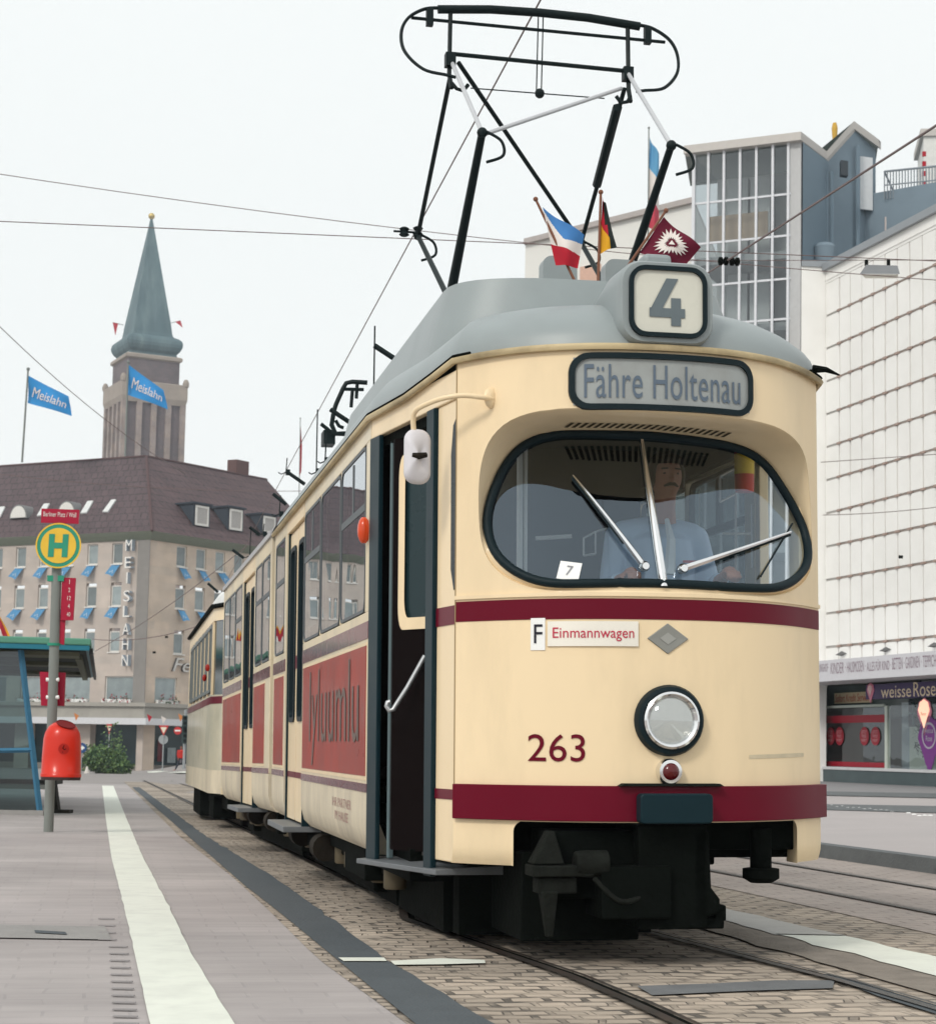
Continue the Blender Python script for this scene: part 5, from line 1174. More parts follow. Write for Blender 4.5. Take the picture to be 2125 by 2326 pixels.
def facade(Pf, cols, ww, smax, m, name, extra_lo):
    b = MB(); zs = sorted([zq[4], zE]+[z for r in rows for z in r]+[zq[1], zq[0]])
    ss_ = [0]+[q for c in cols for q in (c-ww/2, c+ww/2)]+[smax]
    big = [q for i, c in enumerate(cols) for q in ()]
    for j in range(len(zs)-1):
        z0, z1 = zs[j], zs[j+1]
        isw = any(abs(z0-r[0]) < 1e-6 for r in rows)
        if abs(z0-zq[1]) < 1e-6: continue
        if isw:
            for k in range(0, len(ss_), 2): b.obox(Pf(ss_[k], z0), Pf(ss_[k+1], z0)-Pf(ss_[k], z0), Pf(0, 0, -.35)-Pf(0, 0), Vector((0, 0, z1-z0)))
        else: b.obox(Pf(0, z0), Pf(smax, z0)-Pf(0, z0), Pf(0, 0, -.35)-Pf(0, 0), Vector((0, 0, z1-z0)))
    # first-floor wide openings
    eb = extra_lo; e = [0]+[q for a, c in eb for q in (a, c)]+[smax]
    for k in range(0, len(e), 2): b.obox(Pf(e[k], zq[1]), Pf(e[k+1], zq[1])-Pf(e[k], zq[1]), Pf(0, 0, -.35)-Pf(0, 0), Vector((0, 0, zq[0]-zq[1])))
    b.build(name, m, bl, world=True)
bigL = [onL(u, 1560)[0] for u in (303, 238, 204, 140)]; bw_ = bigL[1]-bigL[0]; pit = bigL[2]-bigL[0]
bL = [(bigL[0]+pit*k, bigL[0]+pit*k+bw_) for k in range(18)]
bR = [(onR(352, 1560)[0], onR(402, 1560)[0])]; pr_ = bR[0][1]-bR[0][0]+2.2; bR = [(bR[0][0]+pr_*k, bR[0][1]+pr_*k) for k in range(4)]
facade(PL, cL, wwL, 60, STONE, 'front_wall', bL); facade(PR, cR, wwR, 22, STONEB, 'side_wall', bR)
def winproto(w, h, name='window'):
    b = MB(); t_ = .09
    b.ring([(-w/2, 0), (w/2, 0), (w/2, h), (-w/2, h)], [(-w/2+t_, t_*1.2), (w/2-t_, t_*1.2), (w/2-t_, h-t_), (-w/2+t_, h-t_)], lambda x, z, d: Vector((x, d, z)), .14, .20)
    b.box(-w/2-.06, w/2+.06, -.10, .10, -.09, 0); o = b.build(name, WFR)
    b = MB(); b.box(-w/2+t_-.02, w/2-t_+.02, .18, .19, t_, h-t_+.02); p = b.build('pane', PANE, o)
    return o
def place(proto, first, Pf, d, n, s_, z, parent):
    o = proto if first else proto.copy()
    if not first:
        COL.objects.link(o)
        for ch in list(proto.children): c = ch.copy(); COL.objects.link(c); c.parent = o
    x = -d if Pf is PL else d
    Mx = Matrix((x, -n, Vector((0, 0, 1)))).transposed().to_4x4(); Mx.translation = Pf(s_, z)
    o.parent = parent; o.matrix_parent_inverse = parent.matrix_basis.inverted(); o.matrix_basis = Mx; return o
h_ = rows[0][1]-rows[0][0]
pw = winproto(wwL, h_); first = True
for r in rows:
    for c in cL[:16]: place(pw, first, PL, dl, nl, c, r[0], bl); first = False
pw2 = winproto(wwR, h_); first = True
for r in rows:
    for c in cR: place(pw2, first, PR, dr, nr, c, r[0], bl); first = False
hb_ = zq[0]-zq[1]; pw3 = winproto(bw_, hb_, 'wide_window'); first = True
for a, c in bL[:12]: place(pw3, first, PL, dl, nl, (a+c)/2, zq[1], bl); first = False
pw4 = winproto(bR[0][1]-bR[0][0], hb_, 'wide_window'); first = True
for a, c in bR: place(pw4, first, PR, dr, nr, (a+c)/2, zq[1], bl); first = False
# corner pier (its grey paints in the chamfer's shade), cornice, band, canopy, shop front
b = MB(); b.obox(PL(-.0, zq[4], .001)+nr*.06, dl*1.15, nl*.07, Vector((0, 0, zE-zq[4]))); b.build('chamfer_shade_pier', mat('grey stone with painted shade', (.25, .235, .22), .85, var=.15, scale=2), bl, world=True)
b = MB()
b.loft([[PL(60, zE-.5, .05), PL(-.1, zE-.5, .1), PR(22, zE-.5, .05)], [PL(60, zE-.1, .45), PL(-.5, zE-.1, .5), PR(22, zE-.1, .45)], [PL(60, zE+.12, .62), PL(-.68, zE+.12, .68), PR(22, zE+.12, .62)], [PL(60, zE+.14, 0), PL(0, zE+.14, 0), PR(22, zE+.14, 0)]], close=False); b.build('cornice', GUT, bl, world=True)
b = MB()
for (z0, z1, d, m) in ((zq[2]+.25, zq[2]+.55, .5, 0), (zq[3], zq[2]+.25, .25, 0)):
    b.loft([[PL(60, z0, d), PL(-d, z0, d), PR(22, z0, d)], [PL(60, z1, d), PL(-d, z1, d), PR(22, z1, d)], [PL(60, z1, -.3), PL(.3, z1, -.3), PR(22, z1, -.3)]], close=False)
b.build('flower_ledge', mat('ledge stone', (.34, .32, .285), .8, var=.2, scale=1), bl, world=True)
b = MB(); b.loft([[PL(60, z, d), PL(-d*.9, z, d), PR(22, z, d)] for z, d in ((zq[4], 0), (zq[4], 1.6), (zq[3]+.02, 1.6), (zq[3]+.04, 0))], close=False); b.build('canopy', mat('white canopy', (.62, .62, .64), .5), bl, world=True)
b = MB(); b.loft([[PL(60, z, -.9), PL(.9, z, -.9), PR(22, z, -.9)] for z in (GZB+.5, zq[4])], close=False); b.build('shop_front', PANED, bl, world=True)
b = MB(); b.loft([[PL(60, z, d), PL(.0-d, z, d), PR(22, z, d)] for z, d in ((GZB-.6, -.85), (GZB+.45, -.85), (GZB+.5, -.9))], close=False); b.build('shop_plinth', mat('grey brown plinth', (.22, .20, .18), .8), bl, world=True)
for Pf, ss2 in ((PL, [0.0]+[6.2*k+5.2 for k in range(9)]), (PR, [9, 16])):
    for s_ in ss2:
        b = MB(); b.obox(Pf(s_, GZB-.6), Pf(s_+(1.5 if s_ else .62), 0)-Pf(s_, 0), Pf(0, 0, -.7)-Pf(0, 0), Vector((0, 0, zq[4]-GZB+.6))); b.build('pillar', STONE, bl, world=True)
b = MB(); b.obox(PR(.02, GZB-.6, -.01), dr*1.25, -nr*.7, Vector((0, 0, zq[4]-GZB+.6))); b.build('pillar', STONEB, bl, world=True)
# goods showing in the shop windows
for k, (s_, z, w, h, c) in enumerate(((2.5, .8, .5, 1.7, (.12, .01, .015)), (3.6, .7, .9, 1.2, (.3, .35, .36)), (5.0, .7, .6, .9, (.35, .3, .32)), (6.2, .8, .8, 1.6, (.1, .16, .2)), (7.4, .7, .5, 1.2, (.3, .1, .1)))):
    b = MB(); b.obox(PR(s_, GZB+z, -.86), dr*w, -nr*.03, Vector((0, 0, h))); b.build('shop_display', mat('display %d' % k if False else 'display goods '+'abcde'[k], c, .6, var=.4, scale=3), bl, world=True)
# roof
hip = onY(300, 1032, 151); zr = hip.z; off = 7.0
apex = CN+dl*off*1.0+dr*off*1.0; apex.z = zr
def eL(s_): return PL(s_, zE+.12, .62)
def eR(s_): return PR(s_, zE+.12, .62)
e0 = PL(-.68, zE+.12, .68)
A2 = apex+dl*53; A2.z = zr; A3 = apex+dr*15; A3.z = zr
b = MB(); b.quad(e0, apex, A2, eL(60)); b.build('roof', TILE, bl, world=True)
b = MB(); b.quad(e0, eR(22), A3, apex); b.build('roof', bricky('brown roof tiles side', (.105, .063, .066), (.086, .054, .058), (.03, .02, .022), 1, .6, .62, .07, .8, .6, axis='YZ', var=.22), bl, world=True)
b = MB(); b.tube([e0, apex], .12, 6); b.tube([apex, A2], .12, 6); b.tube([apex, A3], .12, 6); b.build('ridge_tiles', mat('ridge tile', (.10, .06, .06), .8), bl, world=True)
b = MB(); b.obox(A3-dr*4+Vector((0, 0, -.6)), dr*1.6, dl*1.0, Vector((0, 0, 1.9))); b.build('chimney', mat('brown brick chimney', (.13, .075, .07), .85, var=.2, scale=6), bl, world=True)
def slopeL(u, v):  # pixel on the left roof plane
    n = (apex-e0).cross(dl).normalized(); return onplane(u, v, e0, n), (n if n.z > 0 else -n)
for k, px in enumerate((((234, 1165), (246, 1165), (265, 1137), (254, 1138)), ((184, 1168), (198, 1167), (213, 1140), (200, 1141)), ((85, 1174), (99, 1173), (114, 1146), (101, 1147)), ((-14, 1177), (2, 1176), (13, 1153), (1, 1154)), ((-60, 1180), (-46, 1179), (-32, 1156), (-44, 1157)))):
    q = [slopeL(*p) for p in px]; n = q[0][1]; b = MB(); b.add([p+n*.02 for p, _ in q]+[p+n*.14 for p, _ in q], [(4, 5, 6, 7), (0, 1, 5, 4), (1, 2, 6, 5), (2, 3, 7, 6), (3, 0, 4, 7)]); b.build('skylight', mat('skylight frame', (.66, .67, .66), .3), bl, world=True)
for u in (46, 155):
    P, n = slopeL(u, 1178 if u < 100 else 1170); b = MB(); c = [(-.95*cos(pi*i/12), 1.15*sin(pi*i/12)) for i in range(13)]
    b.prism(c, lambda x, z, d: P-dl*x+Vector((0, 0, z))+nl*d, -2.0, .25); o = b.build('dormer', mat('dormer lead', (.2, .2, .2), .6), bl, world=True)
    b = MB(); b.prism([(x*.85, z*.85) for x, z in c], lambda x, z, d: P-dl*x+Vector((0, 0, z+.05))+nl*d, .26, .30); b.build('arched_window', WFR, o)
nS = (apex-e0).cross(dr).normalized()
for (u0, v0, v1) in ((445, 1196, 1152), (522, 1206, 1160), (598, 1213, 1176)):
    P = onplane(u0+11, v0, e0, nS); H2 = onplane(u0+11, v0, P+nr*.0, nr)
    zt_ = onplane(u0+11, v1, P, nr).z; w = .95
    n_ = nS if nS.z > 0 else -nS
    # ridge of the dormer runs back into the roof
    back = (zt_-P.z)/max(.2, -(n_.dot(nr))/n_.z if n_.dot(nr) < 0 else (n_.dot(nr))/n_.z)
    b = MB(); q = lambda s_, d, z: P+dr*s_+nr*d+Vector((0, 0, z))
    hh = zt_-P.z+.2
    b.add([q(-w, .05, 0), q(w, .05, 0), q(w, .05, hh), q(-w, .05, hh), q(-w, -back, hh), q(w, -back, hh)], [(0, 1, 2, 3), (0, 3, 4), (1, 5, 2), (3, 2, 5, 4)]); dm = b.build('dormer', mat('dormer slate', (.04, .05, .065), .7, var=.15), bl, world=True)
    b = MB(); b.obox(q(-w-.15, .25, hh), dr*(2*w+.3), -nr*(back+.6), Vector((0, 0, .14))); b.build('dormer_roof', mat('dormer slate', (0, 0, 0)), dm)
    b = MB(); b.ring([(-w*.8, .05), (w*.8, .05), (w*.8, hh-.1), (-w*.8, hh-.1)], [(-w*.8+.18, .23), (w*.8-.18, .23), (w*.8-.18, hh-.28), (-w*.8+.18, hh-.28)], lambda x, z, d: q(x, d, z), .07, .14); b.build('window_frame', WFR, dm)
    b = MB(); b.quad(q(-w*.8, .08, .1), q(w*.8, .08, .1), q(w*.8, .08, hh-.15), q(-w*.8, .08, hh-.15)); b.build('pane', mat('net curtain pane', (.42, .40, .38), .3, var=.15, scale=4), dm)
# vertical lettering on the front and script by the side
LW = mat('white sign letters', (.78, .76, .72), .5); LS = mat('blue grey letter sides', (.36, .42, .48), .6)
for ch, u, v in zip('MEISLAHN', (302, 300, 298, 297, 296, 295, 294, 293), (1240, 1279, 1314, 1355, 1390, 1430, 1464, 1501)):
    s_, z = onL(u, v); text('letter', ch, lambda x, y, d: PL(s_-x, z+y, .55-d), None if ch == 'I' else .62, .88, [LW, LS], bl, ext=.42, world=True)
s_, z = onR(425, 1512); text('script_lettering', 'Feronia', lambda x, y, d: PR(onR(388, 1512)[0]+3.3+x, z+y, .25-d), 6.6, 1.1, [mat('pale script letters', (.6, .58, .55), .5), mat('dark letter sides', (.08, .08, .08), .6)], bl, ext=.2, world=True, shear=.3)
# flower boxes on the ledge, small bunting
GRL = mat('box plant leaves', (.045, .075, .03), .7, var=.4, scale=4); FLR = mat('red geraniums', (.35, .02, .035), .6, var=.3, scale=6)
for Pf, bb in ((PL, bL[:3]), (PR, bR[:1])):
    for i, (a, c) in enumerate(bb):
        t = thing('flower_box', ('flower box with red geraniums under the wide window nearest the corner', 'flower box with red geraniums under the second wide window from the corner', 'flower box with red geraniums below the window behind the stop pole')[i] if Pf is PL else 'flower box with red geraniums under the wide window beside the trailer', 'flower box', Pf((a+c)/2, zq[1], .3))
        b = MB(); b.obox(Pf(a, zq[2]+.56, .12), Pf(c, 0)-Pf(a, 0), Pf(0, 0, .25)-Pf(0, 0), Vector((0, 0, .25))); b.build('box', WHITE, t, world=True)
        for nm, m, n_, zz in (('leaves', GRL, 90, .45), ('flowers', FLR, 50, .62)):
            b = MB()
            for k in range(n_):
                s2 = a+(c-a)*random.random(); cl = .5+.5*sin(s2*5); P = Pf(s2, zq[2]+.6+random.random()*zz*(.3+.9*cl), .15+random.random()*.35); q = Vector((random.uniform(-1, 1), random.uniform(-1, 1), random.uniform(-1, 1)))*.16; q2 = Vector((random.uniform(-1, 1), random.uniform(-1, 1), random.uniform(-1, 1)))*.16
                b.add([P, P+q, P+q2], [(0, 1, 2)])
            b.build(nm, m, t, world=True, recalc=False)
# flags hung under the windows of the two upper rows
ORD = ('first', 'second', 'third', 'fourth', 'fifth', 'sixth')
SBW = mat('hung flag blue', (.085, .26, .46), .7, var=.15, scale=1.5); SWH = mat('hung flag white', (.40, .52, .64), .7)
fp0 = MB()
def fcl(x, y): return Vector((-.45+.85*x-.25*y, -.12-.55*y+.12*sin(3*x), -.10-.92*y+.10*sin(4*x+1)*y))
fp0.grid(fcl, 8, 6); fm = fp0.build('hung_cloth', SBW, None, smooth=60, recalc=False)
wm = MB(); wm.grid(lambda a, c: fcl(.3+.45*a, .62+.12*c+.12*sin(a*9))+Vector((0, -.04, .02)), 6, 2); wmo = wm.build('white_script', SWH, fm, recalc=False)
first = True
for ri, r in enumerate(rows[:2]):
    for Pf, cols, d, n, nm in ((PL, cL[:6], dl, nl, 'front'), (PR, cR[:4], dr, nr, 'side')):
        for ci, c in enumerate(cols):
            o = fm if first else fm.copy()
            if not first:
                COL.objects.link(o); w = wmo.copy(); COL.objects.link(w); w.parent = o
            first = False; o.name = 'hung_flag'
            Mx = Matrix((-d if Pf is PL else d, -n, Vector((0, 0, 1)))).transposed().to_4x4() @ (Matrix.Rotation(random.uniform(-.15, .15), 4, 'Y') @ Matrix.Diagonal((.95 if Pf is PL else -.92, 1, .92, 1))); Mx.translation = Pf(c, r[0]); o.matrix_basis = Mx
            tag(o, 'blue flag under a %s row window, %s from the corner, %s' % (('top', 'second')[ri], ORD[ci], 'white-lettered front' if nm == 'front' else 'warm-coloured side wall'), 'flag', 'blue flags hung under the windows')

# ================================================================== TOWN HALL TOWER
DT = 300; tcx = onY(322, 1100, DT); sc = DT/FPX
tw = thing('town_hall_tower', 'tall brick and stone town hall tower with green copper spire', 'tower', Vector((tcx.x, DT, -4)))
BRK = bricky('pale brick shafts', (.33, .26, .225), (.28, .235, .22), (.24, .20, .19), .6, .6, .5, .03, .85, .2, axis='XZ', var=.3); BRKD = bricky('brown brick', (.16, .125, .13), (.13, .11, .118), (.12, .1, .1), .6, .5, .3, .03, .85, .3, axis='XZ', var=.2)
COPP = mat('green copper', (.088, .142, .160), .6, var=.3, scale=.35, streak=.15, dirt=(.20, .28, .29), dirt_amt=.75, dirt_scale=.55); TST = mat('tower stone', (.34, .29, .25), .85, var=.25, scale=.6)
def zt2(v, u=330): return onY(u, v, DT).z
wsh = 190*sc/1.30; rot = radians(27)
def sq(w, z, dx=0): return [Vector((tcx.x+dx+(x*cos(rot)-y*sin(rot))*w/2, DT+(x*sin(rot)+y*cos(rot))*w/2, z)) for x, y in ((-1, -1), (1, -1), (1, 1), (-1, 1))]
def stack(name, prof, m, cap=True):
    b = MB(); b.loft([sq(w, z) for w, z in prof])
    if cap: b.f.append(tuple((len(prof)-1)*4+k for k in range(4))); b.m.append(0)
    return b.build(name, m, tw, world=True)
stack('shaft', [(wsh*.93, -4), (wsh*.93, zt2(920))], BRKD)
for face in range(4):
    for k in range(5):
        f = (-.93+.465*k); b = MB(); w = .085
        def col(a, d, z):
            x, y = [(a, -1-d), (1+d, a), (-a, 1+d), (-1-d, -a)][face]
            return Vector((tcx.x+(x*cos(rot)-y*sin(rot))*wsh/2, DT+(x*sin(rot)+y*cos(rot))*wsh/2, z))
        vs = [col(f-w, -.08, -4), col(f+w, -.08, -4), col(f+w, .02, -4), col(f-w, .02, -4)]
        vt = [v.copy() for v in vs]
        for v in vt: v.z = zt2(925)
        b.add(vs+vt, [(0, 1, 5, 4), (1, 2, 6, 5), (2, 3, 7, 6), (3, 0, 4, 7)]); b.build('buttress', BRK, tw, world=True)
stack('gallery', [(wsh*1.0, zt2(928)), (wsh*1.05, zt2(915)), (wsh*1.05, zt2(882)), (wsh*1.0, zt2(880))], TST)
for cx, cy in ((-1, -1), (1, -1), (1, 1), (-1, 1)):
    P = Vector((tcx.x+(cx*cos(rot)-cy*sin(rot))*wsh/2, DT+(cx*sin(rot)+cy*cos(rot))*wsh/2, zt2(884))); b = MB(); b.lathe([(.5, 0), (.55, .6), (.3, 1.2), (0, 1.3)], 8, Matrix.Translation(P)); b.build('pinnacle', TST, tw, world=True)
stack('belfry', [(wsh*.83, zt2(882)), (wsh*.83, zt2(826))], BRKD)
stack('belfry_cornice', [(wsh*.83, zt2(829)), (wsh*.90, zt2(826)), (wsh*.90, zt2(820)), (wsh*.86, zt2(817))], TST)
stack('onion_roof', [(wsh*.80, zt2(820)), (wsh*.755, zt2(815)), (wsh*.75, zt2(810)), (wsh*.83, zt2(804)), (wsh*.885, zt2(796)), (wsh*.90, zt2(789)), (wsh*.875, zt2(781)), (wsh*.79, zt2(775)), (wsh*.68, zt2(771)), (wsh*.66, zt2(769))], COPP)
stack('spire', [(wsh*.655, zt2(772)), (wsh*.62, zt2(762)), (wsh*.58, zt2(740)), (wsh*.03, zt2(497))], COPP)
tp_ = Vector((tcx.x, DT, zt2(497)))
b = MB(); b.ball(tp_+Vector((0, 0, .5)), .55, n=8); b.build('finial', mat('gilt ball', (.55, .42, .16), .4, metal=.5), tw, world=True, smooth=60)
for u, v, d in ((256, 732, -1), (410, 728, 1)):
    P = onY(u, v, DT-3); Q = onY(u-d*24, v+6, DT); b = MB(); b.tube([Q, P], .06, 5); o_ = tag(b.build('pennant', POLEG), 'small red pennant on the %s side of the tower spire' % ('left' if d < 0 else 'right'), 'pennant')
    b = MB(); e = P+Vector((.4 if d > 0 else .5, 0, -2.2 if d < 0 else -1.2)); b.add([P, P+Vector((-.9*d, 0, -.2)), e], [(0, 1, 2)]); b.build('cloth', FR, o_, recalc=False)

# ================================================================== DEPARTMENT STORE (right)
DSP = onY(1990, 1700, 58); DSP.z = 0
de = Vector((-.28, .96, 0)).normalized(); dn = Vector((-de.y, de.x, 0)); dn = dn if dn.x < 0 else -dn
def DS(s_, z, d=0): return DSP+de*s_+dn*d+Vector((0, 0, z))
def onDS(u, v): P = onplane(u, v, DSP, dn); return (P-DSP).dot(de), P.z
ds = thing('department_store', 'white panelled department store with a lettered canopy over shop windows', 'building', DSP)
WPAN = mat('white facade panel', (.86, .85, .82), .5, var=.035, scale=.7, dirt=(.62, .60, .56), dirt_amt=.3, dirt_scale=.5); WJ = mat('panel joint', (.46, .44, .42), .7); CLIP = mat('rusty fixing', (.36, .27, .23), .7, var=.3)
sL = onDS(1877, 1000)[0]; topz = onDS(2125, 479)[1]; sR = -32
rowpx = [(616, 2097), (701, 2097), (782, 2097), (864, 2099), (948, 2099), (1032, 2097), (1115, 2096), (1199, 2095), (1283, 2095), (1366, 2094), (1449, 2094)]
rz = [onDS(u, v)[1] for v, u in rowpx]
dz = (rz[0]-rz[-1])/(len(rz)-1); rz = [rz[0]-dz*k for k in range(len(rz))]
zlow = rz[-1]
cols_ = [onDS(u, 900)[0] for u in (1909, 2099)]; dc = (cols_[0]-cols_[1])/7
cs = [cols_[0]-dc*k for k in range(34)]
zcan = [onDS(1990, v)[1] for v in (1502, 1550)]
b = MB(); b.obox(DS(sR, zcan[0]-.6), DS(sL, 0)-DS(sR, 0), -dn*18, Vector((0, 0, topz-zcan[0]+.6))); b.build('wall', WJ, ds, world=True)
b = MB()
pier = set((8, 17, 26))
edges = [sL]+cs
for j in range(len(rz)+1):
    z1 = rz[j-1]-.045 if j else topz-.9; z0 = rz[j]+.045 if j < len(rz) else zcan[0]-.2
    if j == 0: z1 = rz[0]+dz-.02
    for k in range(len(edges)-1):
        a, c = edges[k+1]+.035, edges[k]-.035
        if k % 8 == 0 and k: a += .0
        dd = .05+random.uniform(-.004, .004)
        tl_ = random.uniform(-.012, .012)
        b.add([DS(a, z0, dd+tl_), DS(c, z0, dd-tl_), DS(c, z1, dd+.012-tl_), DS(a, z1, dd+.012+tl_), DS(a, z0, .0), DS(c, z0, 0), DS(c, z1, 0), DS(a, z1, 0)], [(0, 1, 2, 3), (0, 4, 5, 1), (1, 5, 6, 2), (2, 6, 7, 3), (3, 7, 4, 0)])
b.build('cladding_panels', WPAN, ds, world=True)
for z in rz:
    b = MB(); b.obox(DS(cs[-1], z-.010, .04), DS(cs[0], 0)-DS(cs[-1], 0), dn*.02, Vector((0, 0, .02)))
    for k in range(len(cs)-1): b.obox(DS(cs[k]-.11, z-.036, .035), de*.22, dn*.07, Vector((0, 0, .072)))
    b.build('fixing_strip', CLIP, ds, world=True)
b = MB(); b.obox(DS(sR, rz[0]+dz+.0, -.01), DS(sL, 0)-DS(sR, 0), dn*.07, Vector((0, 0, topz-rz[0]-dz-.12))); b.obox(DS(sR, rz[0]+dz*1.0+.1, .055), DS(sL, 0)-DS(sR, 0), dn*.03, Vector((0, 0, .05))); b.build('parapet', WPAN, ds, world=True)
b = MB(); b.obox(DS(sR, topz-.12, -.3), DS(sL, 0)-DS(sR, 0), dn*.5, Vector((0, 0, .24))); b.build('roof_edge', mat('zinc edging', (.30, .32, .34), .5, metal=.3), ds, world=True)
pe = onY(1818, 1000, 61.2)
b = MB(); E1 = DS(sL, 0); ev = Vector((pe.x, pe.y, 0))-Vector((E1.x, E1.y, 0))
b.obox(Vector((E1.x, E1.y, 0)), ev, -dn*.0+Vector((2.1, 10, 0)), Vector((0, 0, topz+.02))); b.build('end_pier', WPAN, ds, world=True)
b = MB(); b.obox(Vector((E1.x, E1.y, topz+.02))-Vector((0, .06, 0)), ev, Vector((2.1, 10, 0)), Vector((0, 0, .2))); b.build('roof_edge', MATS['zinc edging'], ds, world=True)
# canopy with lettering
b = MB(); b.obox(DS(sR, zcan[1], 0), DS(sL+1.5, 0)-DS(sR, 0), dn*1.5, Vector((0, 0, zcan[0]-zcan[1]))); b.build('canopy', mat('canopy white', (.60, .59, .62), .5, var=.05), ds, world=True)
ML = mat('mauve letters', (.27, .20, .24), .6)
for wd, ua, ub in (('JUNGHOF ·', 1858, 1882), ('KINDER ·', 1886, 1920), ('HAUSMODEN ·', 1923, 1965), ('ALLES FÜR KIND ·', 1968, 2023), ('BETTEN ·', 2026, 2053), ('GARDINEN ·', 2056, 2092), ('TEPPICHE ·', 2095, 2134), ('WÄSCHE', 2138, 2175)):
    def onC(u): P = onplane(u, 1530, DSP+dn*1.5, dn); return (P-DSP).dot(de)
    s0_, s1_ = onC(ua), onC(ub)
    text('canopy_lettering', wd, lambda x, y, d: DS((s0_+s1_)/2-x, (zcan[0]+zcan[1])/2+.06+y, 1.505), s0_-s1_, .34, ML, ds, world=True)
for k in range(5):
    s_ = sL-1.2-2.9*k; b = MB(); b.add([DS(s_, zcan[0]+.25, .02), DS(s_-.42, zcan[0]+.33, .02), DS(s_, zcan[0]+.45, .02), DS(s_, zcan[0]+.28, .3)], [(0, 1, 2), (0, 1, 3), (1, 2, 3), (0, 2, 3)]); b.build('spotlight', mat('grey spotlight', (.12, .12, .12), .5), ds, world=True)
# shop front
zs0 = .12
def zDS(v, u=1990): return onDS(u, v)[1]
DGR = mat('dark green fascia', (.018, .045, .042), .35, coat=.3)
b = MB(); b.obox(DS(sR, zDS(1630), -1.2), DS(sL+3, 0)-DS(sR, 0), dn*.3, Vector((0, 0, zcan[1]-zDS(1630)))); b.build('fascia', DGR, ds, world=True)
b = MB(); b.obox(DS(sR, -.1, -.1), DS(sL+3, 0)-DS(sR, 0), dn*.2, Vector((0, 0, .62)))
b.build('stall_riser', mat('dark riser tile', (.06, .085, .09), .35, var=.3, scale=2), ds, world=True)
b = MB(); b.obox(DS(sR, .52, -.12), DS(sL+3, 0)-DS(sR, 0), dn*.26, Vector((0, 0, .09))); b.build('sill', mat('pale sill', (.55, .55, .56), .5), ds, world=True)
sm = onDS(1992, 1650)[0]; sp_ = onDS(2016, 1650)[0]
SHOPIN = mat('shop interior', (.05, .065, .05), .8, var=.8, scale=.9); SHOPGR = mat('pale shop backdrop', (.34, .40, .36), .7, var=.12, scale=.6)
b = MB(); b.obox(DS(sm, .6, -1.6), DS(sL+3, 0)-DS(sm, 0), -dn*.1, Vector((0, 0, 3))); b.build('shop_interior', SHOPIN, ds, world=True)
b = MB(); b.obox(DS(sR, .6, -.75), DS(sp_, 0)-DS(sR, 0), -dn*.1, Vector((0, 0, zDS(1650)-.6))); b.build('shop_backdrop', SHOPGR, ds, world=True)
b = MB(); b.obox(DS(sR, zDS(1650), -.72), DS(sp_, 0)-DS(sR, 0), -dn*.1, Vector((0, 0, 1.3))); b.build('upper_shop_interior', mat('dark blue interior', (.015, .03, .045), .5), ds, world=True)
for k in range(6):
    b = MB(); s_ = sp_-.35-.6*k; b.obox(DS(s_, zDS(1650)+.05, -.715), de*.04, dn*.03, Vector((0, 0, .7))); b.build('lattice_bar', mat('teal lattice', (.06, .13, .14), .5), ds, world=True)
b = MB(); b.obox(DS(sR, zDS(1622), -.715), DS(sp_, 0)-DS(sR, 0), dn*.04, Vector((0, 0, .05))); b.build('lattice_bar', MATS['teal lattice'], ds, world=True)
b = MB(); b.quad(DS(sR, .6, 0), DS(sp_, .6, 0), DS(sp_, zDS(1604), 0), DS(sR, zDS(1604), 0)); b.build('shop_window', glass('shop glass', (.8, .84, .82), .06), ds, world=True)
b = MB(); b.quad(DS(sm, .6, -.3), DS(sL+3, .6, -.3), DS(sL+3, zDS(1606), -.3), DS(sm, zDS(1606), -.3)); b.build('shop_window', MATS['shop glass'], ds, world=True)
b = MB(); b.obox(DS(sp_, .6, -.08), de*.14, dn*.12, Vector((0, 0, zDS(1604)-.6))); b.build('window_post', mat('pale green post', (.5, .54, .48), .5), ds, world=True)
b = MB(); b.obox(DS(sp_+.14, .6, -.9), DS(sm, 0)-DS(sp_+.14, 0), dn*.04, Vector((0, 0, 2.1))); b.build('door_glass', mat('blue grey door', (.16, .22, .25), .15, var=.5, scale=1.2, coat=.5), ds, world=True)
SHR = mat('shop red', (.30, .006, .02), .45, var=.1)
for v0, v1 in ((1641, 1624), (1758, 1748)):
    b = MB(); z0, z1 = (zDS(v0, 1950), zDS(v1, 1950)) if v0 < 1700 else (.62, .78); b.obox(DS(sm+.02, z0, -.285), DS(sL+3, 0)-DS(sm+.02, 0), dn*.02, Vector((0, 0, z1-z0))); b.build('red_band', SHR, ds, world=True)
b = MB(); b.obox(DS(sm, zDS(1606, 1950), -.3), DS(sL+3, 0)-DS(sm, 0), dn*.06, Vector((0, 0, .08))); b.build('window_rail', mat('pale rail', (.42, .46, .42), .5), ds, world=True)
for u in (1869, 1889, 1945, 1970):
    s_, z = onDS(u, 1672); z += .0; r = .30; b = MB(); c = [DS(s_+r*cos(2*pi*i/24), z+r*sin(2*pi*i/24), -.27) for i in range(24)]; b.add(c, [tuple(range(24))]); o = b.build('sticker', SHR, ds, world=True)
    text('lettering', 'JETZT\nPREIS\nWERT', lambda x, y, d: DS(s_-x, z+y, -.262), .36, .36, mat('pink print', (.55, .3, .32), .6), o)
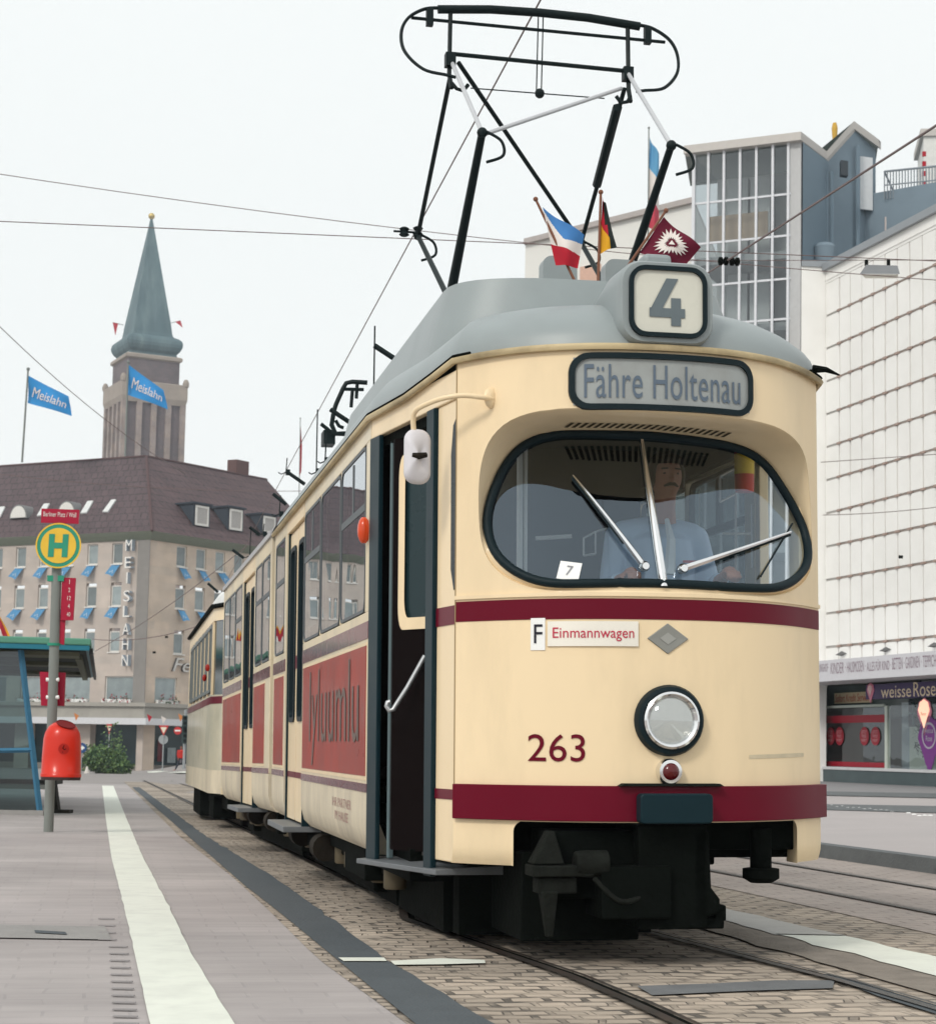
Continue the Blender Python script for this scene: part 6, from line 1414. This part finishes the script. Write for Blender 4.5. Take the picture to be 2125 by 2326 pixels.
# signs
PUR = mat('deep purple sign', (.04, .018, .10), .35); CRM = mat('cream letters', (.80, .66, .46), .5)
s0, z0 = onDS(1975, 1588); s1 = sR+8
b = MB(); zz = zDS(1589, 1980); b.obox(DS(s1, zz, -.2), DS(s0, 0)-DS(s1, 0), dn*.35, Vector((0, 0, zDS(1556, 1980)-zz))); sgn2 = b.build('shop_sign', PUR, ds, world=True)
zm = (zz+zDS(1556, 1980))/2
sw0, sw1 = onDS(2007, 1570)[0], onDS(2132, 1570)[0]
swl = sw0-sw1
text('lettering', 'weisse', lambda x, y, d: DS(sw0-.05-swl*.29-x, zm-.03+y, .155), swl*.56, .36, CRM, sgn2)
text('lettering', 'Rose', lambda x, y, d: DS(sw0-.05-swl*.81-x, zm+.01+y, .155), swl*.39, .44, CRM, sgn2)
PNK = mat('pink rose', (.72, .24, .34), .5); PNKL = emis('lit rose lamp', (.95, .55, .38), .75)
def drop(s_, z, r, d, m, parent, name, k=1.0):
    b = MB(); c = []
    for i in range(32):
        a = 2*pi*i/32; rr = r*(1+.05*cos(8*a)); x, y = rr*cos(a), rr*sin(a)
        if y < -.55*r: y = -.55*r-(-.55*r-y)*2.6; x *= .62 if y < -.9*r else .9
        c.append((x, y))
    b.prism(c, lambda x, y, q: DS(s_-x, z+y, d+q), 0, .02); return b.build(name, m, parent, world=parent is ds)
s_, z = onDS(1987, 1570); drop(s_, zm+.06, .22, .153, PNK, sgn2, 'rose_emblem'); drop(s_, zm+.09, .12, .176, mat('pale rose core', (.85, .6, .6), .5), sgn2, 'rose_core')
s_, z = onDS(2101, 1617); drop(s_, z, .40, .02, PNK, ds, 'rose_lamp'); lm = ds.children[-1]; drop(s_, z+.06, .30, .045, PNKL, lm, 'lit_disc'); text('lettering', 'Rose', lambda x, y, d: DS(s_-x, z-.06+y, .07), .3, .1, mat('brown print', (.35, .2, .1), .6), lm)
s_, z = onDS(2112, 1675); drop(s_, z, .62, .02, mat('violet sticker', (.16, .03, .20), .5), ds, 'rose_sticker'); st2 = ds.children[-1]
b = MB(); rr_ = [(.40*cos(2*pi*i/32), .40*sin(2*pi*i/32)+.05) for i in range(32)]; b.ring(rr_, [(x*.85, y*.85) for x, y in rr_], lambda x, y, q: DS(s_-x, z+y, .045+q), 0, .004); b.build('sticker_ring', mat('grey lilac print', (.38, .36, .42), .6), st2)
text('lettering', 'weisse\nRose', lambda x, y, d: DS(s_-x, z+.08+y, .048), .5, .4, MATS['grey lilac print'], st2)
b = MB()
for i in range(160):
    P = DS(onDS(2085, 1690)[0]-random.gauss(0, .32), 1.0+abs(random.gauss(.9, .55)), -.2+random.random()*.1); q = Vector((random.uniform(-.12, .12), random.uniform(-.12, .12), random.uniform(-.12, .12))); b.add([P, P+q, P+Vector((q.z, q.x, q.y))], [(0, 1, 2)])
b.build('window_plant', mat('dark window plant', (.02, .05, .03), .6), ds, world=True, recalc=False)
def onDSd(u, v, q): P = onplane(u, v, DSP+dn*q, dn); return (P-DSP).dot(de), P.z
ka, kb_ = onDSd(1894, 1580, -.8), onDSd(1976, 1580, -.8)
zk = onDSd(1935, 1597, -.8)[1]; zk1 = onDSd(1935, 1573, -.8)[1]
b = MB(); b.obox(DS(kb_[0], zk, -.88), DS(ka[0], 0)-DS(kb_[0], 0), dn*.08, Vector((0, 0, zk1-zk))); ks = b.build('credit_sign', mat('cream sign', (.66, .55, .36), .5), ds, world=True)
text('lettering', 'Sofort Kredit Service', lambda x, y, d: DS((ka[0]+kb_[0])/2-x, (zk+zk1)/2+y, -.79), (ka[0]-kb_[0])*.92, .26, mat('brick red letters', (.48, .07, .03), .5), ks)

# ---- glazed stair tower and roof buildings behind the store
SLATE = mat('slate blue render', (.20, .26, .31), .7, var=.12, scale=.8, dirt=(.15, .19, .22), dirt_amt=.4, dirt_scale=.7); SLATE2 = mat('slate blue render front', (.17, .23, .28), .7, var=.12, scale=.8)
FASC = mat('pale fascia', (.52, .49, .46), .6, var=.08); TGL = mat('stair glass', (.21, .245, .25), .12, var=.25, scale=.35, coat=.7); MUL = mat('white mullion', (.66, .67, .70), .4)
TA, TBp = onY(1564, 1400, 70), onY(1792, 1400, 68.4)
stt = thing('stair_tower', 'tall glazed stair tower with folded roof and slate-blue side walls', 'building', Vector((TA.x, TA.y, 0)))
def flat(v): return Vector((v.x, v.y, 0))
TA, TBp = flat(TA), flat(TBp); te = (TBp-TA).normalized(); tno = Vector((te.y, -te.x, 0)); tno = tno if tno.y < 0 else -tno
def onT(u, v): return onplane(u, v, TA, tno)
zta = onT(1680, 342).z+.05
def TT(f, z, d=0): return TA.lerp(TBp, f)+tno*d+Vector((0, 0, z))
TC2 = flat(onY(1880, 600, 71)); TD = flat(onY(1988, 600, 74))
b = MB(); b.quad(TT(0, 0, -3.4), TT(1, 0, -3.4), TT(1, zta, -3.4), TT(0, zta, -3.4)); b.build('back_wall', mat('pale stair wall', (.60, .61, .59), .8, var=.12, scale=.4), stt, world=True)
for z0 in (8.6, 11.6, 14.4, 17.2, 20.0):
    b = MB(); b.add([TT(.02, z0, -.3), TT(.98, z0, -.3), TT(.98, z0, -3.3), TT(.02, z0, -3.3), TT(.02, z0+.3, -.3), TT(.98, z0+.3, -.3), TT(.98, z0+.3, -3.3), TT(.02, z0+.3, -3.3)], [(0, 1, 2, 3), (4, 5, 6, 7), (0, 1, 5, 4)]); b.build('stair_flight', mat('grey stair slab', (.30, .31, .31), .8), stt, world=True)
for z0, a, c in ((onT(1680, 530).z, .12, .72), ): 
    b = MB(); b.obox(TT(a, z0, -.7), TT(c, 0)-TT(a, 0), -tno*.1, Vector((0, 0, 1.0))); b.build('wooden_panel', mat('tan panel', (.36, .27, .19), .6, var=.12, scale=1), stt, world=True)
for f in (.22, .45): 
    b = MB(); b.obox(TT(f, 0, -2), te*.8, -tno*.8, Vector((0, 0, zta-.5))); b.build('column', mat('pale column', (.5, .51, .5), .7), stt, world=True)
b = MB(); b.quad(TT(0, 0), TT(1, 0), TT(1, zta), TT(0, zta)); b.build('glazing', glass('stair glazing', (.80, .84, .85), .08), stt, world=True)
for f in (0, .155, .315, .48, .645, .81, .965):
    b = MB(); b.obox(TT(f, 0, .0), te*(.09 if f else .12), tno*.12, Vector((0, 0, zta))); b.build('mullion', MUL, stt, world=True)
for v in (455, 548, 645, 735):
    z = onT(1680, v).z; b = MB(); b.obox(TT(0, z, .0), TBp-TA, tno*.06, Vector((0, 0, .08))); b.build('transom', MUL, stt, world=True)
b = MB(); b.obox(TT(.985, 0, .02), te*.45, -tno*.3, Vector((0, 0, zta))); b.build('corner_post', mat('pale corner', (.48, .48, .48), .6), stt, world=True)
b = MB(); b.quad(TT(0, 0), TT(0, zta), TT(0, zta, -3.4), TT(0, 0, -3.4)); b.build('glazing', MATS['stair glazing'], stt, world=True)
# folded side walls
P0 = TBp+te*.45; zv = onY(1880, 366, 71).z; zp = onY(1942, 297, 72.6).z; zr2 = onY(1990, 340, 74).z; PM = flat(onY(1942, 600, 72.6)); z0_ = zta
b = MB(); b.quad(P0, TC2, TC2+Vector((0, 0, zv)), P0+Vector((0, 0, z0_))); b.build('side_wall', SLATE2, stt, world=True)
b = MB(); b.quad(TC2, PM, PM+Vector((0, 0, zp)), TC2+Vector((0, 0, zv))); b.quad(PM, TD, TD+Vector((0, 0, zr2)), PM+Vector((0, 0, zp))); b.build('gable_wall', SLATE, stt, world=True)
bk = Vector((1.0, 6, 0))
roofpts = [TA+Vector((0, 0, z0_))+tno*.3-te*.3, P0+Vector((0, 0, z0_))+tno*.3, TC2+Vector((0, 0, zv))+tno*.3, PM+Vector((0, 0, zp))+tno*.3, TD+Vector((0, 0, zr2))+tno*.3+te*.2]
UP = Vector((0, 0, .32))
b = MB()
for a, c in zip(roofpts, roofpts[1:]): b.add([a, c, c+UP, a+UP, a-tno*.4, c-tno*.4, c+UP-tno*.4, a+UP-tno*.4], [(0, 1, 2, 3), (4, 7, 6, 5), (3, 2, 6, 7), (0, 4, 5, 1)])
b.build('roof_fascia', FASC, stt, world=True)
b = MB(); U2_ = Vector((0, 0, .30)); R_ = roofpts
b.quad(R_[1]+U2_, R_[2]+U2_, R_[2]+bk+U2_, R_[1]+bk+Vector((0, 0, .6))); b.quad(R_[2]+U2_, R_[3]+U2_, R_[1]+bk*1.0+Vector((0, 0, .9)), R_[2]+bk+U2_); b.quad(R_[0]+U2_, R_[1]+U2_, R_[1]+bk+Vector((0, 0, .6)), R_[0]+bk+Vector((0, 0, .6))); b.quad(R_[3]+U2_, R_[4]+U2_, R_[4]+bk, R_[3]+bk+U2_)
b.build('roof', mat('grey felt roof', (.22, .25, .24), .8, var=.1), stt, world=True)
b = MB()
for u in (1876, 1888): P = flat(onY(u, 600, 70.8)); b.tube([P+Vector((0, 0, 8)), P+Vector((0, 0, onY(u, 390, 70.8).z))], .08, 6); 
b.build('drain_pipe', SLATE2, stt, world=True)
b = MB(); P = onY(1948, 330, 72.4); b.tube([flat(P)+Vector((0, 0, 12)), P], .09, 6); b.build('drain_pipe', SLATE2, stt, world=True)
P = onY(1961, 420, 72.8); b = MB(); b.obox(P-Vector((.35, 0, 1.0)), Vector((.75, .25, 0)), Vector((0, -.1, 0)), Vector((0, 0, 2.2))); b.build('door', mat('white roof door', (.62, .64, .66), .5), stt, world=True)
P = onY(1906, 402, 70.8); b = MB(); b.obox(P, Vector((.3, .1, 0)), Vector((0, -.3, 0)), Vector((0, 0, .6))); b.build('alarm_box', mat('dark box', (.05, .06, .07), .5), stt, world=True)
P = onY(1872, 585, 69.6); b = MB(); b.lathe([(.3, -.9), (.42, 0), (.46, .4), (.3, .55), (0, .6)], 12, Matrix.Translation(P)); b.build('ventilator', SLATE, stt, world=True, smooth=40)
# slate-blue roof storey to the right
RS0, RS1 = flat(onY(1903, 600, 74.5)), flat(onY(2300, 600, 70)); zr0 = onY(1980, 455, 74).z
rs = thing('roof_storey', 'slate-blue roof storey with railing behind the white store front', 'building', RS0)
b = MB(); b.obox(RS0+Vector((0, 0, 8)), RS1-RS0, Vector((2, 10, 0)), Vector((0, 0, zr0-8-2.6))); b.build('wall', SLATE2, rs, world=True)
b = MB(); b.obox(RS0+Vector((0, -.6, zr0-2.6)), RS1-RS0, Vector((2, 10, 0)), Vector((0, 0, 2.6))); b.build('parapet', SLATE, rs, world=True)
b = MB(); P = onY(2005, 535, 73); b.obox(P+Vector((0, -.3, -.4)), Vector((2.6, -.3, 0)), Vector((0, .1, 0)), Vector((0, 0, 1.1))); b.build('window', mat('pale strip window', (.5, .44, .42), .4), rs, world=True)
b = MB(); a, c = onY(2008, 452, 72.6), onY(2130, 440, 72)
hr = Vector((0, 0, 1.15))
b.tube([a+hr, c+hr], .05, 5); b.tube([a+hr*.5, c+hr*.5], .03, 5)
for k in range(19):
    q = a.lerp(c, k/18); b.tube([q, q+hr], .025, 4)
b.tube([a+hr, a+hr+Vector((1.5, 4, 0)), a+Vector((1.5, 4, 0))], .04, 5); b.build('railing', mat('grey railing', (.25, .28, .31), .5), rs, world=True)
cb = onY(2108, 435, 74); ch = thing('rooftop_block', 'white rooftop block with red and white striped edge beside the railing', 'rooftop block', cb-Vector((.8, 0, 1)))
b = MB(); zc = onY(2108, 310, 74).z; b.obox(cb-Vector((.2, 0, 1)), Vector((4, -.4, 0)), Vector((.5, 3, 0)), Vector((0, 0, zc-cb.z+1))); b.build('block', mat('white block', (.72, .71, .68), .6), ch, world=True)
b = MB(); b.obox(cb+Vector((-.35, -.1, zc-cb.z)), Vector((4.2, -.4, 0)), Vector((.5, 3.2, 0)), Vector((0, 0, .3))); b.build('cap', FASC, ch, world=True)
b = MB()
for k in range(6): b.obox(cb+Vector((-.24, -.02, -.6+.42*k)), Vector((.14, 0, 0)), Vector((0, .1, 0)), Vector((0, 0, .21)))
b.build('red_marking', FR, ch, world=True)
b = MB(); P = onY(1895, 296, 74); b.lathe([(.09, -.5), (.13, .1), (.08, .32), (0, .35)], 10, Matrix.Translation(P)); o = b.build('roof_lamp', mat('yellow lamp', (.6, .36, .06), .4), stt, world=True)
# low white building seen over the tram roof
LA, LB = flat(onY(1192, 600, 96)), flat(onY(1575, 600, 88)); lz = onY(1192, 556, 96).z
lw = thing('low_white_building', 'low white building with thin roof edge between tram roof and stair tower', 'building', LA)
b = MB(); b.obox(LA, LB-LA, Vector((3, 12, 0)), Vector((0, 0, lz))); b.build('wall', mat('white render', (.74, .73, .69), .7, var=.04), lw, world=True)
b = MB(); b.obox(LA+Vector((-.1, -.25, lz-.0)), LB-LA, Vector((3, 12, 0)), Vector((0, 0, .28))); b.build('roof_edge', mat('grey mauve edge', (.42, .38, .36), .6), lw, world=True)
P0, P1 = onY(1316, 652, 93), onY(1364, 600, 92.3); b = MB(); b.obox(Vector((P0.x, P0.y-.1, P0.z-2)), Vector((P1.x-P0.x, P1.y-P0.y, 0)), Vector((0, .2, 0)), Vector((0, 0, P1.z-P0.z+2))); b.build('pink_panel', mat('salmon panel', (.62, .40, .31), .6), lw, world=True)

# ================================================================== OVERHEAD WIRES, HANGING LAMP
WIRE = mat('overhead wire', (.16, .115, .11), .5)
def wire(name, label, a, c, r, sag=0, n=14, grp=None, extra=None):
    b = MB(); b.tube([a.lerp(c, i/n)-Vector((0, 0, sag*4*(i/n)*(1-i/n))) for i in range(n+1)], r, 5, cap=False); o = b.build(name, WIRE); tag(o, label, 'wire', grp)
    if extra:
        m = MB()
        for P in extra: m.lathe([(.012, -.05), (.04, -.04), (.04, -.012), (.02, 0), (.04, .012), (.04, .04), (.012, .05)], 10, Matrix.Translation(P) @ Matrix.Rotation(radians(90), 4, 'Y'))
        m.build('insulator', BLACK, o)
    return o
cw0 = TM @ Vector((0, 2.46, 5.43)); fa = onY(651, 1067, 29.3); d_ = (fa-cw0)
wire('contact_wire', 'thin contact wire running above the tram and touching its raised pantograph', cw0-d_*.6, fa+d_*1.1, .006, 0)
c2a = TM @ Vector((3.05, 2, 5.4)); P2 = onY(2125, 285, 1); 
q1 = onY(2125, 285, 11.2); q2 = onY(1650, 592, 16.6); wire('contact_wire', 'contact wire of the neighbouring track crossing in front of the glazed stair tower', q1+(q1-q2)*.6, q1+(q2-q1)*6, .009)
sp1, sp2 = onY(-60, 500, 15.5), onY(2250, 598, 16.6)
wire('span_wire', 'lower span wire crossing the whole picture behind the pantograph', sp1, sp2, .0045, 0, 14, None, [onY(1642, 593, 16.6), onY(1668, 594, 16.6)])
wire('span_wire', 'upper span wire sloping down across the sky above the town hall tower', onY(-60, 386, 24), onY(2250, 645, 24), .006, .15)
wire('span_wire', 'span wire descending steeply past the town hall tower into the brown roof', onY(-40, 703, 42), onY(420, 1075, 60), .011, .3)
wire('span_wire', 'span wire in front of the brown tiled roof of the corner building', onY(-40, 1072, 60), onY(720, 1115, 60), .010, .2)
wire('span_wire', 'span wire with insulators in front of the warm-coloured side of the corner building', onY(210, 1452, 62), onY(520, 1395, 55), .014, .3, 14, None, [onY(378, 1447, 58), onY(350, 1482, 58)])
wire('span_wire', 'span wire crossing the stone front beside the vertical white letters', onY(215, 1480, 70), onY(560, 1240, 60), .013, .2)
wire('span_wire', 'thin wire in front of the white store panels', onY(1864, 1050, 40), onY(2180, 1028, 40), .009, 0)
wire('span_wire', 'thin wire with clamps in front of the lower store panels', onY(1868, 1170, 42), onY(2180, 1145, 42), .009, .05, 14, None, [onY(2045, 1265, 42)])
lp = onY(2000, 615, 28)
hl_ = thing('hanging_lamp', 'grey trapezoid street lamp hanging on wires before the white store', 'street lamp', lp)
b = MB(); k = 28/FPX
def lq(u, v, dy): return onY(u, v, 28+dy)
b.loft([[lq(1952, 622, -.15), lq(2043, 622, -.15), lq(2043, 622, .15), lq(1952, 622, .15)], [lq(1966, 601, -.09), lq(2038, 603, -.09), lq(2038, 603, .09), lq(1966, 601, .09)]]); b.f.append((4, 5, 6, 7)); b.m.append(0); b.build('housing', mat('lamp grey', (.21, .22, .23), .5), hl_, world=True)
b = MB(); b.loft([[lq(1956, 623, -.13), lq(2040, 623, -.13), lq(2040, 623, .13), lq(1956, 623, .13)], [lq(1965, 632, -.1), lq(2035, 632, -.1), lq(2035, 632, .1), lq(1965, 632, .1)]]); b.f.append((4, 5, 6, 7)); b.m.append(0); b.build('diffuser', mat('cream diffuser', (.62, .60, .53), .4), hl_, world=True)
b = MB()
for u in (1967, 2017): b.tube([lq(u, 603, 0), lq(u, 590, 0)], .03, 6)
b.build('hanger', BLACK, hl_, world=True)
wire('span_wire', 'wire carrying the hanging lamp before the white store', onY(1500, 592, 28), onY(2250, 590, 28), .006, .0)

# ================================================================== CROSSING: BUSH, SIGNS, SIGNAL, PERSON
LEAF = mat('bush leaf', (.14, .22, .08), .7, var=.5, scale=1.2); LEAFD = mat('bush leaf dark', (.06, .12, .055), .7, var=.4, scale=1.2); BARK = mat('bush stem', (.06, .045, .03), .8)
def bush(name, label, c, rx, ry, rz, n, s_):
    t = thing(name, label, 'bush', c); b = MB(); b.mi = 0
    blobs = [(Vector((random.uniform(-.6, .6)*rx, random.uniform(-.6, .6)*ry, rz*random.uniform(.25, .8))), random.uniform(.35, .6)) for _ in range(16)]
    for i in range(n):
        q, k = random.choice(blobs); d = Vector((random.gauss(0, 1), random.gauss(0, 1), random.gauss(0, 1))).normalized()*random.uniform(.55, 1.05)**.5
        P = c+q+Vector((d.x*rx*k, d.y*ry*k, d.z*rz*k*.8))
        if P.z < c.z+.03: P.z = c.z+random.random()*.2
        a = Vector((random.uniform(-1, 1), random.uniform(-1, 1), random.uniform(-1, 1))).normalized()*s_; e = a.cross(Vector((random.uniform(-1, 1), random.uniform(-1, 1), random.uniform(-1, 1)))).normalized()*s_*.5
        b.mi = 0 if random.random() < .55 else 1; b.add([P, P+a*.5+e, P+a, P+a*.5-e], [(0, 1, 2, 3)])
    b.build('foliage', [LEAF, LEAFD], t, world=True, recalc=False)
    b = MB()
    for k in range(9):
        q = blobs[k][0]; b.tube([c+Vector((random.uniform(-.2, .2), random.uniform(-.2, .2), -.1)), c+q*.5, c+q], [.05, .035, .01], 5)
    b.build('stem', BARK, t, world=True)
bc = gnd(236, 1757)
bush('bush', 'wide dense green bush standing at the crossing behind the litter bin', bc, 1.75, 1.2, 1.35, 5200, .15)
b2c = gnd(205, 1757)+Vector((0, 6, 0)); bush('bush', 'looser taller bush behind the wide bush at the crossing', b2c, 1.0, .9, 2.6, 350, .17)
SG = mat('zinc sign post', (.34, .36, .37), .5, metal=.3)
def post(c, h, r=.04): b = MB(); b.tube([c-Vector((0, 0, .2)), c+Vector((0, 0, h))], r, 8); return b
def tri(c, w, h, d): return [c+Vector((-w/2, d, h/2)), c+Vector((w/2, d, h/2)), c+Vector((0, d, -h/2))]
def yield_sign(label, u, vtop, vbot, wpx, D, narrow=1, back=False):
    P = onY(u, (vtop+vbot)/2, D); g = Vector((P.x, P.y, gz(P.x, P.y))); w = wpx*D/FPX; h = (vbot-vtop)*D/FPX
    t = thing('yield_sign', label, 'road sign', g); post(g, P.z+h/2-g.z).build('post', SG, t, world=True)
    b = MB(); q = tri(P, w, h, -.07); b.add(q+[p+Vector((0, .03, 0)) for p in q], [(0, 2, 1), (3, 4, 5), (0, 1, 4, 3), (1, 2, 5, 4), (2, 0, 3, 5)]); o = b.build('red_triangle', mat('sign face red', (.5, .03, .03), .4), t, world=True)
    b = MB(); q = [P+Vector((0, 0, h*.06))+(p-P-Vector((0, 0, h*.06)))*.62+Vector((0, -.045, 0)) for p in tri(P, w, h, -.06)]; b.add(q, [(0, 2, 1)]); b.build('white_centre', mat('sign face cream', (.74, .70, .56), .4), o)
    return t, P, g
yield_sign('narrow yield sign seen edge-on behind the wide bush', 248.5, 1645, 1669, 13, 121)
t, P, g = yield_sign('yield sign above a round grey sign back before the shop windows', 372, 1648, 1672, 23, 124)
b = MB(); Q = onY(371, 1680, 124.1); b.lathe([(0, 0), (.32, 0), (.32, .03), (0, .03)], 24, Matrix.Translation(Q) @ RX90); b.build('sign_back', SG, t, world=True)
Q = onY(403.5, 1660, 126); g = Vector((Q.x, Q.y, gz(Q.x, Q.y))); t = thing('no_entry_sign', 'round red no entry sign with white bar beside the traffic signal', 'road sign', g)
post(g+Vector((.42, .1, 0)), Q.z-g.z+.1).build('post', SG, t, world=True); b = MB(); r_ = 8*126/FPX*1.1; b.lathe([(0, 0), (r_, 0), (r_, .03), (0, .03)], 28, Matrix.Translation(Q) @ RX90); o = b.build('disc', MATS['sign face red'], t, world=True)
b = MB(); b.box(-r_*.72, r_*.72, -.045, -.035, -.055, .055, lambda p: Q+p); b.build('white_bar', WHITE, o)
Q = onY(186, 1699, 108); g = Vector((Q.x, Q.y, gz(Q.x, Q.y))); t = thing('direction_sign', 'round blue sign with white arrow half hidden by the litter bin', 'road sign', g); post(g, Q.z-g.z).build('post', SG, t, world=True)
b = MB(); b.lathe([(0, 0), (.30, 0), (.30, .03), (0, .03)], 28, Matrix.Translation(Q-Vector((0, .06, 0))) @ RX90); o = b.build('disc', mat('sign blue', (.02, .07, .20), .4), t, world=True)
b = MB(); b.add([Q+Vector((x, -.10, z)) for x, z in ((-.22, .06), (.0, .06), (.0, .15), (.2, 0), (0, -.15), (0, -.06), (-.22, -.06))], [tuple(range(7))]); b.build('arrow', WHITE, o)
P = onY(197, 1753, 100); g = gnd(197, 1757); t = thing('marker_cone', 'small pale marker cone at the left foot of the wide bush', 'cone', g); b = MB(); b.lathe([(.17, 0), (.15, .04), (.06, .36), (.03, .40), (0, .40)], 14, Matrix.Translation(g)); b.build('cone', mat('pale cone', (.6, .56, .52), .6), t, world=True, smooth=40)
Q = onY(420, 1665, 120); g = Vector((Q.x, Q.y, gz(Q.x, Q.y))); t = thing('traffic_signal', 'dark traffic signal on a grey mast beside the trailer', 'traffic light', g)
post(g, onY(420, 1612, 120).z-g.z, .09).build('mast', SG, t, world=True)
for v in (1643, 1672):
    Q = onY(421, v, 119.7); b = MB(); b.box(-.2, .2, -.15, .15, -.5, .5, lambda p: Q+p); sg_ = b.build('signal_head', mat('signal green black', (.025, .05, .05), .5), t, world=True, bevel=.04)
    b = MB()
    for k in (-.32, 0, .32): b.lathe([(.0, 0), (.11, 0), (.11, .08), (.10, .08), (.10, .01)], 14, Matrix.Translation(Q+Vector((0, -.15, k))) @ RX90)
    b.build('lens', BLACK, sg_)
# bunting pennants in front of the ledge
BC_ = [FR, FW, mat('bunting orange', (.62, .22, .06), .7)]
for k, (u, v, lab) in enumerate(((334, 1625, 'small red pennant hanging under the ledge above the shop pillar'), (366, 1629, 'small white and red pennant hanging above the yield sign'), (405, 1624, 'small orange pennant hanging next to the traffic signal'), (168, 1622, 'small orange pennant hanging right of the stop pole'))):
    P = onY(u, v-6, 132); b = MB(); b.add([P-Vector((0, 0, .1)), P+Vector((.38, 0, -.3)), P+Vector((.14, .1, -.68))], [(0, 1, 2)]); o = tag(b.build('pennant', BC_[(0, 1, 2, 2)[k]], recalc=False), lab, 'pennant', 'pennants on the shop ledge')
# person in red walking by
def walker(g):
    t = thing('person', 'distant person in a red jacket and dark trousers walking past the shop windows', 'person', g)
    def s_(p): return g+Vector(p)
    b = MB(); b.ball(s_((0, 0, 1.60)), .085, .10, .12, 10); b.tube([s_((0, 0, 1.52)), s_((0, 0, 1.40))], .055, 8); b.tube([s_((0, 0, .92)), s_((0, 0, 1.15)), s_((0, 0, 1.38))], [.15, .15, .18], 12)
    for a, (hx, hy) in ((-1, (.18, -.2)), (1, (-.1, .15))):
        b.tube([s_((.2*a, 0, 1.38)), s_((.23*a, 0, 1.12)), s_((.22*a+hx*.3, hy*.6, .90)), s_((.22*a+hx*.35, hy, .80))], [.055, .045, .035, .03], 8); b.ball(s_((.22*a+hx*.4, hy*1.1, .76)), .04, n=6)
    for a, dx in ((-1, -.26), (1, .20)):
        b.tube([s_((.09*a, 0, .95)), s_((.09*a+dx*.35, -.03, .50)), s_((.09*a+dx*1.1, .05, .09))], [.085, .062, .042], 8); b.tube([s_((.09*a+dx*1.1, .05, .08)), s_((.09*a+dx*1.1-.17, .03, .04))], [.045, .035], 7)
    remesh(b.build('body', SKIN, t, world=True), .016)
    b = MB(); b.tube([s_((0, 0, .88)), s_((0, 0, 1.15)), s_((0, 0, 1.37)), s_((0, 0, 1.46))], [.18, .175, .205, .08], 12)
    for a, (hx, hy) in ((-1, (.18, -.2)), (1, (-.1, .15))): b.tube([s_((.2*a, 0, 1.37)), s_((.235*a, 0, 1.12)), s_((.22*a+hx*.3, hy*.6, .88))], [.075, .065, .05], 8); b.ball(s_((.2*a, 0, 1.37)), .078, n=6)
    remesh(b.build('jacket', mat('bright red jacket', (.62, .03, .02), .7), t, world=True), .02)
    b = MB(); b.tube([s_((0, 0, .97)), s_((0, 0, .86))], [.165, .16], 12)
    for a, dx in ((-1, -.26), (1, .20)): b.tube([s_((.09*a, 0, .93)), s_((.09*a+dx*.35, -.03, .50)), s_((.09*a+dx*1.05, .05, .13))], [.10, .078, .06], 8)
    remesh(b.build('trousers', TROU, t, world=True), .018)
    b = MB(); b.ball(s_((0, .02, 1.63)), .095, .105, .11, 8); remesh(b.build('hair', HAIR, t, world=True), .02)
walker(gnd(410, 1752))
# pale kerb line at the crossing
seg_strip([(335, 1757), (460, 1758), (460, 1754), (335, 1753)], .05, PAINT, 'kerb')

# loose pieces of a part become parts of their own
for nm in ('roof_rod', 'air_tank', 'spring_pot', 'partition', 'stripe', 'window_pillar', 'trim_strip', 'dark_lining', 'roof_rack', 'resistor_box', 'bracket', 'lower_arm', 'upper_arm', 'seat_frame', 'door_frame', 'inner_step', 'red_marking', 'hanger', 'drain_pipe', 'insulator', 'ceiling_lining', 'grab_pole', 'floor', 'side_panel', 'clamp', 'tension_wire'):
    for o in [o for o in bpy.data.objects if o.type == 'MESH' and o.name.split('.')[0] == nm and not o.children]: split_loose(o)

# ================================================================== HAZE
b = MB(); b.box(-140, 140, -12, 330, -3.5, 100); hz = b.build('haze', []); hz['kind'] = 'stuff'
hm = bpy.data.materials.new('thin city haze'); hm.use_nodes = True; hn = hm.node_tree; hn.nodes.clear()
pv = hn.nodes.new('ShaderNodeVolumePrincipled'); pv.inputs['Color'].default_value = (.86, .92, 1, 1); pv.inputs['Density'].default_value = .0005; pv.inputs['Anisotropy'].default_value = .3
ho = hn.nodes.new('ShaderNodeOutputMaterial'); hn.links.new(pv.outputs[0], ho.inputs[1]); hz.data.materials.clear(); hz.data.materials.append(hm)
